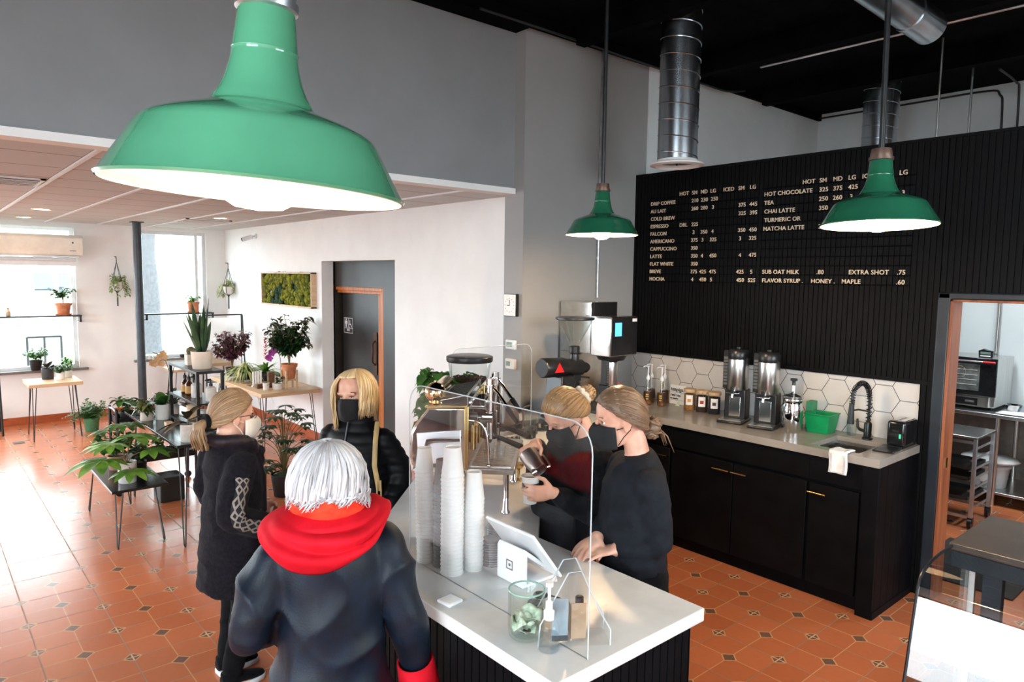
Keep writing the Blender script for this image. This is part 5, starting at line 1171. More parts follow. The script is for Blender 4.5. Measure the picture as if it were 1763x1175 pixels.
# tap
t = thing('spring_faucet', 'matt black spring-neck faucet at the sink', 'faucet', (5.2, 2.08, CT), PI - .35)
MB().lathe([(.035, 0), (.035, .01), (.026, .015), (.026, .11), (.022, .12)], 24).build('base', BLKPL, t)
neck = bez([(0, 0, .12), (0, 0, .28), (.02, 0, .37), (.08, 0, .41), (.15, 0, .36), (.165, 0, .26)], 8)
MB().tube(neck, .009, 10).build('neck', BLKPL, t); g = MB(); hp = []
N = 30*14
for i in range(N+1):
    f = i/N*(len(neck)-1); k = min(int(f), len(neck)-2); p = neck[k].lerp(neck[k+1], f-k); d = (neck[k+1]-neck[k]).normalized(); u = Vector((0, 1, 0)); w = d.cross(u); a = 2*PI*i/14
    hp.append(p + u*(.017*math.cos(a)) + w*(.017*math.sin(a)))
g.tube(hp, .0034, 5); g.build('spring', BLKPL, t)
MB().tube([(.165, 0, .27), (.166, 0, .2), (.168, 0, .12)], [.016, .02, .024], 16).build('spray_head', BLKPL, t); MB().tube([(0, 0, .2), (.1, 0, .22), (.16, 0, .215)], .006, 8).build('support_arm', BLKPL, t); MB().tube([(0, -.02, .05), (0, -.07, .055), (0, -.09, .07), (0, -.095, .13)], [.012, .012, .009, .007], 10).build('handle', BLKPL, t)
t = thing('drinking_glass', 'clear glass behind the sink by the faucet', 'glass', (5.24, 2.21, CT)); MB().lathe([(.03, 0), (.036, .1), (.034, .1), (.028, .006), (.001, .006)], 22, cap1=False).build('glass', GLASS, t)
t = thing('toaster', 'black toaster on the end of the back counter past the sink', 'toaster', (5.18, 1.84, CT), .0)
MB().box((-.12, -.06, .012), (.11, .06, .185)).build('body', mat('glossy black enamel', (.01, .01, .011), .15, coat=.4), t, bevel=.018, seg=3); MB().box((-.09, -.04, .183), (.09, -.012, .187)).box((-.09, .012, .183), (.09, .04, .187)).build('slot', SMIR, t)
MB().box((-.122, -.05, .0), (.11, .05, .014)).build('foot', BLKPL, t); MB().box((-.135, -.02, .11), (-.12, .02, .125)).build('lever', BLKPL, t, bevel=.003); MB().box((-.123, -.034, .07), (-.1215, -.022, .1)).build('indicator', mat('green indicator', (.05, .6, .3), .3, emit=.5), t)
t = thing('drying_mat', 'black rubber mat lying between sink and toaster', 'mat', (4.98, 1.85, CT), .1); MB().grid(lambda u, v: Vector(((u-.5)*.26, (v-.5)*.13, .006+.006*math.sin(u*9)*math.cos(v*5))), 14, 8).build('mat', BLKPL, t, solid=.006)
CLOTH = mat('striped white towel', (.78, .76, .73), .9, sheen=.3, bmp=.3, bscale=200)
t = thing('tea_towel', 'folded white striped towel hanging over the counter edge', 'towel', (4.62, 2.02, CT))
def tw(u, v):
    y = (u-.5)*.12 + .006*math.sin(v*6); s = v*.26
    if s < .1: return Vector((.105-s, y, .008+.003*math.sin(u*9)))
    if s < .13: a = (s-.1)/.03*PI/2; return Vector((.005-.018*math.sin(a), y, -.008+.018*math.cos(a)))
    return Vector((-.014-.004*math.sin(u*8), y*(1-.1*(s-.13)), -.008-(s-.13)))
MB().grid(tw, 12, 24).build('towel', CLOTH, t, solid=.008, ang=180); g = MB()
for q in (.12, .18, .84, .9): g.grid(lambda u, v, q=q: tw(q+u*.02, v) + Vector((-.0055 if v*.26 > .13 else 0, 0, .0055 if v*.26 < .12 else .003)), 2, 24)
g.build('towel_stripes', mat('grey stripe', (.3, .32, .36), .9), t)
# between the machines
t = thing('kettle', 'brown gooseneck kettle behind the espresso machine', 'kettle', (3.40, 3.95, CT), -1.2)
BRK = mat('taupe enamel', srgb(96, 80, 70), .35)
MB().lathe([(.07, 0), (.075, .005), (.062, .15), (.05, .17), (.048, .18)], 28).lathe([(.05, .18), (.02, .19), (.012, .2), (.012, .21)], 20).build('body', BRK, t); MB().tube(bez([(.05, 0, .05), (.11, 0, .06), (.11, 0, .15), (.17, 0, .18)], 6), .008, 8).build('spout', BRK, t); MB().tube(bez([(-.05, 0, .17), (-.11, 0, .18), (-.13, 0, .12), (-.14, 0, .02)], 6), .008, 8).build('handle', CHROME, t)
for x, y, lb in ((3.27, 3.58, 'clear plastic pitcher beside the pouring barista'), (3.36, 3.66, 'second clear plastic pitcher behind the first')):
    t = thing('clear_pitcher', lb, 'pitcher', (x, y, CT)); MB().lathe([(.038, 0), (.042, .004), (.05, .17), (.048, .17), (.04, .008), (.001, .008)], 24, cap1=False).build('vessel', GLASS, t); MB().lathe([(.001, .008), (.04, .009), (.042, .06), (.001, .061)], 20, cap0=False).build('coffee', mat('black coffee', (.02, .01, .006), .1), t)
for x, y, lb in ((3.25, 3.78, 'far'), (2.98, 3.50, 'near')):
    t = thing('cup_rack', 'long black rack of small capsules, %s one by the machine' % lb, 'rack', (x, y, CT), -.05); MB().box((-.12, -.035, 0), (.12, .035, .03)).build('tray', STEEL, t, bevel=.003)
    for k in range(6): MB().lathe([(.016, .03), (.017, .055), (.012, .06)], 14, Tr(-.1+.04*k, 0, 0)).build('capsule', BLKPL, t)
t = thing('tamping_disc', 'round black disc on the counter behind the barista', 'disc', (3.52, 3.76, CT)); MB().lathe([(.08, 0), (.085, .004), (.085, .014), (.05, .02), (.03, .05), (.001, .052)], 28).build('disc', BLKPL, t)
t = thing('counter_mat', 'flat black rubber mat on the counter before the tall grinder', 'mat', (3.62, 3.93, CT), -.2); MB().box((-.12, -.09, 0), (.12, .09, .01)).build('mat', BLKPL, t, bevel=.003)
t = thing('tamper_stand', 'brass footed tamper stand by the drip tray', 'tamper', (2.53, 2.86, CT)); MB().lathe([(.035, 0), (.035, .008), (.01, .014), (.008, .06), (.02, .07), (.028, .08), (.028, .1)], 22).build('stand', BRASS, t)
g = MB()
for k in range(5):
    o = MB().lathe([(.03, .0), (.038, .075), (.036, .075), (.028, .005), (.001, .005)], 22, cap1=False).build('stacked_cup', mat('tan paper cup', srgb(196, 168, 138), .6) if k == 0 else bpy.data.materials['tan paper cup']); o.location = (3.02+.09*(k % 3), 3.98+.09*(k//3), CT); tag(o, 'tan cups standing behind the grinder hopper', 'cup', 'tan cups behind the grinder')
# ================================================================== PEOPLE
def remesh(mb, name, m, parent, voxel=0.008, smooth=3, disp=None):
    me = bpy.data.meshes.new('tmp'); me.from_pydata(mb.v, [], mb.f); me.update()
    o = bpy.data.objects.new('tmp', me); COL.objects.link(o)
    r = o.modifiers.new('r', 'REMESH'); r.mode = 'VOXEL'; r.voxel_size = voxel; r.use_smooth_shade = True
    if smooth: k = o.modifiers.new('s', 'SMOOTH'); k.iterations = smooth; k.factor = 0.5
    dg = bpy.context.evaluated_depsgraph_get(); nm = bpy.data.meshes.new_from_object(o.evaluated_get(dg))
    bpy.data.objects.remove(o); bpy.data.meshes.remove(me)
    if disp:
        ns = [v.normal.copy() for v in nm.vertices]
        for v, n in zip(nm.vertices, ns): v.co = v.co + n*disp(v.co)
    nm.materials.clear(); nm.materials.append(m)
    for p in nm.polygons: p.use_smooth = True
    nm.update(); f = bpy.data.objects.new(name, nm); COL.objects.link(f)
    if parent: f.parent = parent
    return f
def wrinkle(a, fx=9, fz=16, seed=0, quilt=0, qa=0.0):
    def f(c):
        q = Vector((c.x*fx+seed, c.y*fx, c.z*fz)); w = noise.noise(q)
        r = 1-abs(noise.noise(q*0.6 + Vector((3.1, 0, 7))))*2
        d = a*(0.6*w + 0.7*(r*r if r > 0 else 0) - .3)
        if quilt: d += qa*(abs(math.sin(c.z*quilt))**.6 - .6)
        return d
    return f
def smoothed(sec, n=4):
    """Catmull-Rom over tuples"""
    out = []
    for i in range(len(sec)-1):
        a, b, c, d = sec[max(i-1, 0)], sec[i], sec[i+1], sec[min(i+2, len(sec)-1)]
        for k in range(n):
            t = k/n; out.append(tuple(0.5*((2*q) + (r-p)*t + (2*p-5*q+4*r-s)*t*t + (3*q-p-3*r+s)*t**3) for p, q, r, s in zip(a, b, c, d)))
    return out + [sec[-1]]
HEADSEC = [(-.004, .016, .074, .035), (.006, .034, .086, .02), (.03, .05, .092, -.01), (.06, .06, .094, -.05), (.09, .067, .095, -.078), (.115, .07, .093, -.09), (.145, .074, .097, -.096), (.175, .072, .092, -.093), (.2, .06, .07, -.075), (.217, .038, .036, -.045), (.224, .012, .0, -.012)]
def sec_tube(mb, sec, M=None, n=24):
    """sec = (z, half width, front x, back x)"""
    t = MB(); s = smoothed(sec, 3)
    t.tube([((f+b)/2, 0, z) for z, w, f, b in s], 1, n, ell=[(max(w, .001), max((f-b)/2, .001)) for z, w, f, b in s], up=(1, 0, 0))
    mb.add(t.v, t.f, M)
def head_into(mb, M):
    sec_tube(mb, HEADSEC, M)
    t = MB()
    t.tube([(.092, 0, .122), (.104, 0, .1), (.112, 0, .08), (.098, 0, .068)], [.008, .009, .0125, .008], 10).ball((.103, .011, .074), (.01, .008, .007)).ball((.103, -.011, .074), (.01, .008, .007))
    t.tube([(.078, .05, .128), (.09, .03, .134), (.091, 0, .13), (.09, -.03, .134), (.078, -.05, .128)], .009, 8)
    t.ball((.083, 0, .047), (.014, .024, .006)).ball((.082, 0, .037), (.014, .021, .007)).ball((.073, 0, .006), (.018, .02, .014))
    for s in (-1, 1):
        t.ball((.06, s*.042, .08), (.028, .02, .022)).ball((-.008, s*.076, .1), (.02, .011, .033)).ball((-.016, s*.082, .108), (.016, .009, .024)).ball((-.004, s*.077, .078), (.01, .008, .013))
    mb.add(t.v, t.f, M)
def hand_into(mb, wrist, f, n, thumb, curl=0.5, spread=0.1, sc_=1.0, curls=None, tcurl=.3):
    """palm, four jointed fingers and a thumb. f = finger direction, n = direction the palm faces, thumb = +1/-1 side"""
    w = Vector(wrist); f = Vector(f).normalized(); n = Vector(n); n = (n - f*n.dot(f)).normalized(); s = f.cross(n)*thumb
    pl = .088*sc_
    mb.tube([w - f*.01, w + f*.02, w + f*pl*.6, w + f*pl, w + f*(pl+.012)], 1, 14, ell=[(.024*sc_, .018*sc_), (.032*sc_, .017*sc_), (.041*sc_, .015*sc_), (.04*sc_, .013*sc_), (.032*sc_, .008)], up=n)
    for i in range(4):
        off = (.030-.020*i)*sc_; L = (.92, 1.03, .98, .78)[i]*sc_; b = w + f*(pl-(.004, 0, .003, .012)[i]) + s*off
        d = (f + s*(spread*(1.5-i)*.6)).normalized(); P = [b - d*.02, b]; a = 0.0; c = curls[i] if curls else curl
        for k, l in enumerate((.043, .027, .021)):
            a += c*(.75, 1.0, .7)[k]; dd = d*math.cos(a) + n*math.sin(a); P.append(P[-1] + dd*(l*L))
        mb.tube(P, [.0095*sc_, .0098*sc_, .0088*sc_, .008*sc_, .0062*sc_], 10); mb.ball(P[-1], .0066*sc_, 8, 6); mb.ball(P[2], .0094*sc_, 8, 6)
    b = w + f*.022*sc_ + s*.03*sc_; d = (f*.55 + s*.75 + n*.35).normalized(); d2 = (f*(.9) + s*.15 + n*(tcurl+.2)).normalized()
    P = [b - d*.015, b + d*.012, b + d*.045*sc_, b + d*.045*sc_ + d2*.03*sc_, b + d*.045*sc_ + d2*.052*sc_]
    mb.tube(P, [.014*sc_, .0145*sc_, .0108*sc_, .0098*sc_, .0072*sc_], 10); mb.ball(P[-1], .0076*sc_, 8, 6)
def torso_into(mb, sec, inf=0.0, n=28):
    """sec = (z, half width, front x, back x, y offset)"""
    s = smoothed(sec, 3)
    mb.tube([((f+b)/2, y, z) for z, w, f, b, y in s], 1, n, ell=[(w+inf, (f-b)/2+inf) for z, w, f, b, y in s], up=(1, 0, 0))
def limb_into(mb, P, R, inf=0.0, n=16):
    q = bez(P, 5); r = []
    for i in range(len(P)-1):
        for k in range(5): r.append(lerp(R[i], R[i+1], k/5)+inf)
    r.append(R[-1]+inf); mb.tube(q, r, n)
    for p, k in ((P[0], R[0]), (P[-1], R[-1])): mb.ball(p, (k+inf)*.98, 14, 9)
def hdir(az, el): return Vector((math.cos(el)*math.cos(az), math.cos(el)*math.sin(az), math.sin(el)))
HC = Vector((-.0, 0, .118)); HR = Vector((.102, .082, .112))
def hsurf(d, inf=.008): return HC + Vector((d.x*(HR.x+inf), d.y*(HR.y+inf), d.z*(HR.z+inf)))
def slerp(a, b, t):
    o = max(-1, min(1, a.dot(b))); w = math.acos(o)
    if w < 1e-4: return a.copy()
    return (a*math.sin((1-t)*w) + b*math.sin(t*w))/math.sin(w)
def tied_hair(M, tie_az, tie_el, r2, dens=150, vol=.010):
    """hair combed from the hairline back to a tie point; returns cap and strands in one mesh"""
    g = MB(); T = hdir(tie_az, tie_el); N = 40
    def line(k):     # hairline: forehead, temples, behind the ears, nape
        a = 2*PI*k; f = math.cos(a)
        el = lerp(-.62, .56, (f+1)/2) if abs(math.sin(a)) < 2 else 0
        el = .58*f if f > 0 else .58*f*1.15
        if .35 > f > -.5: el -= .05
        return hdir(a, el + .10)
    def fn(u, v):
        d = slerp(line(u), T, v*.97); return M @ hsurf(d, vol*(.5+1.3*math.sin(PI*min(1, v*1.3+.08))**.6))
    g.grid(fn, N, 14, close_u=True)
    for k in range(dens):
        u = k/dens + r2.uniform(-.004, .004); a = line(u); v0 = r2.uniform(0, .04); P = []
        j = Vector([r2.uniform(-.05, .05) for _ in range(3)])
        for i in range(9):
            t = v0 + (1-v0)*i/8; d = (slerp(a, T, min(t, .985)) + j*math.sin(PI*t)*.5).normalized(); P.append(M @ hsurf(d, vol*(1.15+.5*math.sin(PI*t)) + r2.uniform(-.001, .001)))
        w = r2.uniform(.003, .0062); g.tube(P, 1, 6, ell=[(w*(.45+.55*math.sin(PI*(i+.5)/9)), .0026) for i in range(9)], up=M.to_3x3() @ Vector((0, .3, 1)))
    return g, M @ hsurf(T, vol)
def loose_hair(M, r2, dens=230, zend=lambda az: -.03, vol=.022, face=.85, part=0.0, wave=.006, curl=0.0, fine=.0095):
    """bob: strands fall from the crown past the jaw; 'face' = half opening angle kept clear in front"""
    g = MB(); C = Vector((-.012, part, .222+vol*.5)); 
    def path(az, z1, out, ph, n=12):
        P = []
        for i in range(n):
            t = i/(n-1); el = lerp(1.56, -.12, min(1, t/.62)); 
            if t <= .62: p = hsurf(hdir(az, el), out*(.35+.65*math.sin(min(PI/2, (t/.62)*PI*.6)))) + Vector((0, part*(1-t/.62), 0))
            else:
                s = (t-.62)/.38; b = hsurf(hdir(az, -.12), out); e = Vector((b.x*(1.0-curl*.25*s*s), b.y*(1.0-curl*.25*s*s), lerp(b.z, z1, s))); p = e
            p = p + Vector((wave*math.sin(t*9+ph)*t, wave*math.cos(t*8+ph*1.3)*t, 0)); P.append(M @ p)
        return P
    K = 48
    def shell(u, v):
        az = face + (2*PI-2*face)*u; P = path(az, zend(az), vol*.8, 0.0); return P[min(11, int(round(v*11)))]
    g.grid(shell, K, 12)
    # forehead cover from the crown to the hairline
    g.grid(lambda u, v: M @ (hsurf(hdir(lerp(-face-.15, face+.15, u), lerp(1.5, .8, v)), vol*.6) + Vector((0, part*(1-v), 0))), 20, 7)
    for k in range(dens):
        az = face*.9 + (2*PI-1.8*face)*((k+r2.random())/dens); P = path(az, zend(az)+r2.uniform(-.016, .012), vol*(r2.uniform(.75, 1.25)), r2.uniform(0, 6.28))
        w = r2.uniform(.6, 1.3)*fine; g.tube(P, 1, 6, ell=[(w*(.55+.45*math.sin(PI*min(1, (i+1)/11))) * (1 if i < 8 else (1.0-.27*(i-8))), .0036*(1 if i < 8 else (1.0-.24*(i-8)))) for i in range(12)], up=M.to_3x3() @ Vector((.2, .2, 1)))
    for k in range(int(dens*.12)):
        az = r2.uniform(-face, face); P = [M @ (hsurf(hdir(az*(.6+.4*t), lerp(1.45, .78, t)), vol*.7) + Vector((0, part*(1-t), 0))) for t in [i/6 for i in range(7)]]
        g.tube(P, 1, 6, ell=[(.007, .004)]*7, up=M.to_3x3() @ Vector((.2, .2, 1)))
    return g
def mask_mesh(M, top=.096, bulge=.02):
    g = MB()
    def fn(u, v):
        a = (u-.5)*2*1.28; z = lerp(-.012, top+.012*math.cos(a*1.2), v); k = math.sin(PI*(.15+.75*v))
        return M @ Vector((.004 + (.096+bulge*k*math.cos(a)**2)*math.cos(a)**.8 + .026*math.exp(-(a/.26)**2)*math.sin(PI*min(1, max(0, v-.1)*1.0))**.5*max(0, 1-abs(v-.8)/.75), (.066+.006*k)*math.sin(a)*1.08, z*(1-.15*abs(math.sin(a))) + .012*abs(math.sin(a))))
    g.grid(fn, 25, 12); return g
def loops_mesh(M):
    g = MB()
    for s in (-1, 1):
        for z in (.018, .082): g.tube([M @ Vector(p) for p in ((.034, s*.069, z), (.01, s*.078, lerp(z, .1, .4)), (-.022, s*.082, lerp(z, .1, .75)))], .0022, 6)
        g.tube([M @ Vector(p) for p in ((-.022, s*.082, .085), (-.028, s*.083, .105), (-.02, s*.082, .128), (-.004, s*.08, .135))], .0022, 6)
    return g
SKIN = mat('warm fair skin', srgb(226, 176, 152), .5, c2=srgb(206, 148, 124), scale=14, sss=.12)
EYEW = mat('eye white', (.75, .72, .7), .15); IRIS = mat('dark iris', (.05, .06, .07), .1)
def eyes(M, par, brow):
    for s in (-1, 1):
        e = MB().ball(M @ Vector((.0742, s*.0295, .112)), .0098, 14, 10).build('eye', EYEW, par, ang=180)
        MB().ball(M @ Vector((.0806, s*.030, .112)), .0052, 12, 8).build('iris', IRIS, e, ang=180)
        MB().tube([M @ Vector((.0845-.003*(q > 0)*q, s*(.0298+q*.013), .1175-abs(q)*.0035)) for q in (-1, -.5, 0, .5, 1)], .0028, 6).build('eyelid', brow, par)
        MB().tube([M @ Vector((.0925-abs(q)*.004-.006*(q > 0), s*(.034+q*.02), .134+.003*(1-q*q))) for q in (-1, -.5, 0, .5, 1)], .0034, 6).build('eyebrow', brow, par)
def headM(pos, yaw=0, pitch=0, roll=0, s=1.0):
    return Tr(pos) @ Rz(math.radians(yaw)) @ Ry(math.radians(pitch)) @ Rx(math.radians(roll)) @ Matrix.Scale(s, 4)
def shoe(par, x, y, yaw, sole, upper, z=0.0):
    M_ = Tr(x, y, z) @ Rz(yaw); g = MB()
    def prof(w): return [(-.076, -.03*w), (-.066, -.036*w), (.0, -.036*w), (.09, -.046*w), (.14, -.036*w), (.165, -.008), (.16, .012), (.13, .038*w), (.07, .046*w), (0, .036*w), (-.066, .036*w), (-.076, .03*w)]
    g.prism(prof(1.0), 0, .028, M_); s_ = g.build('shoe_sole', sole, None, bevel=.006)
    u = MB(); P = [(-.075, 0, .05), (-.03, 0, .055), (.03, 0, .05), (.09, 0, .04), (.135, 0, .034), (.155, 0, .03)]
    t_ = MB(); t_.tube(P, 1, 16, ell=[(.032, .03), (.036, .034), (.038, .032), (.043, .022), (.036, .016), (.018, .01)], up=(0, 0, 1)); u.add(t_.v, t_.f, M_); u.tube([M_ @ Vector((-.04, 0, .05)), M_ @ Vector((-.04, 0, .1))], [.036, .04], 14)
    o = remesh(u, 'shoe', upper, par, .006, 3); s_.parent = o
    return o
BLKCLOTH = mat('black knit cloth', (.004, .004, .005), .9, var=.3, scale=30, sheen=.03, spec=.15, bmp=.2, bscale=220)
BLKPANT = mat('black trouser cloth', (.004, .004, .005), .9, var=.3, scale=20, sheen=.02, spec=.15)
def person(label, loc, face, body_mb, voxel=.007):
    o = remesh(body_mb, 'person', SKIN, None, voxel, 2); o.location = loc; o.rotation_euler = (0, 0, math.radians(face))
    return tag(o, label, 'person')
def std_legs(mb, s, stance, knee_fwd=.02, inf=0):
    for sd in (-1, 1):
        fx, fy = stance[0 if sd > 0 else 1]
        limb_into(mb, [(0, sd*.09*s, .84*s), (lerp(0, fx, .5)+knee_fwd, lerp(sd*.09*s, fy, .5), .46*s), (fx-.04, fy, .09)], [.085*s, .056*s, .036*s], inf)
        if not inf: mb.tube([(fx-.07, fy, .035), (fx+.04, fy, .035), (fx+.13, fy, .025)], [.028, .036, .02], 12)

# ---------------------------------------------------------------- woman with ponytail and patterned cardigan
r5 = random.Random(11)
M1 = headM((-.005, 0, 1.335), yaw=-2, pitch=4, s=1.05)
b = MB(); head_into(b, M1); limb_into(b, [(-.04, 0, 1.25), (-.025, 0, 1.38)], [.06, .05])
torso_into(b, [(.78, .15, .1, -.12, 0), (.95, .14, .09, -.11, 0), (1.1, .15, .1, -.1, 0), (1.22, .16, .08, -.11, 0), (1.28, .11, .04, -.1, 0), (1.3, .06, .02, -.08, 0)])
armR1 = [(-.03, -.165, 1.21), (-.10, -.215, .985), (.12, -.15, .86)]; armL1 = [(-.03, .165, 1.21), (-.03, .215, .98), (.16, .12, .88)]
for P in (armR1, armL1): limb_into(b, P, [.05, .04, .03])
hand_into(b, armR1[2], (.9, .3, .05), (0, 1, -.2), 1, .7); hand_into(b, armL1[2], (.9, -.4, 0), (0, -1, -.2), -1, .7)
st1 = [(.02, .09), (-.03, -.09)]
std_legs(b, .96, st1)
W1 = person('woman with blond ponytail, glasses and dark patterned cardigan by the plant tables', (1.26, 3.72, 0), 5, b)
g = MB(); std_legs(g, .96, st1, inf=.016); torso_into(g, [(.74, .15, .1, -.13, 0), (.9, .155, .1, -.13, 0), (1.0, .14, .09, -.11, 0)], .01); remesh(g, 'trousers', BLKPANT, W1, .01, 3, wrinkle(.008))
for k, (x, y) in enumerate(st1): shoe(W1, x-.02, y, 0, mat('white shoe sole', (.7, .7, .7), .6) if k == 0 else bpy.data.materials['white shoe sole'], BLKCLOTH)
CARD1 = mat('dark purple black knit', (.012, .009, .014), .9, c2=(.004, .004, .005), scale=50, sheen=.03, spec=.15, bmp=.5, bscale=160)
g = MB(); torso_into(g, [(.52, .20, .15, -.19, 0), (.62, .2, .15, -.18, 0), (.8, .19, .14, -.165, 0), (.98, .18, .13, -.15, 0), (1.12, .185, .125, -.14, 0), (1.22, .185, .10, -.14, 0), (1.285, .13, .06, -.125, 0), (1.325, .085, .035, -.105, 0)])
for P in (armR1, armL1): limb_into(g, [P[0], P[1], tuple(lerp(P[1][i], P[2][i], .96) for i in range(3))], [.082, .078, .058])
remesh(g, 'cardigan', CARD1, W1, .011, 4, wrinkle(.014, 8, 12, 3))
PUFF = mat('dark plum quilted nylon', (.016, .009, .012), .5, var=.2, sheen=.02, spec=.3)
g = MB()
for k in range(9):
    z = .84+.05*k; g.tube([(.13+.012*math.sin(k), -.03, z), (.15, .03, z-.005), (.13, .10, z)], [.03, .034, .028], 12)
g.tube([(.06, -.085, 1.31), (.09, -.05, 1.27), (.1, 0, 1.25), (.1, .05, 1.28), (.06, .085, 1.32)], .034, 12); g.tube([(-.03, -.095, 1.335), (.03, -.09, 1.32), (.08, -.06, 1.28)], .036, 12); g.tube([(-.1, -.05, 1.335), (-.11, 0, 1.34), (-.1, .05, 1.335)], .034, 12); g.tube([(-.1, -.05, 1.335), (-.07, -.085, 1.335), (-.03, -.095, 1.335)], .034, 12); g.tube([(.1, -.02, 1.24), (.135, -.02, 1.1), (.135, -.03, .9)], [.035, .04, .035], 12)
remesh(g, 'quilted_vest', PUFF, W1, .009, 3)
# knitted diamond bands on the sleeve and the back
def band_mat():
    m, t_, bs = newmat('cream diamond knit band'); uv, (u, v, w) = coords(t_, 'UV')
    a = ((u*2.0).fr() - .5).abs(); c = ((v).fr() - .5).abs(); n = noisen(t_, uv, 14, 3)
    d = ((a + c) - .42).abs(); on = d.lt(.15)
    t_.links.new(mixc(t_, on * (n*.5+.6), (.012, .01, .013), srgb(150, 138, 128)), bs.inputs['Base Color']); bs.inputs['Roughness'].default_value = .95
    return m
BANDM = band_mat()
def ribbon(name, rows, par, reps):
    """rows = list of [left point, mid point, right point]"""
    me = bpy.data.meshes.new(name); vs = [p for r in rows for p in r]; k = len(rows[0]); fs = [(i*k+j, i*k+j+1, (i+1)*k+j+1, (i+1)*k+j) for i in range(len(rows)-1) for j in range(k-1)]
    me.from_pydata(vs, [], fs); ul = me.uv_layers.new(name='UVMap')
    for p in me.polygons:
        for li, vi in zip(p.loop_indices, p.vertices): ul.data[li].uv = ((vi % k)/(k-1), (vi//k)/(len(rows)-1)*reps)
        p.use_smooth = True
    me.materials.append(BANDM); o = bpy.data.objects.new(name, me); COL.objects.link(o); o.parent = par
    sm = o.modifiers.new('wrap', 'SHRINKWRAP'); sm.target = [c for c in par.children if c.name.startswith('cardigan')][0]; sm.wrap_method = 'PROJECT'; sm.use_negative_direction = True; sm.use_positive_direction = True; sm.use_project_y = True; sm.offset = .004; sm.project_limit = .2
    so = o.modifiers.new('thick', 'SOLIDIFY'); so.thickness = .004; so.offset = 1
    return o
def strip(pts, w):
    P = bez(pts, 8); rows = []
    for i, p in enumerate(P):
        d = (P[min(i+1, len(P)-1)] - P[max(i-1, 0)]).normalized(); s = Vector((-d.z, 0, d.x)); rows.append([p + s*(w*q) for q in (-1, -.5, 0, .5, 1)])
    return rows
ribbon('knit_band', strip([(-.06, -.4, 1.18), (-.075, -.4, 1.12), (-.105, -.4, 1.02), (-.085, -.4, .955), (.0, -.4, .912), (.085, -.4, .872)], .036), W1, 8)
HB = hairmat('ash blond hair', srgb(186, 150, 112), srgb(104, 76, 52))
g, tie = tied_hair(M1, PI, -.28, r5, 420, .012)
for k in range(170):
    a = r5.uniform(0, 6.28); r = .035*math.sqrt(r5.random()); e = Vector((-.045, 0, -.125)) + Vector((r*math.cos(a)*1.1, r*math.sin(a)*1.1, r5.uniform(-.02, .02)))
    g.tube(bez([tie, tie + Vector((-.04, r*.6*math.sin(a), .008)), tie + Vector((-.062+r*math.cos(a), r*math.sin(a), -.055)), tie + e], 5), [.0034]*8+[.0042]*5+[.002]*3, 5)
g.tube([tie + Vector((-.01, 0, .005)), tie + Vector((-.055, 0, -.015)), tie + Vector((-.06, 0, -.08)), tie + Vector((-.045, 0, -.12))], [.02, .032, .032, .012], 12)
g.build('hair', HB, W1, ang=180)
MB().tube([tie + Vector((-.014, .027*math.cos(2*PI*i/16), .027*math.sin(2*PI*i/16)+.004)) for i in range(16)], .013, 8, closed=True).build('hair_tie', BLKCLOTH, W1, ang=180)
MSKW = mat('white respirator mask', srgb(226, 214, 200), .7, var=.03)
mask_mesh(M1, .094, .036).build('face_mask', MSKW, W1, ang=180, solid=.003); loops_mesh(M1).build('mask_loops', MSKW, W1)
eyes(M1, W1, HB)
g = MB()
for s in (-1, 1):
    g.tube([M1 @ Vector((.1, s*(.034+.024*math.cos(2*PI*i/18)), .112+.017*math.sin(2*PI*i/18))) for i in range(18)], .002, 6, closed=True, up=(1, 0, 0)); g.tube([M1 @ Vector(p) for p in ((.098, s*.058, .116), (.05, s*.08, .118), (-.015, s*.084, .112))], .002, 6)
g.tube([M1 @ Vector((.101, -.01, .114)), M1 @ Vector((.106, 0, .117)), M1 @ Vector((.101, .01, .114))], .002, 6); g.build('glasses', mat('dark glasses frame', (.03, .02, .03), .3), W1)

# ---------------------------------------------------------------- blond woman in black puffer coat
r5 = random.Random(5)
M2 = headM((.01, .01, 1.40), yaw=-4, pitch=2, roll=3, s=1.09)
b = MB(); head_into(b, M2); limb_into(b, [(-.03, 0, 1.3), (-.015, 0, 1.44)], [.062, .052])
torso_into(b, [(.8, .16, .1, -.13, 0), (1.0, .145, .1, -.11, 0), (1.15, .155, .12, -.1, 0), (1.28, .165, .09, -.11, 0), (1.36, .1, .04, -.09, 0), (1.38, .06, .02, -.07, 0)])
aR = [(-.02, -.165, 1.27), (-.05, -.225, 1.03), (.1, -.2, .9)]; aL = [(-.02, .165, 1.27), (-.09, .235, 1.05), (.04, .235, .90)]
for P in (aR, aL): limb_into(b, P, [.05, .042, .032])
hand_into(b, aR[2], (.5, .3, -.8), (0, 1, 0), 1, .5); hand_into(b, aL[2], (.45, -.15, -.85), (0, -1, 0), -1, .5)
st2 = [(.03, .1), (.0, -.1)]; std_legs(b, 1.0, st2)
W2 = person('blond woman in a black puffer coat and black mask, facing the others', (1.905, 3.57, 0), 215, b)
JEAN = mat('blue denim', srgb(44, 84, 132), .85, c2=srgb(28, 56, 96), scale=30, bmp=.3, bscale=200)
g = MB(); std_legs(g, 1.0, st2, inf=.02); torso_into(g, [(.76, .16, .105, -.14, 0), (.9, .16, .105, -.13, 0), (1.0, .145, .1, -.12, 0)], .01); remesh(g, 'jeans', JEAN, W2, .01, 3, wrinkle(.006))
for x, y in st2: shoe(W2, x-.02, y, 0, BLKPL, BLKCLOTH)
NYL = mat('black nylon', (.004, .004, .005), .55, var=.2, spec=.22)
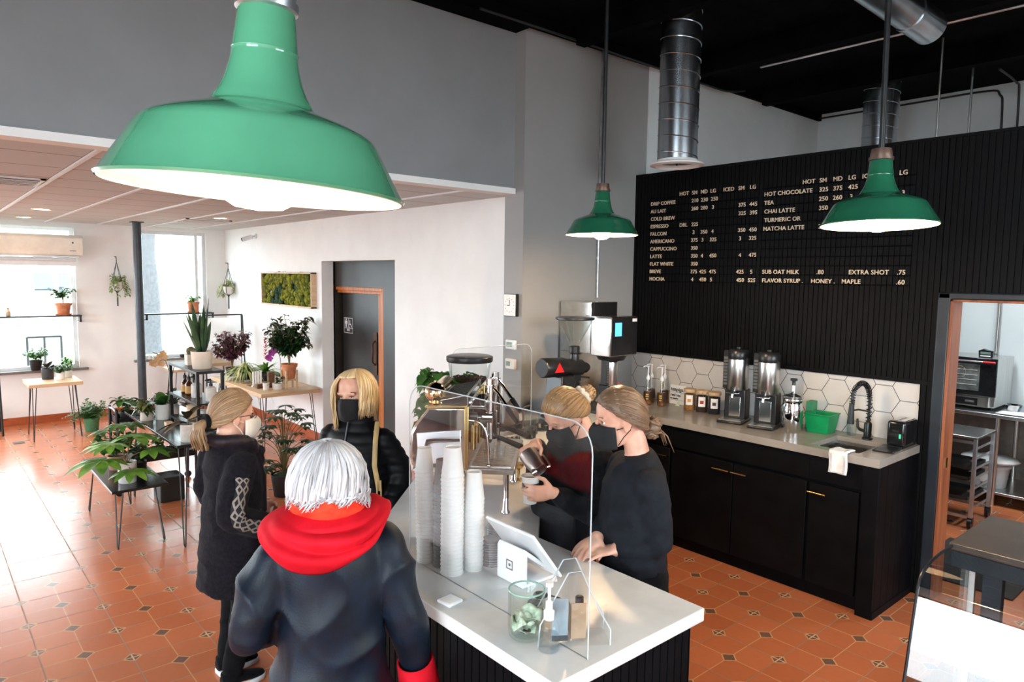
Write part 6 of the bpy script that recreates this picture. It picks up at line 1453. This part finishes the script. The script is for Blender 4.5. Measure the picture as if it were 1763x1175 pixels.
g = MB(); torso_into(g, [(.84, .195, .145, -.17, 0), (.95, .2, .15, -.165, 0), (1.1, .2, .155, -.15, 0), (1.22, .185, .135, -.145, 0), (1.31, .15, .09, -.125, 0), (1.37, .11, .07, -.105, 0), (1.44, .1, .075, -.1, 0)])
for P in (aR, aL): limb_into(g, [P[0], P[1], P[2]], [.066, .072, .05])
remesh(g, 'puffer_coat', NYL, W2, .011, 3, wrinkle(.008, 8, 10, 9, quilt=62, qa=.008))
MB().tube([(.082, .002, 1.42), (.15, .0, 1.22), (.158, .0, 1.08), (.152, .0, .9)], .0045, 6).build('zip', mat('grey zip', (.12, .12, .13), .4, .6), W2); MB().box((.146, -.006, 1.2), (.158, .006, 1.235)).build('zip_pull', mat('pink zip pull', srgb(150, 30, 60), .5), W2)
g = MB(); g.tube([(.03, .15, 1.375), (.09, .165, 1.28), (.125, .175, 1.15), (.10, .19, 1.0)], 1, 8, ell=[(.014, .004)]*4, up=(1, .3, 0)); g.tube(bez([(.11, .185, 1.06), (.125, .19, .97), (.118, .2, .93), (.105, .205, .97), (.1, .2, 1.06)], 5), .0045, 6)
g.build('bag_strap', mat('tan leather strap', srgb(170, 140, 90), .5), W2); MB().ball((-.1, .26, .93), (.1, .045, .11), 18, 12).build('shoulder_bag', mat('brown leather', srgb(70, 44, 30), .5), W2, ang=180)
HBL = hairmat('golden blond hair', srgb(236, 208, 160), srgb(176, 136, 88))
loose_hair(M2, r5, 460, zend=lambda az: (-.055 if math.sin(az) < 0 else .01) if math.cos(az) > -.2 else -.02, vol=.024, face=.9, part=.015, wave=.008, curl=.3, fine=.0066).build('hair', HBL, W2, ang=180)
MSKB = mat('black cloth mask', (.008, .008, .009), .8, var=.2); 
mask_mesh(M2, .096, .022).build('face_mask', MSKB, W2, ang=180, solid=.003); loops_mesh(M2).build('mask_loops', MSKW, W2); g = MB(); g.tube([M2 @ Vector(((.07)*math.cos(a)+.012, .072*math.sin(a), -.008+.028*(abs(math.sin(a))))) for a in [(-1.35+2.7*i/14) for i in range(15)]], .004, 6); g.build('mask_lining', MSKW, W2)
eyes(M2, W2, mat('brown brow hair', srgb(96, 70, 50), .6))

# ---------------------------------------------------------------- woman from behind: white hair, red hood
r5 = random.Random(23)
M3 = headM((-.01, .0, 1.43), yaw=4, pitch=2, s=1.02)
b = MB(); head_into(b, M3); limb_into(b, [(-.03, 0, 1.36), (-.025, 0, 1.49)], [.06, .052])
torso_into(b, [(.8, .16, .11, -.13, 0), (1.0, .14, .11, -.11, 0), (1.18, .145, .11, -.105, 0), (1.32, .17, .08, -.11, 0), (1.41, .11, .04, -.09, 0), (1.43, .06, .02, -.07, 0)])
cL = [(-.01, .16, 1.32), (-.06, .245, 1.13), (.12, .2, 1.03)]; cR = [(-.01, -.165, 1.33), (-.035, -.24, 1.12), (.01, -.285, .86)]
for P in (cL, cR): limb_into(b, P, [.052, .042, .031])
hand_into(b, cL[2], (.9, -.3, 0), (0, -1, -.2), -1, .6); hand_into(b, cR[2], (.25, 0, -.95), (0, 1, 0), 1, .5)
st3 = [(.02, .1), (-.03, -.1)]; std_legs(b, 1.0, st3)
W3 = person('white-haired woman seen from behind in a dark raincoat with red hood', (.97, 2.0, 0), 66, b)
g = MB(); std_legs(g, 1.0, st3, inf=.018); torso_into(g, [(.76, .17, .115, -.15, 0), (.95, .145, .11, -.125, 0)], .005); remesh(g, 'trousers', BLKPANT, W3, .012, 3, wrinkle(.008))
for x, y in st3: shoe(W3, x-.02, y, 0, BLKPL, BLKCLOTH)
RAIN = mat('dark slate raincoat cloth', srgb(13, 25, 40), .5, c2=srgb(9, 16, 26), scale=14, spec=.3, bmp=.15, bscale=160)
RED = mat('red hood cloth', srgb(206, 22, 40), .75, c2=srgb(182, 14, 30), scale=10, spec=.15, bmp=.12, bscale=200)
g = MB(); torso_into(g, [(.62, .265, .2, -.235, 0), (.72, .25, .19, -.215, 0), (.86, .195, .165, -.175, 0), (1.0, .165, .145, -.15, 0), (1.13, .165, .14, -.14, 0), (1.25, .18, .125, -.145, 0), (1.34, .178, .1, -.14, 0), (1.41, .13, .06, -.115, 0), (1.45, .08, .035, -.09, 0)])
limb_into(g, [cL[0], cL[1], cL[2]], [.078, .07, .056]); limb_into(g, [cR[0], cR[1], tuple(lerp(cR[1][i], cR[2][i], .8) for i in range(3))], [.078, .066, .056])
remesh(g, 'raincoat', RAIN, W3, .010, 4, wrinkle(.030, 6.5, 7.5, 31))
cm = [Vector(cR[1]).lerp(Vector(cR[2]), t) for t in (.76, .95, 1.14)]
g = MB(); g.tube(cm, [.058, .062, .066], 22, caps=False); g.build('red_cuff', RED, W3, ang=180, solid=.006)
# hood lying over shoulders and back
def hood(u, v):
    ph = lerp(-2.15, 2.15, u)                 # 0 = middle of the back, + = her left
    c, s = math.cos(ph), math.sin(ph); low = .5+.5*math.cos(ph)
    inn = Vector((-.09*c - .01, .09*s, 1.468 + .01*(1-low)))
    zo = 1.425 - .075*max(0, c)**1.2 - .035*s - .01*low
    out = Vector((-(.178 if c > 0 else .12)*c - .01*low, (.195 - .02*(s < 0))*s, zo))
    p = inn.lerp(out, v); bul = math.sin(PI*v)**.8
    p += Vector((-.05*max(0, c)*bul, .04*s*bul, .014*bul))
    fold = .012*math.sin(v*17 + 2.2*math.sin(ph*1.2))*max(0, c)*(v > .25) + .007*math.sin(ph*6+v*5)*v
    p += Vector((-c*fold, s*fold, fold*.5)); 
    if v > .93: p += Vector((.03*c, -.02*s, -.012))*((v-.93)/.07)
    return p
MB().grid(hood, 56, 30).build('red_hood', RED, W3, ang=180, solid=.012)
ORG = mat('orange red scarf', srgb(240, 72, 44), .75, c2=srgb(222, 50, 36), scale=14, spec=.15, bmp=.3, bscale=140)
g = MB()
for k, (rr, z, w) in enumerate(((.09, 1.485, .028), (.09, 1.52, .028), (.084, 1.505, .03), (.096, 1.50, .024))): g.tube([(-.01 - rr*math.cos(a)*1.02, rr*math.sin(a), z+.008*math.sin(a*2+k)) for a in [2*PI*i/28 for i in range(28)]], w, 12, closed=True)
remesh(g, 'scarf', ORG, W3, .007, 2, wrinkle(.007, 16, 60, 5))
HWH = hairmat('silver white hair', srgb(222, 220, 222), srgb(136, 134, 138))
loose_hair(M3, r5, 800, zend=lambda az: .080 + .018*math.cos(az*2) + .012*math.sin(az*7), vol=.028, face=.7, wave=.013, curl=.05, fine=.0062).build('hair', HWH, W3, ang=180)
eyes(M3, W3, HWH); mask_mesh(M3).build('face_mask', MSKW, W3, ang=180, solid=.003)

# ---------------------------------------------------------------- barista pouring milk
r5 = random.Random(41)
M4 = headM((-.005, .05, 1.465), yaw=2, pitch=34, roll=-8, s=1.0)
b = MB(); head_into(b, M4); limb_into(b, [(-.07, .02, 1.36), (-.035, .045, 1.50)], [.058, .05])
torso_into(b, [(.82, .16, .11, -.14, 0), (1.02, .145, .1, -.13, 0), (1.2, .155, .1, -.13, .01), (1.34, .165, .06, -.14, .02), (1.42, .1, .02, -.13, .02), (1.44, .06, .0, -.11, .02)])
dL = [(-.06, .185, 1.35), (-.02, .235, 1.13), (.185, .225, 1.235)]; dR = [(-.05, -.15, 1.35), (.1, -.12, 1.22), (.205, .065, 1.425)]
for P in (dL, dR): limb_into(b, P, [.048, .04, .028])
CUP = Vector((.272, .163, 1.178)); 
hand_into(b, dL[2], (.96, .02, .05), (.12, -1, 0), -1, .70, .12, .95, tcurl=.6)
hand_into(b, dR[2], (.8, .45, -.15), (.1, .3, -1), 1, 1.05, .05, .95, tcurl=.6)
st4 = [(.02, .1), (-.03, -.09)]; std_legs(b, 1.02, st4)
B1 = person('barista in black bowing over a paper cup, pouring milk from a pitcher', (2.40, 2.34, 0), 160, b, .0055)
g = MB(); std_legs(g, 1.02, st4, inf=.02); remesh(g, 'trousers', BLKPANT, B1, .012, 3, wrinkle(.008))
for x, y in st4: shoe(B1, x-.02, y, 0, BLKPL, BLKCLOTH)
BLKSW = mat('black sweater knit', (.005, .005, .006), .9, var=.3, scale=30, sheen=.02, spec=.15, bmp=.25, bscale=220)
g = MB(); torso_into(g, [(.88, .19, .14, -.17, 0), (1.0, .185, .135, -.165, 0), (1.15, .19, .135, -.165, .005), (1.28, .2, .12, -.18, .015), (1.37, .18, .085, -.18, .02), (1.43, .12, .045, -.155, .02), (1.45, .095, .03, -.135, .02)])
for P in (dL, dR): limb_into(g, [P[0], P[1], tuple(lerp(P[1][i], P[2][i], .88) for i in range(3))], [.078, .066, .042])
remesh(g, 'sweater', BLKSW, B1, .010, 3, wrinkle(.012, 9, 12, 17))
def panel(u, v, z0, z1, w0, w1, off):
    z = lerp(z0, z1, v); w = lerp(w0, w1, v); a = (u-.5)*2*w; hx, hy = (.143 + (.012 if z < 1.1 else 0)), .198
    k = 1 - max(0, (z-1.22))*.9; return Vector((-.012 + (hx+off)*math.cos(a)*k + .01*math.sin(z*40+u*7)*.4, .01 + (hy+off)*math.sin(a)*k, z))
APR = mat('black apron canvas', (.012, .013, .016), .75, var=.2, bmp=.2, bscale=200)
MB().grid(lambda u, v: panel(u, v, .55, 1.14, 1.25, 1.1, .034 + .03*(1-v)*math.sin(u*9)**2), 22, 16).build('apron', APR, B1, ang=180, solid=.005)
MB().tube(bez([(-.02, -.06, 1.425), (.06, -.02, 1.36), (.105, .03, 1.27), (.075, .075, 1.36), (-.0, .09, 1.43)], 6), .0016, 5).ball((.112, .03, 1.262), (.004, .006, .012), 8, 6).build('necklace', CHROME, B1)
HDB = hairmat('dark blond hair', srgb(190, 150, 106), srgb(92, 66, 44))
g, tie = tied_hair(M4, PI, .12, r5, 420, .012)
bun = tie + (M4.to_3x3() @ Vector((-.03, 0, -.005)))
g.ball(bun, .034, 16, 11)
for k in range(46):
    a = r5.uniform(0, 6.28); e = r5.uniform(-1.2, 1.2); P = [bun + (hdir(a+q*.5, e+.3*math.sin(q))*.038) for q in (0, .6, 1.2, 1.8)]; g.tube(P, .0065, 6)
g.build('hair', HDB, B1, ang=180)
SCR = mat('pale scrunchie', srgb(214, 200, 178), .8, sheen=.4, bmp=.4, bscale=90); q0 = tie + M4.to_3x3() @ Vector((-.006, 0, 0)); n3 = M4.to_3x3()
MB().tube([q0 + n3 @ Vector((.004*math.cos(i*2.2), (.036+.005*math.sin(i*1.9))*math.cos(2*PI*i/22), (.036+.005*math.sin(i*1.9))*math.sin(2*PI*i/22))) for i in range(22)], .014, 8, closed=True).build('scrunchie', SCR, B1, ang=180)
mask_mesh(M4, .096, .02).build('face_mask', MSKB, B1, ang=180, solid=.003); loops_mesh(M4).build('mask_loops', MSKB, B1); eyes(M4, B1, HDB)
MB().lathe([(.001, 0), (.005, .001), (.001, .003)], 10, M4 @ Tr(-.002, .083, .078)).build('earring', CHROME, B1)
# the cup and the milk pitcher she holds
B1M = Tr(2.40, 2.34, 0) @ Rz(math.radians(160))
t = thing('paper_cup', 'dark paper cup with a white rim held in the pouring barista\'s hand', 'cup', B1M @ CUP)
MB().lathe([(.027, 0), (.03, .002), (.041, .12), (.0435, .122), (.043, .128), (.039, .126), (.038, .11), (.001, .11)], 28, cap1=False).build('cup', CUPW, t); MB().lathe([(.0312, .022), (.0398, .098)], 28, cap0=False, cap1=False).build('dark_sleeve', CUPB, t); MB().lathe([(.001, .112), (.0385, .112)], 24, cap0=False, cap1=False).build('latte_foam', mat('milk foam', srgb(196, 160, 126), .6), t)
t = thing('milk_pitcher', 'steel milk pitcher tilted in the barista\'s hand over the cup', 'pitcher', B1M @ Vector((.262, .165, 1.372)))
t.rotation_euler = (Rz(math.radians(160)) @ Rz(.3) @ Rx(-2.15)).to_euler()
MB().lathe([(.001, -.05), (.04, -.05), (.044, -.046), (.043, .0), (.035, .04), (.038, .06), (.036, .06), (.033, .04), (.041, 0), (.042, -.044), (.001, -.045)], 30, cap0=False, cap1=False).build('pitcher_body', STEEL, t); MB().tube([(.034, 0, .06), (.055, 0, .068)], [.016, .004], 10).build('spout', STEEL, t); MB().tube(bez([(-.036, 0, .045), (-.07, 0, .045), (-.075, 0, -.02), (-.042, 0, -.03)], 5), .005, 8).build('handle', STEEL, t)

# ---------------------------------------------------------------- barista leaning on the counter
r5 = random.Random(77)
M5 = headM((.035, -.01, 1.50), yaw=-6, pitch=8, roll=0, s=1.0)
b = MB(); head_into(b, M5); limb_into(b, [(-.04, 0, 1.40), (-.01, -.005, 1.54)], [.056, .048])
torso_into(b, [(.86, .165, .1, -.15, 0), (1.05, .15, .09, -.14, 0), (1.22, .155, .1, -.12, 0), (1.36, .165, .07, -.12, 0), (1.44, .1, .03, -.1, 0), (1.465, .06, .01, -.08, 0)])
eL = [(-.02, .165, 1.37), (-.06, .165, 1.14), (.095, .115, 1.095)]; eR = [(-.03, -.17, 1.37), (.03, -.16, 1.15), (.15, .03, 1.115)]
for P in (eL, eR): limb_into(b, P, [.05, .042, .03])
hand_into(b, eL[2], (.95, .05, -.06), (0, 0, -1), -1, .18, .12, .95); hand_into(b, eR[2], (.75, .55, -.12), (0, 0, -1), 1, .3, .1, .95)
st5 = [(.0, .1), (-.02, -.1)]; std_legs(b, 1.04, st5)
B2 = person('barista in a charcoal top with a low bun, hands resting on the counter', (2.28, 1.86, 0), 150, b, .0055)
CHAR = mat('charcoal blue jersey', srgb(29, 32, 38), .85, c2=srgb(20, 22, 27), scale=18, spec=.2, bmp=.15, bscale=260)
g = MB(); std_legs(g, 1.04, st5, inf=.022); torso_into(g, [(.76, .175, .115, -.16, 0), (.95, .17, .11, -.16, 0), (1.05, .16, .1, -.15, 0)], .008); remesh(g, 'trousers', BLKPANT, B2, .012, 3, wrinkle(.012))
for x, y in st5: shoe(B2, x-.02, y, 0, BLKPL, BLKCLOTH)
g = MB(); torso_into(g, [(.98, .18, .12, -.155, 0), (1.04, .18, .125, -.155, 0), (1.15, .175, .125, -.145, 0), (1.28, .185, .115, -.14, 0), (1.38, .175, .08, -.14, 0), (1.445, .115, .045, -.115, 0), (1.47, .085, .03, -.095, 0)])
for P in (eL, eR): limb_into(g, [P[0], P[1], tuple(lerp(P[1][i], P[2][i], .86) for i in range(3))], [.070, .058, .04])
remesh(g, 'jersey_top', CHAR, B2, .010, 3, wrinkle(.011, 9, 13, 61))
HBR = hairmat('light brown hair', srgb(146, 114, 88), srgb(66, 48, 36))
g, tie = tied_hair(M5, PI, -.42, r5, 440, .014)
bun = tie + (M5.to_3x3() @ Vector((-.028, 0, -.012)))
g.ball(bun, (.034, .04, .036), 16, 11)
for k in range(60):
    a = r5.uniform(0, 6.28); e = r5.uniform(-1.3, 1.3); P = [bun + Vector((1, 1.1, 1.05))*0 + hdir(a+q*.6, e+.4*math.sin(q+k))*r5.uniform(.036, .046) for q in (0, .5, 1.0, 1.5)]; g.tube(P, [.007, .007, .006, .003], 6)
for k in range(9): a = r5.uniform(-.9, .9); g.tube([bun + Vector((-.03, .03*a, -.01)), bun + Vector((-.05, .05*a, -.03)), bun + Vector((-.055-.01*k*.3, .06*a, -.05-.006*k))], [.004, .003, .001], 5)
g.build('hair', HBR, B2, ang=180)
mask_mesh(M5, .096, .02).build('face_mask', MSKB, B2, ang=180, solid=.003); loops_mesh(M5).build('mask_loops', MSKB, B2); eyes(M5, B2, HBR)
# ================================================================== PASTRY CASE AND KITCHEN
t = thing('pastry_case', 'curved glass pastry case with a black top beside the kitchen doorway', 'display case', (2.8, .8, 0))
SG = clearmat('showcase glass', (.95, .97, .97), .2, .5, .01)
cv = [(2.335, .58), (2.402, .897), (2.459, 1.155), (2.467, 1.19), (2.470, 1.20), (2.482, 1.222), (2.512, 1.242), (2.577, 1.259), (2.668, 1.266), (2.80, 1.262)]
cv = [(x-2.8, z) for x, z in cv]
MB().grid(lambda u, v: Vector((cv[min(int(round(u*9)), 9)][0], -2.0*v, cv[min(int(round(u*9)), 9)][1])), 10, 2).build('curved_front_glass', SG, t, ang=180)
MB().tube([(x, .0, z) for x, z in cv], .005, 6, up=(0, 1, 0)).build('black_edge_seal', BLKPL, t)
MB().prism(cv + [(.42, 1.24), (.42, .58)], -.004, .004, Matrix(((1, 0, 0, 0), (0, 0, 1, 0), (0, 1, 0, 0), (0, 0, 0, 1)))).build('end_glass', clearmat('end glass', (.9, .94, .94), .04, .4), t, smooth=False)
MB().box((-.47, -2.0, 0), (.44, 0, .58)).build('base_cabinet_body', BLACKP, t, bevel=.006)
MB().box((-.02, -2.0, 1.245), (.45, .012, 1.272)).build('top_deck', mat('dark bronze deck', (.05, .04, .035), .35), t, bevel=.006)
MB().box((-.02, -2.0, 1.19), (.02, 0, 1.246)).build('light_rail', mat('dark teal rail', (.01, .02, .028), .3), t)
for y in (-.1, -.6): MB().box((.1, y-.03, .58), (.14, y+.03, 1.245)).build('post', mat('navy post', (.015, .02, .03), .4), t)
MB().box((-.3, -1.98, .86), (.38, -.02, .868)).build('glass_shelf', SG, t); MB().box((.2, -.02, .59), (.22, .0, 1.24)).build('steel_post', STEEL, t)
CRUST = mat('golden pastry crust', srgb(196, 132, 60), .6, c2=srgb(120, 66, 24), scale=20, bmp=.5, bscale=60)
TRAYM = mat('pale tray', srgb(210, 200, 180), .35)
for y, lb in ((-.3, 'pale serving tray on the pastry case shelf near its end'), (-.75, 'pale serving tray farther along the pastry case shelf')):
    tr = thing('serving_tray', lb, 'tray', (2.84, .8+y, .869)); MB().box((-.14, -.18, 0), (.14, .18, .012)).build('tray', TRAYM, tr, bevel=.005)
    for q in range(4):
        o = MB().ball((0, 0, .025), (.055, .04, .027), 16, 9).build('pastry', CRUST) if (y == -.3 and q == 0) else bpy.data.objects['pastry'].copy()
        if o.name not in COL.objects: COL.objects.link(o)
        o.location = (2.77+.13*(q % 2), .8+y-.08+.15*(q//2), .881); o.rotation_euler = (0, 0, q*.7); tag(o, 'golden pastry on the tray by the glass end' if y == -.3 else 'golden pastry on the farther tray', 'pastry', 'pastries on the near tray' if y == -.3 else 'pastries on the far tray')
t = thing('napkin_pack', 'small folded blue white packet inside the pastry case', 'packet', (2.86, .66, 1.06-.19)); MB().prism([(-.05, 0), (.05, 0), (.02, .06), (-.02, .05)], -.04, .04, M).build('packet', mat('blue white paper', (.6, .68, .74), .6), t)
# kitchen
t = thing('steel_work_table', 'stainless steel work table along the kitchen wall', 'table', (8.4, 2.0, 0))
MB().box((-.4, -2.2, .88), (.38, 2.3, .92)).build('tabletop', STEEL, t, bevel=.006); MB().box((-.36, -2.2, .115), (.38, 2.3, .14)).build('undershelf', STEEL, t, bevel=.004)
for x in (-.35, .33):
    for y in (-2.1, 0, 2.2): MB().cyl((x, y, 0), (x, y, .88), .02, n=14).build('leg', STEEL, t)
tag(MB().box((8.778, -.2, .14), (8.79, 4.3, .88)).build('wall_panel', mat('grey brown wall panel', srgb(120, 108, 98), .6)), 'grey panel on the kitchen wall under the steel table', 'panel')
t = thing('convection_oven', 'black and steel countertop oven on the kitchen work table', 'oven', (8.15, 2.45, .92))
MB().box((.02, -.38, .03), (.58, .38, .52)).build('case', STEEL, t, bevel=.006); MB().box((-.01, -.385, .14), (.02, .385, .525)).build('door_frame', mat('black glass frame', (.012, .012, .013), .15), t, bevel=.004)
MB().box((-.014, -.24, .19), (-.009, .34, .46)).build('door_glass', mat('grey oven glass', srgb(120, 124, 120), .2, c2=srgb(80, 84, 82)), t)
g = MB(); [g.cyl((-.016, -.22, z), (-.016, .32, z), .003, n=6) for z in (.25, .30, .35, .40)]; g.tube([(-.016, -.06+.06*math.cos(2*PI*i/20), .37+.06*math.sin(2*PI*i/20)) for i in range(20)], .004, 5, closed=True, up=(1, 0, 0)); g.build('racks_and_fan', STEEL, t)
MB().cyl((-.04, -.33, .49), (-.04, .36, .49), .009, n=12).build('door_handle', STEEL, t); MB().cyl((-.04, -.375, .49), (-.04, -.27, .49), .011, n=12).build('red_handle_end', REDM, t)
MB().box((-.012, -.33, .03), (.02, .38, .13)).build('control_strip', STEEL, t); MB().box((-.016, -.24, .045), (-.011, .3, .115)).build('control_panel', BLKPL, t); MB().cyl((-.016, .06, .08), (-.04, .06, .08), .026, n=22).build('dial', CHROME, t); MB().box((-.018, -.21, .07), (-.0155, -.13, .09)).build('badge', SILL, t)
for y in (-.34, .34): MB().cyl((.08, y, 0), (.08, y, .03), .02).cyl((.5, y, 0), (.5, y, .03), .02).build('foot', BLKPL, t)
t = thing('kitchen_timer', 'small dark digital timer standing on top of the oven', 'timer', (8.3, 2.21, 1.44)); MB().prism([(-.06, 0), (.06, 0), (.065, .07), (.02, .09), (-.065, .07)], -.02, .02, Matrix(((0, 0, 1, 0), (1, 0, 0, 0), (0, 1, 0, 0), (0, 0, 0, 1)))).build('body', BLKPL, t, bevel=.006); MB().box((-.022, -.045, .035), (-.0205, .045, .06)).build('display', LCD, t); MB().box((-.022, -.045, .012), (-.0205, .045, .024)).build('buttons', PAPERW, t)
t = thing('mixing_bowl', 'small steel bowl beside the oven on the work table', 'bowl', (8.25, 1.93, .92)); MB().lathe([(.035, 0), (.06, .03), (.072, .08), (.069, .08), (.056, .03), (.03, .006)], 26, cap1=False).build('bowl', CHROME, t)
t = thing('kitchen_cloth', 'crumpled white cloth on the work table by the bowl', 'cloth', (8.12, 1.87, .92)); MB().grid(lambda u, v: Vector(((u-.5)*.2, (v-.5)*.3, .01+.02*abs(math.sin(u*6+v*3))*math.sin(PI*u)*math.sin(PI*v))), 14, 14).build('cloth', CLOTH, t, solid=.006, ang=180)
t = thing('blue_pitcher', 'clear bluish pitcher beyond the bowl on the work table', 'pitcher', (8.35, 1.74, .92)); MB().lathe([(.07, 0), (.085, .2), (.08, .2), (.066, .01)], 24, cap1=False).build('pitcher', clearmat('blue tint plastic', (.7, .82, .9), .1), t)
t = thing('sheet_pan_rack', 'aluminium sheet pan rack on casters inside the kitchen', 'rack', (7.36, 2.2, 0))
ALU = mat('aluminium', (.55, .56, .57), .35, .9, var=.05)
for x in (-.25, .25):
    for y in (-.28, .28): MB().cbox((x, y, .46), (.03, .03, .74)).build('upright', ALU, t, bevel=.002)
MB().box((-.27, -.3, .815), (.27, .3, .835)).build('top_panel', STEEL, t, bevel=.003)
for k in range(7):
    z = .16+.092*k
    for y in (-.262, .262): MB().cbox((0, y, z), (.5, .006, .022)).cbox((0, y-.012*(1 if y > 0 else -1), z-.01), (.5, .024, .003)).build('runner', ALU, t)
for x in (-.25, .25):
    for z in (.1, .78): MB().cbox((x, 0, z), (.025, .56, .025)).build('cross_bar', ALU, t)
for x in (-.25, .25):
    for y in (-.28, .28): MB().cyl((x, y-.015, .045), (x, y+.015, .045), .045, n=22).box((x-.02, y-.022, .05), (x+.02, y+.022, .1)).build('caster', BLKPL, t, ang=50)
for k, lb in ((1, 'lowest'), (3, 'middle'), (4, 'upper')):
    p = thing('sheet_pan', 'dark sheet pan, %s of the three on the kitchen rack' % lb, 'pan', (7.36, 2.2, .155+.092*k), 0)
    g = MB().box((-.23, -.24, 0), (.23, .24, .004))
    for a, c in (((-.23, -.24), (.23, -.235)), ((-.23, .235), (.23, .24)), ((-.23, -.24), (-.225, .24)), ((.225, -.24), (.23, .24))): g.box((*a, 0), (*c, .028))
    g.build('pan', mat('dark baking pan', (.06, .06, .06), .4, .6), p)
t = thing('cardboard_box', 'brown paper box on top of the sheet pan rack', 'box', (7.5, 2.44, .836)); MB().box((-.06, -.04, 0), (.06, .04, .16)).build('box', CARD, t, bevel=.003)
TUBM = mat('white plastic tub', (.68, .68, .68), .45, var=.03)
def tub(loc, label, lid=True, r=.14, h=.2):
    t = thing('ingredient_tub', label, 'tub', loc); MB().lathe([(r*.85, 0), (r, h), (r*1.05, h), (r*1.05, h+.012)], 30).build('tub', TUBM, t)
    MB().lathe([(r*1.07, h), (r*1.07, h+.02), (r*.95, h+.026)], 30).build('lid', FRAMEW, t); MB().grid(lambda u, v: Vector((-.98*r*math.cos((u-.5)*.5), .98*r*math.sin((u-.5)*.5), h*.3+v*h*.4)), 6, 2).build('label', PAPERW, t)
tub((8.25, 1.62, .14), 'white lidded tub under the steel table, bottom of the pair'); tub((8.25, 1.62, .368), 'white lidded tub under the steel table, top of the pair', h=.16); tub((8.3, 2.1, .14), 'large brown-topped tub under the steel table', r=.17)
t = thing('paper_sack', 'crumpled white paper sack lying on the tubs', 'bag', (8.28, 2.1, .366)); MB().ball((0, 0, .05), (.2, .26, .05), 18, 10).build('sack', PAPERW, t)
t = thing('door_mat', 'dark mat on the kitchen floor beside the doorway', 'mat', (6.2, 1.6, 0)); MB().box((-.5, -.35, 0), (.5, .35, .012)).build('mat', mat('dark brown mat', (.03, .022, .018), .9, bmp=.4, bscale=200), t, bevel=.004)
# trees outside the street windows
def conifer(loc, h, label):
    t = thing('street_tree', label, 'tree', loc); MB().cyl((0, 0, 0), (0, 0, h*.9), .15, .03).build('trunk', bpy.data.materials['grey bark'], t); g = MB()
    for k in range(420):
        z = h*(.12+.88*rnd.random()); r = (h-z)*.3; a = rnd.uniform(0, 6.28); leaf(g, (0, 0, z), (math.cos(a), math.sin(a), -.25), r+.15, .22, .25, 4)
    g.build('needles', LD, t, ang=180)
conifer((-12, 8.4, -.12), 7.5, 'tall conifer across the street, in the middle'); conifer((-15, 13.5, -.12), 8.5, 'tall conifer across the street, farther one'); conifer((-13, -4.5, -.12), 6, 'shorter conifer across the street')
# ------------------------------------------------------------------ end
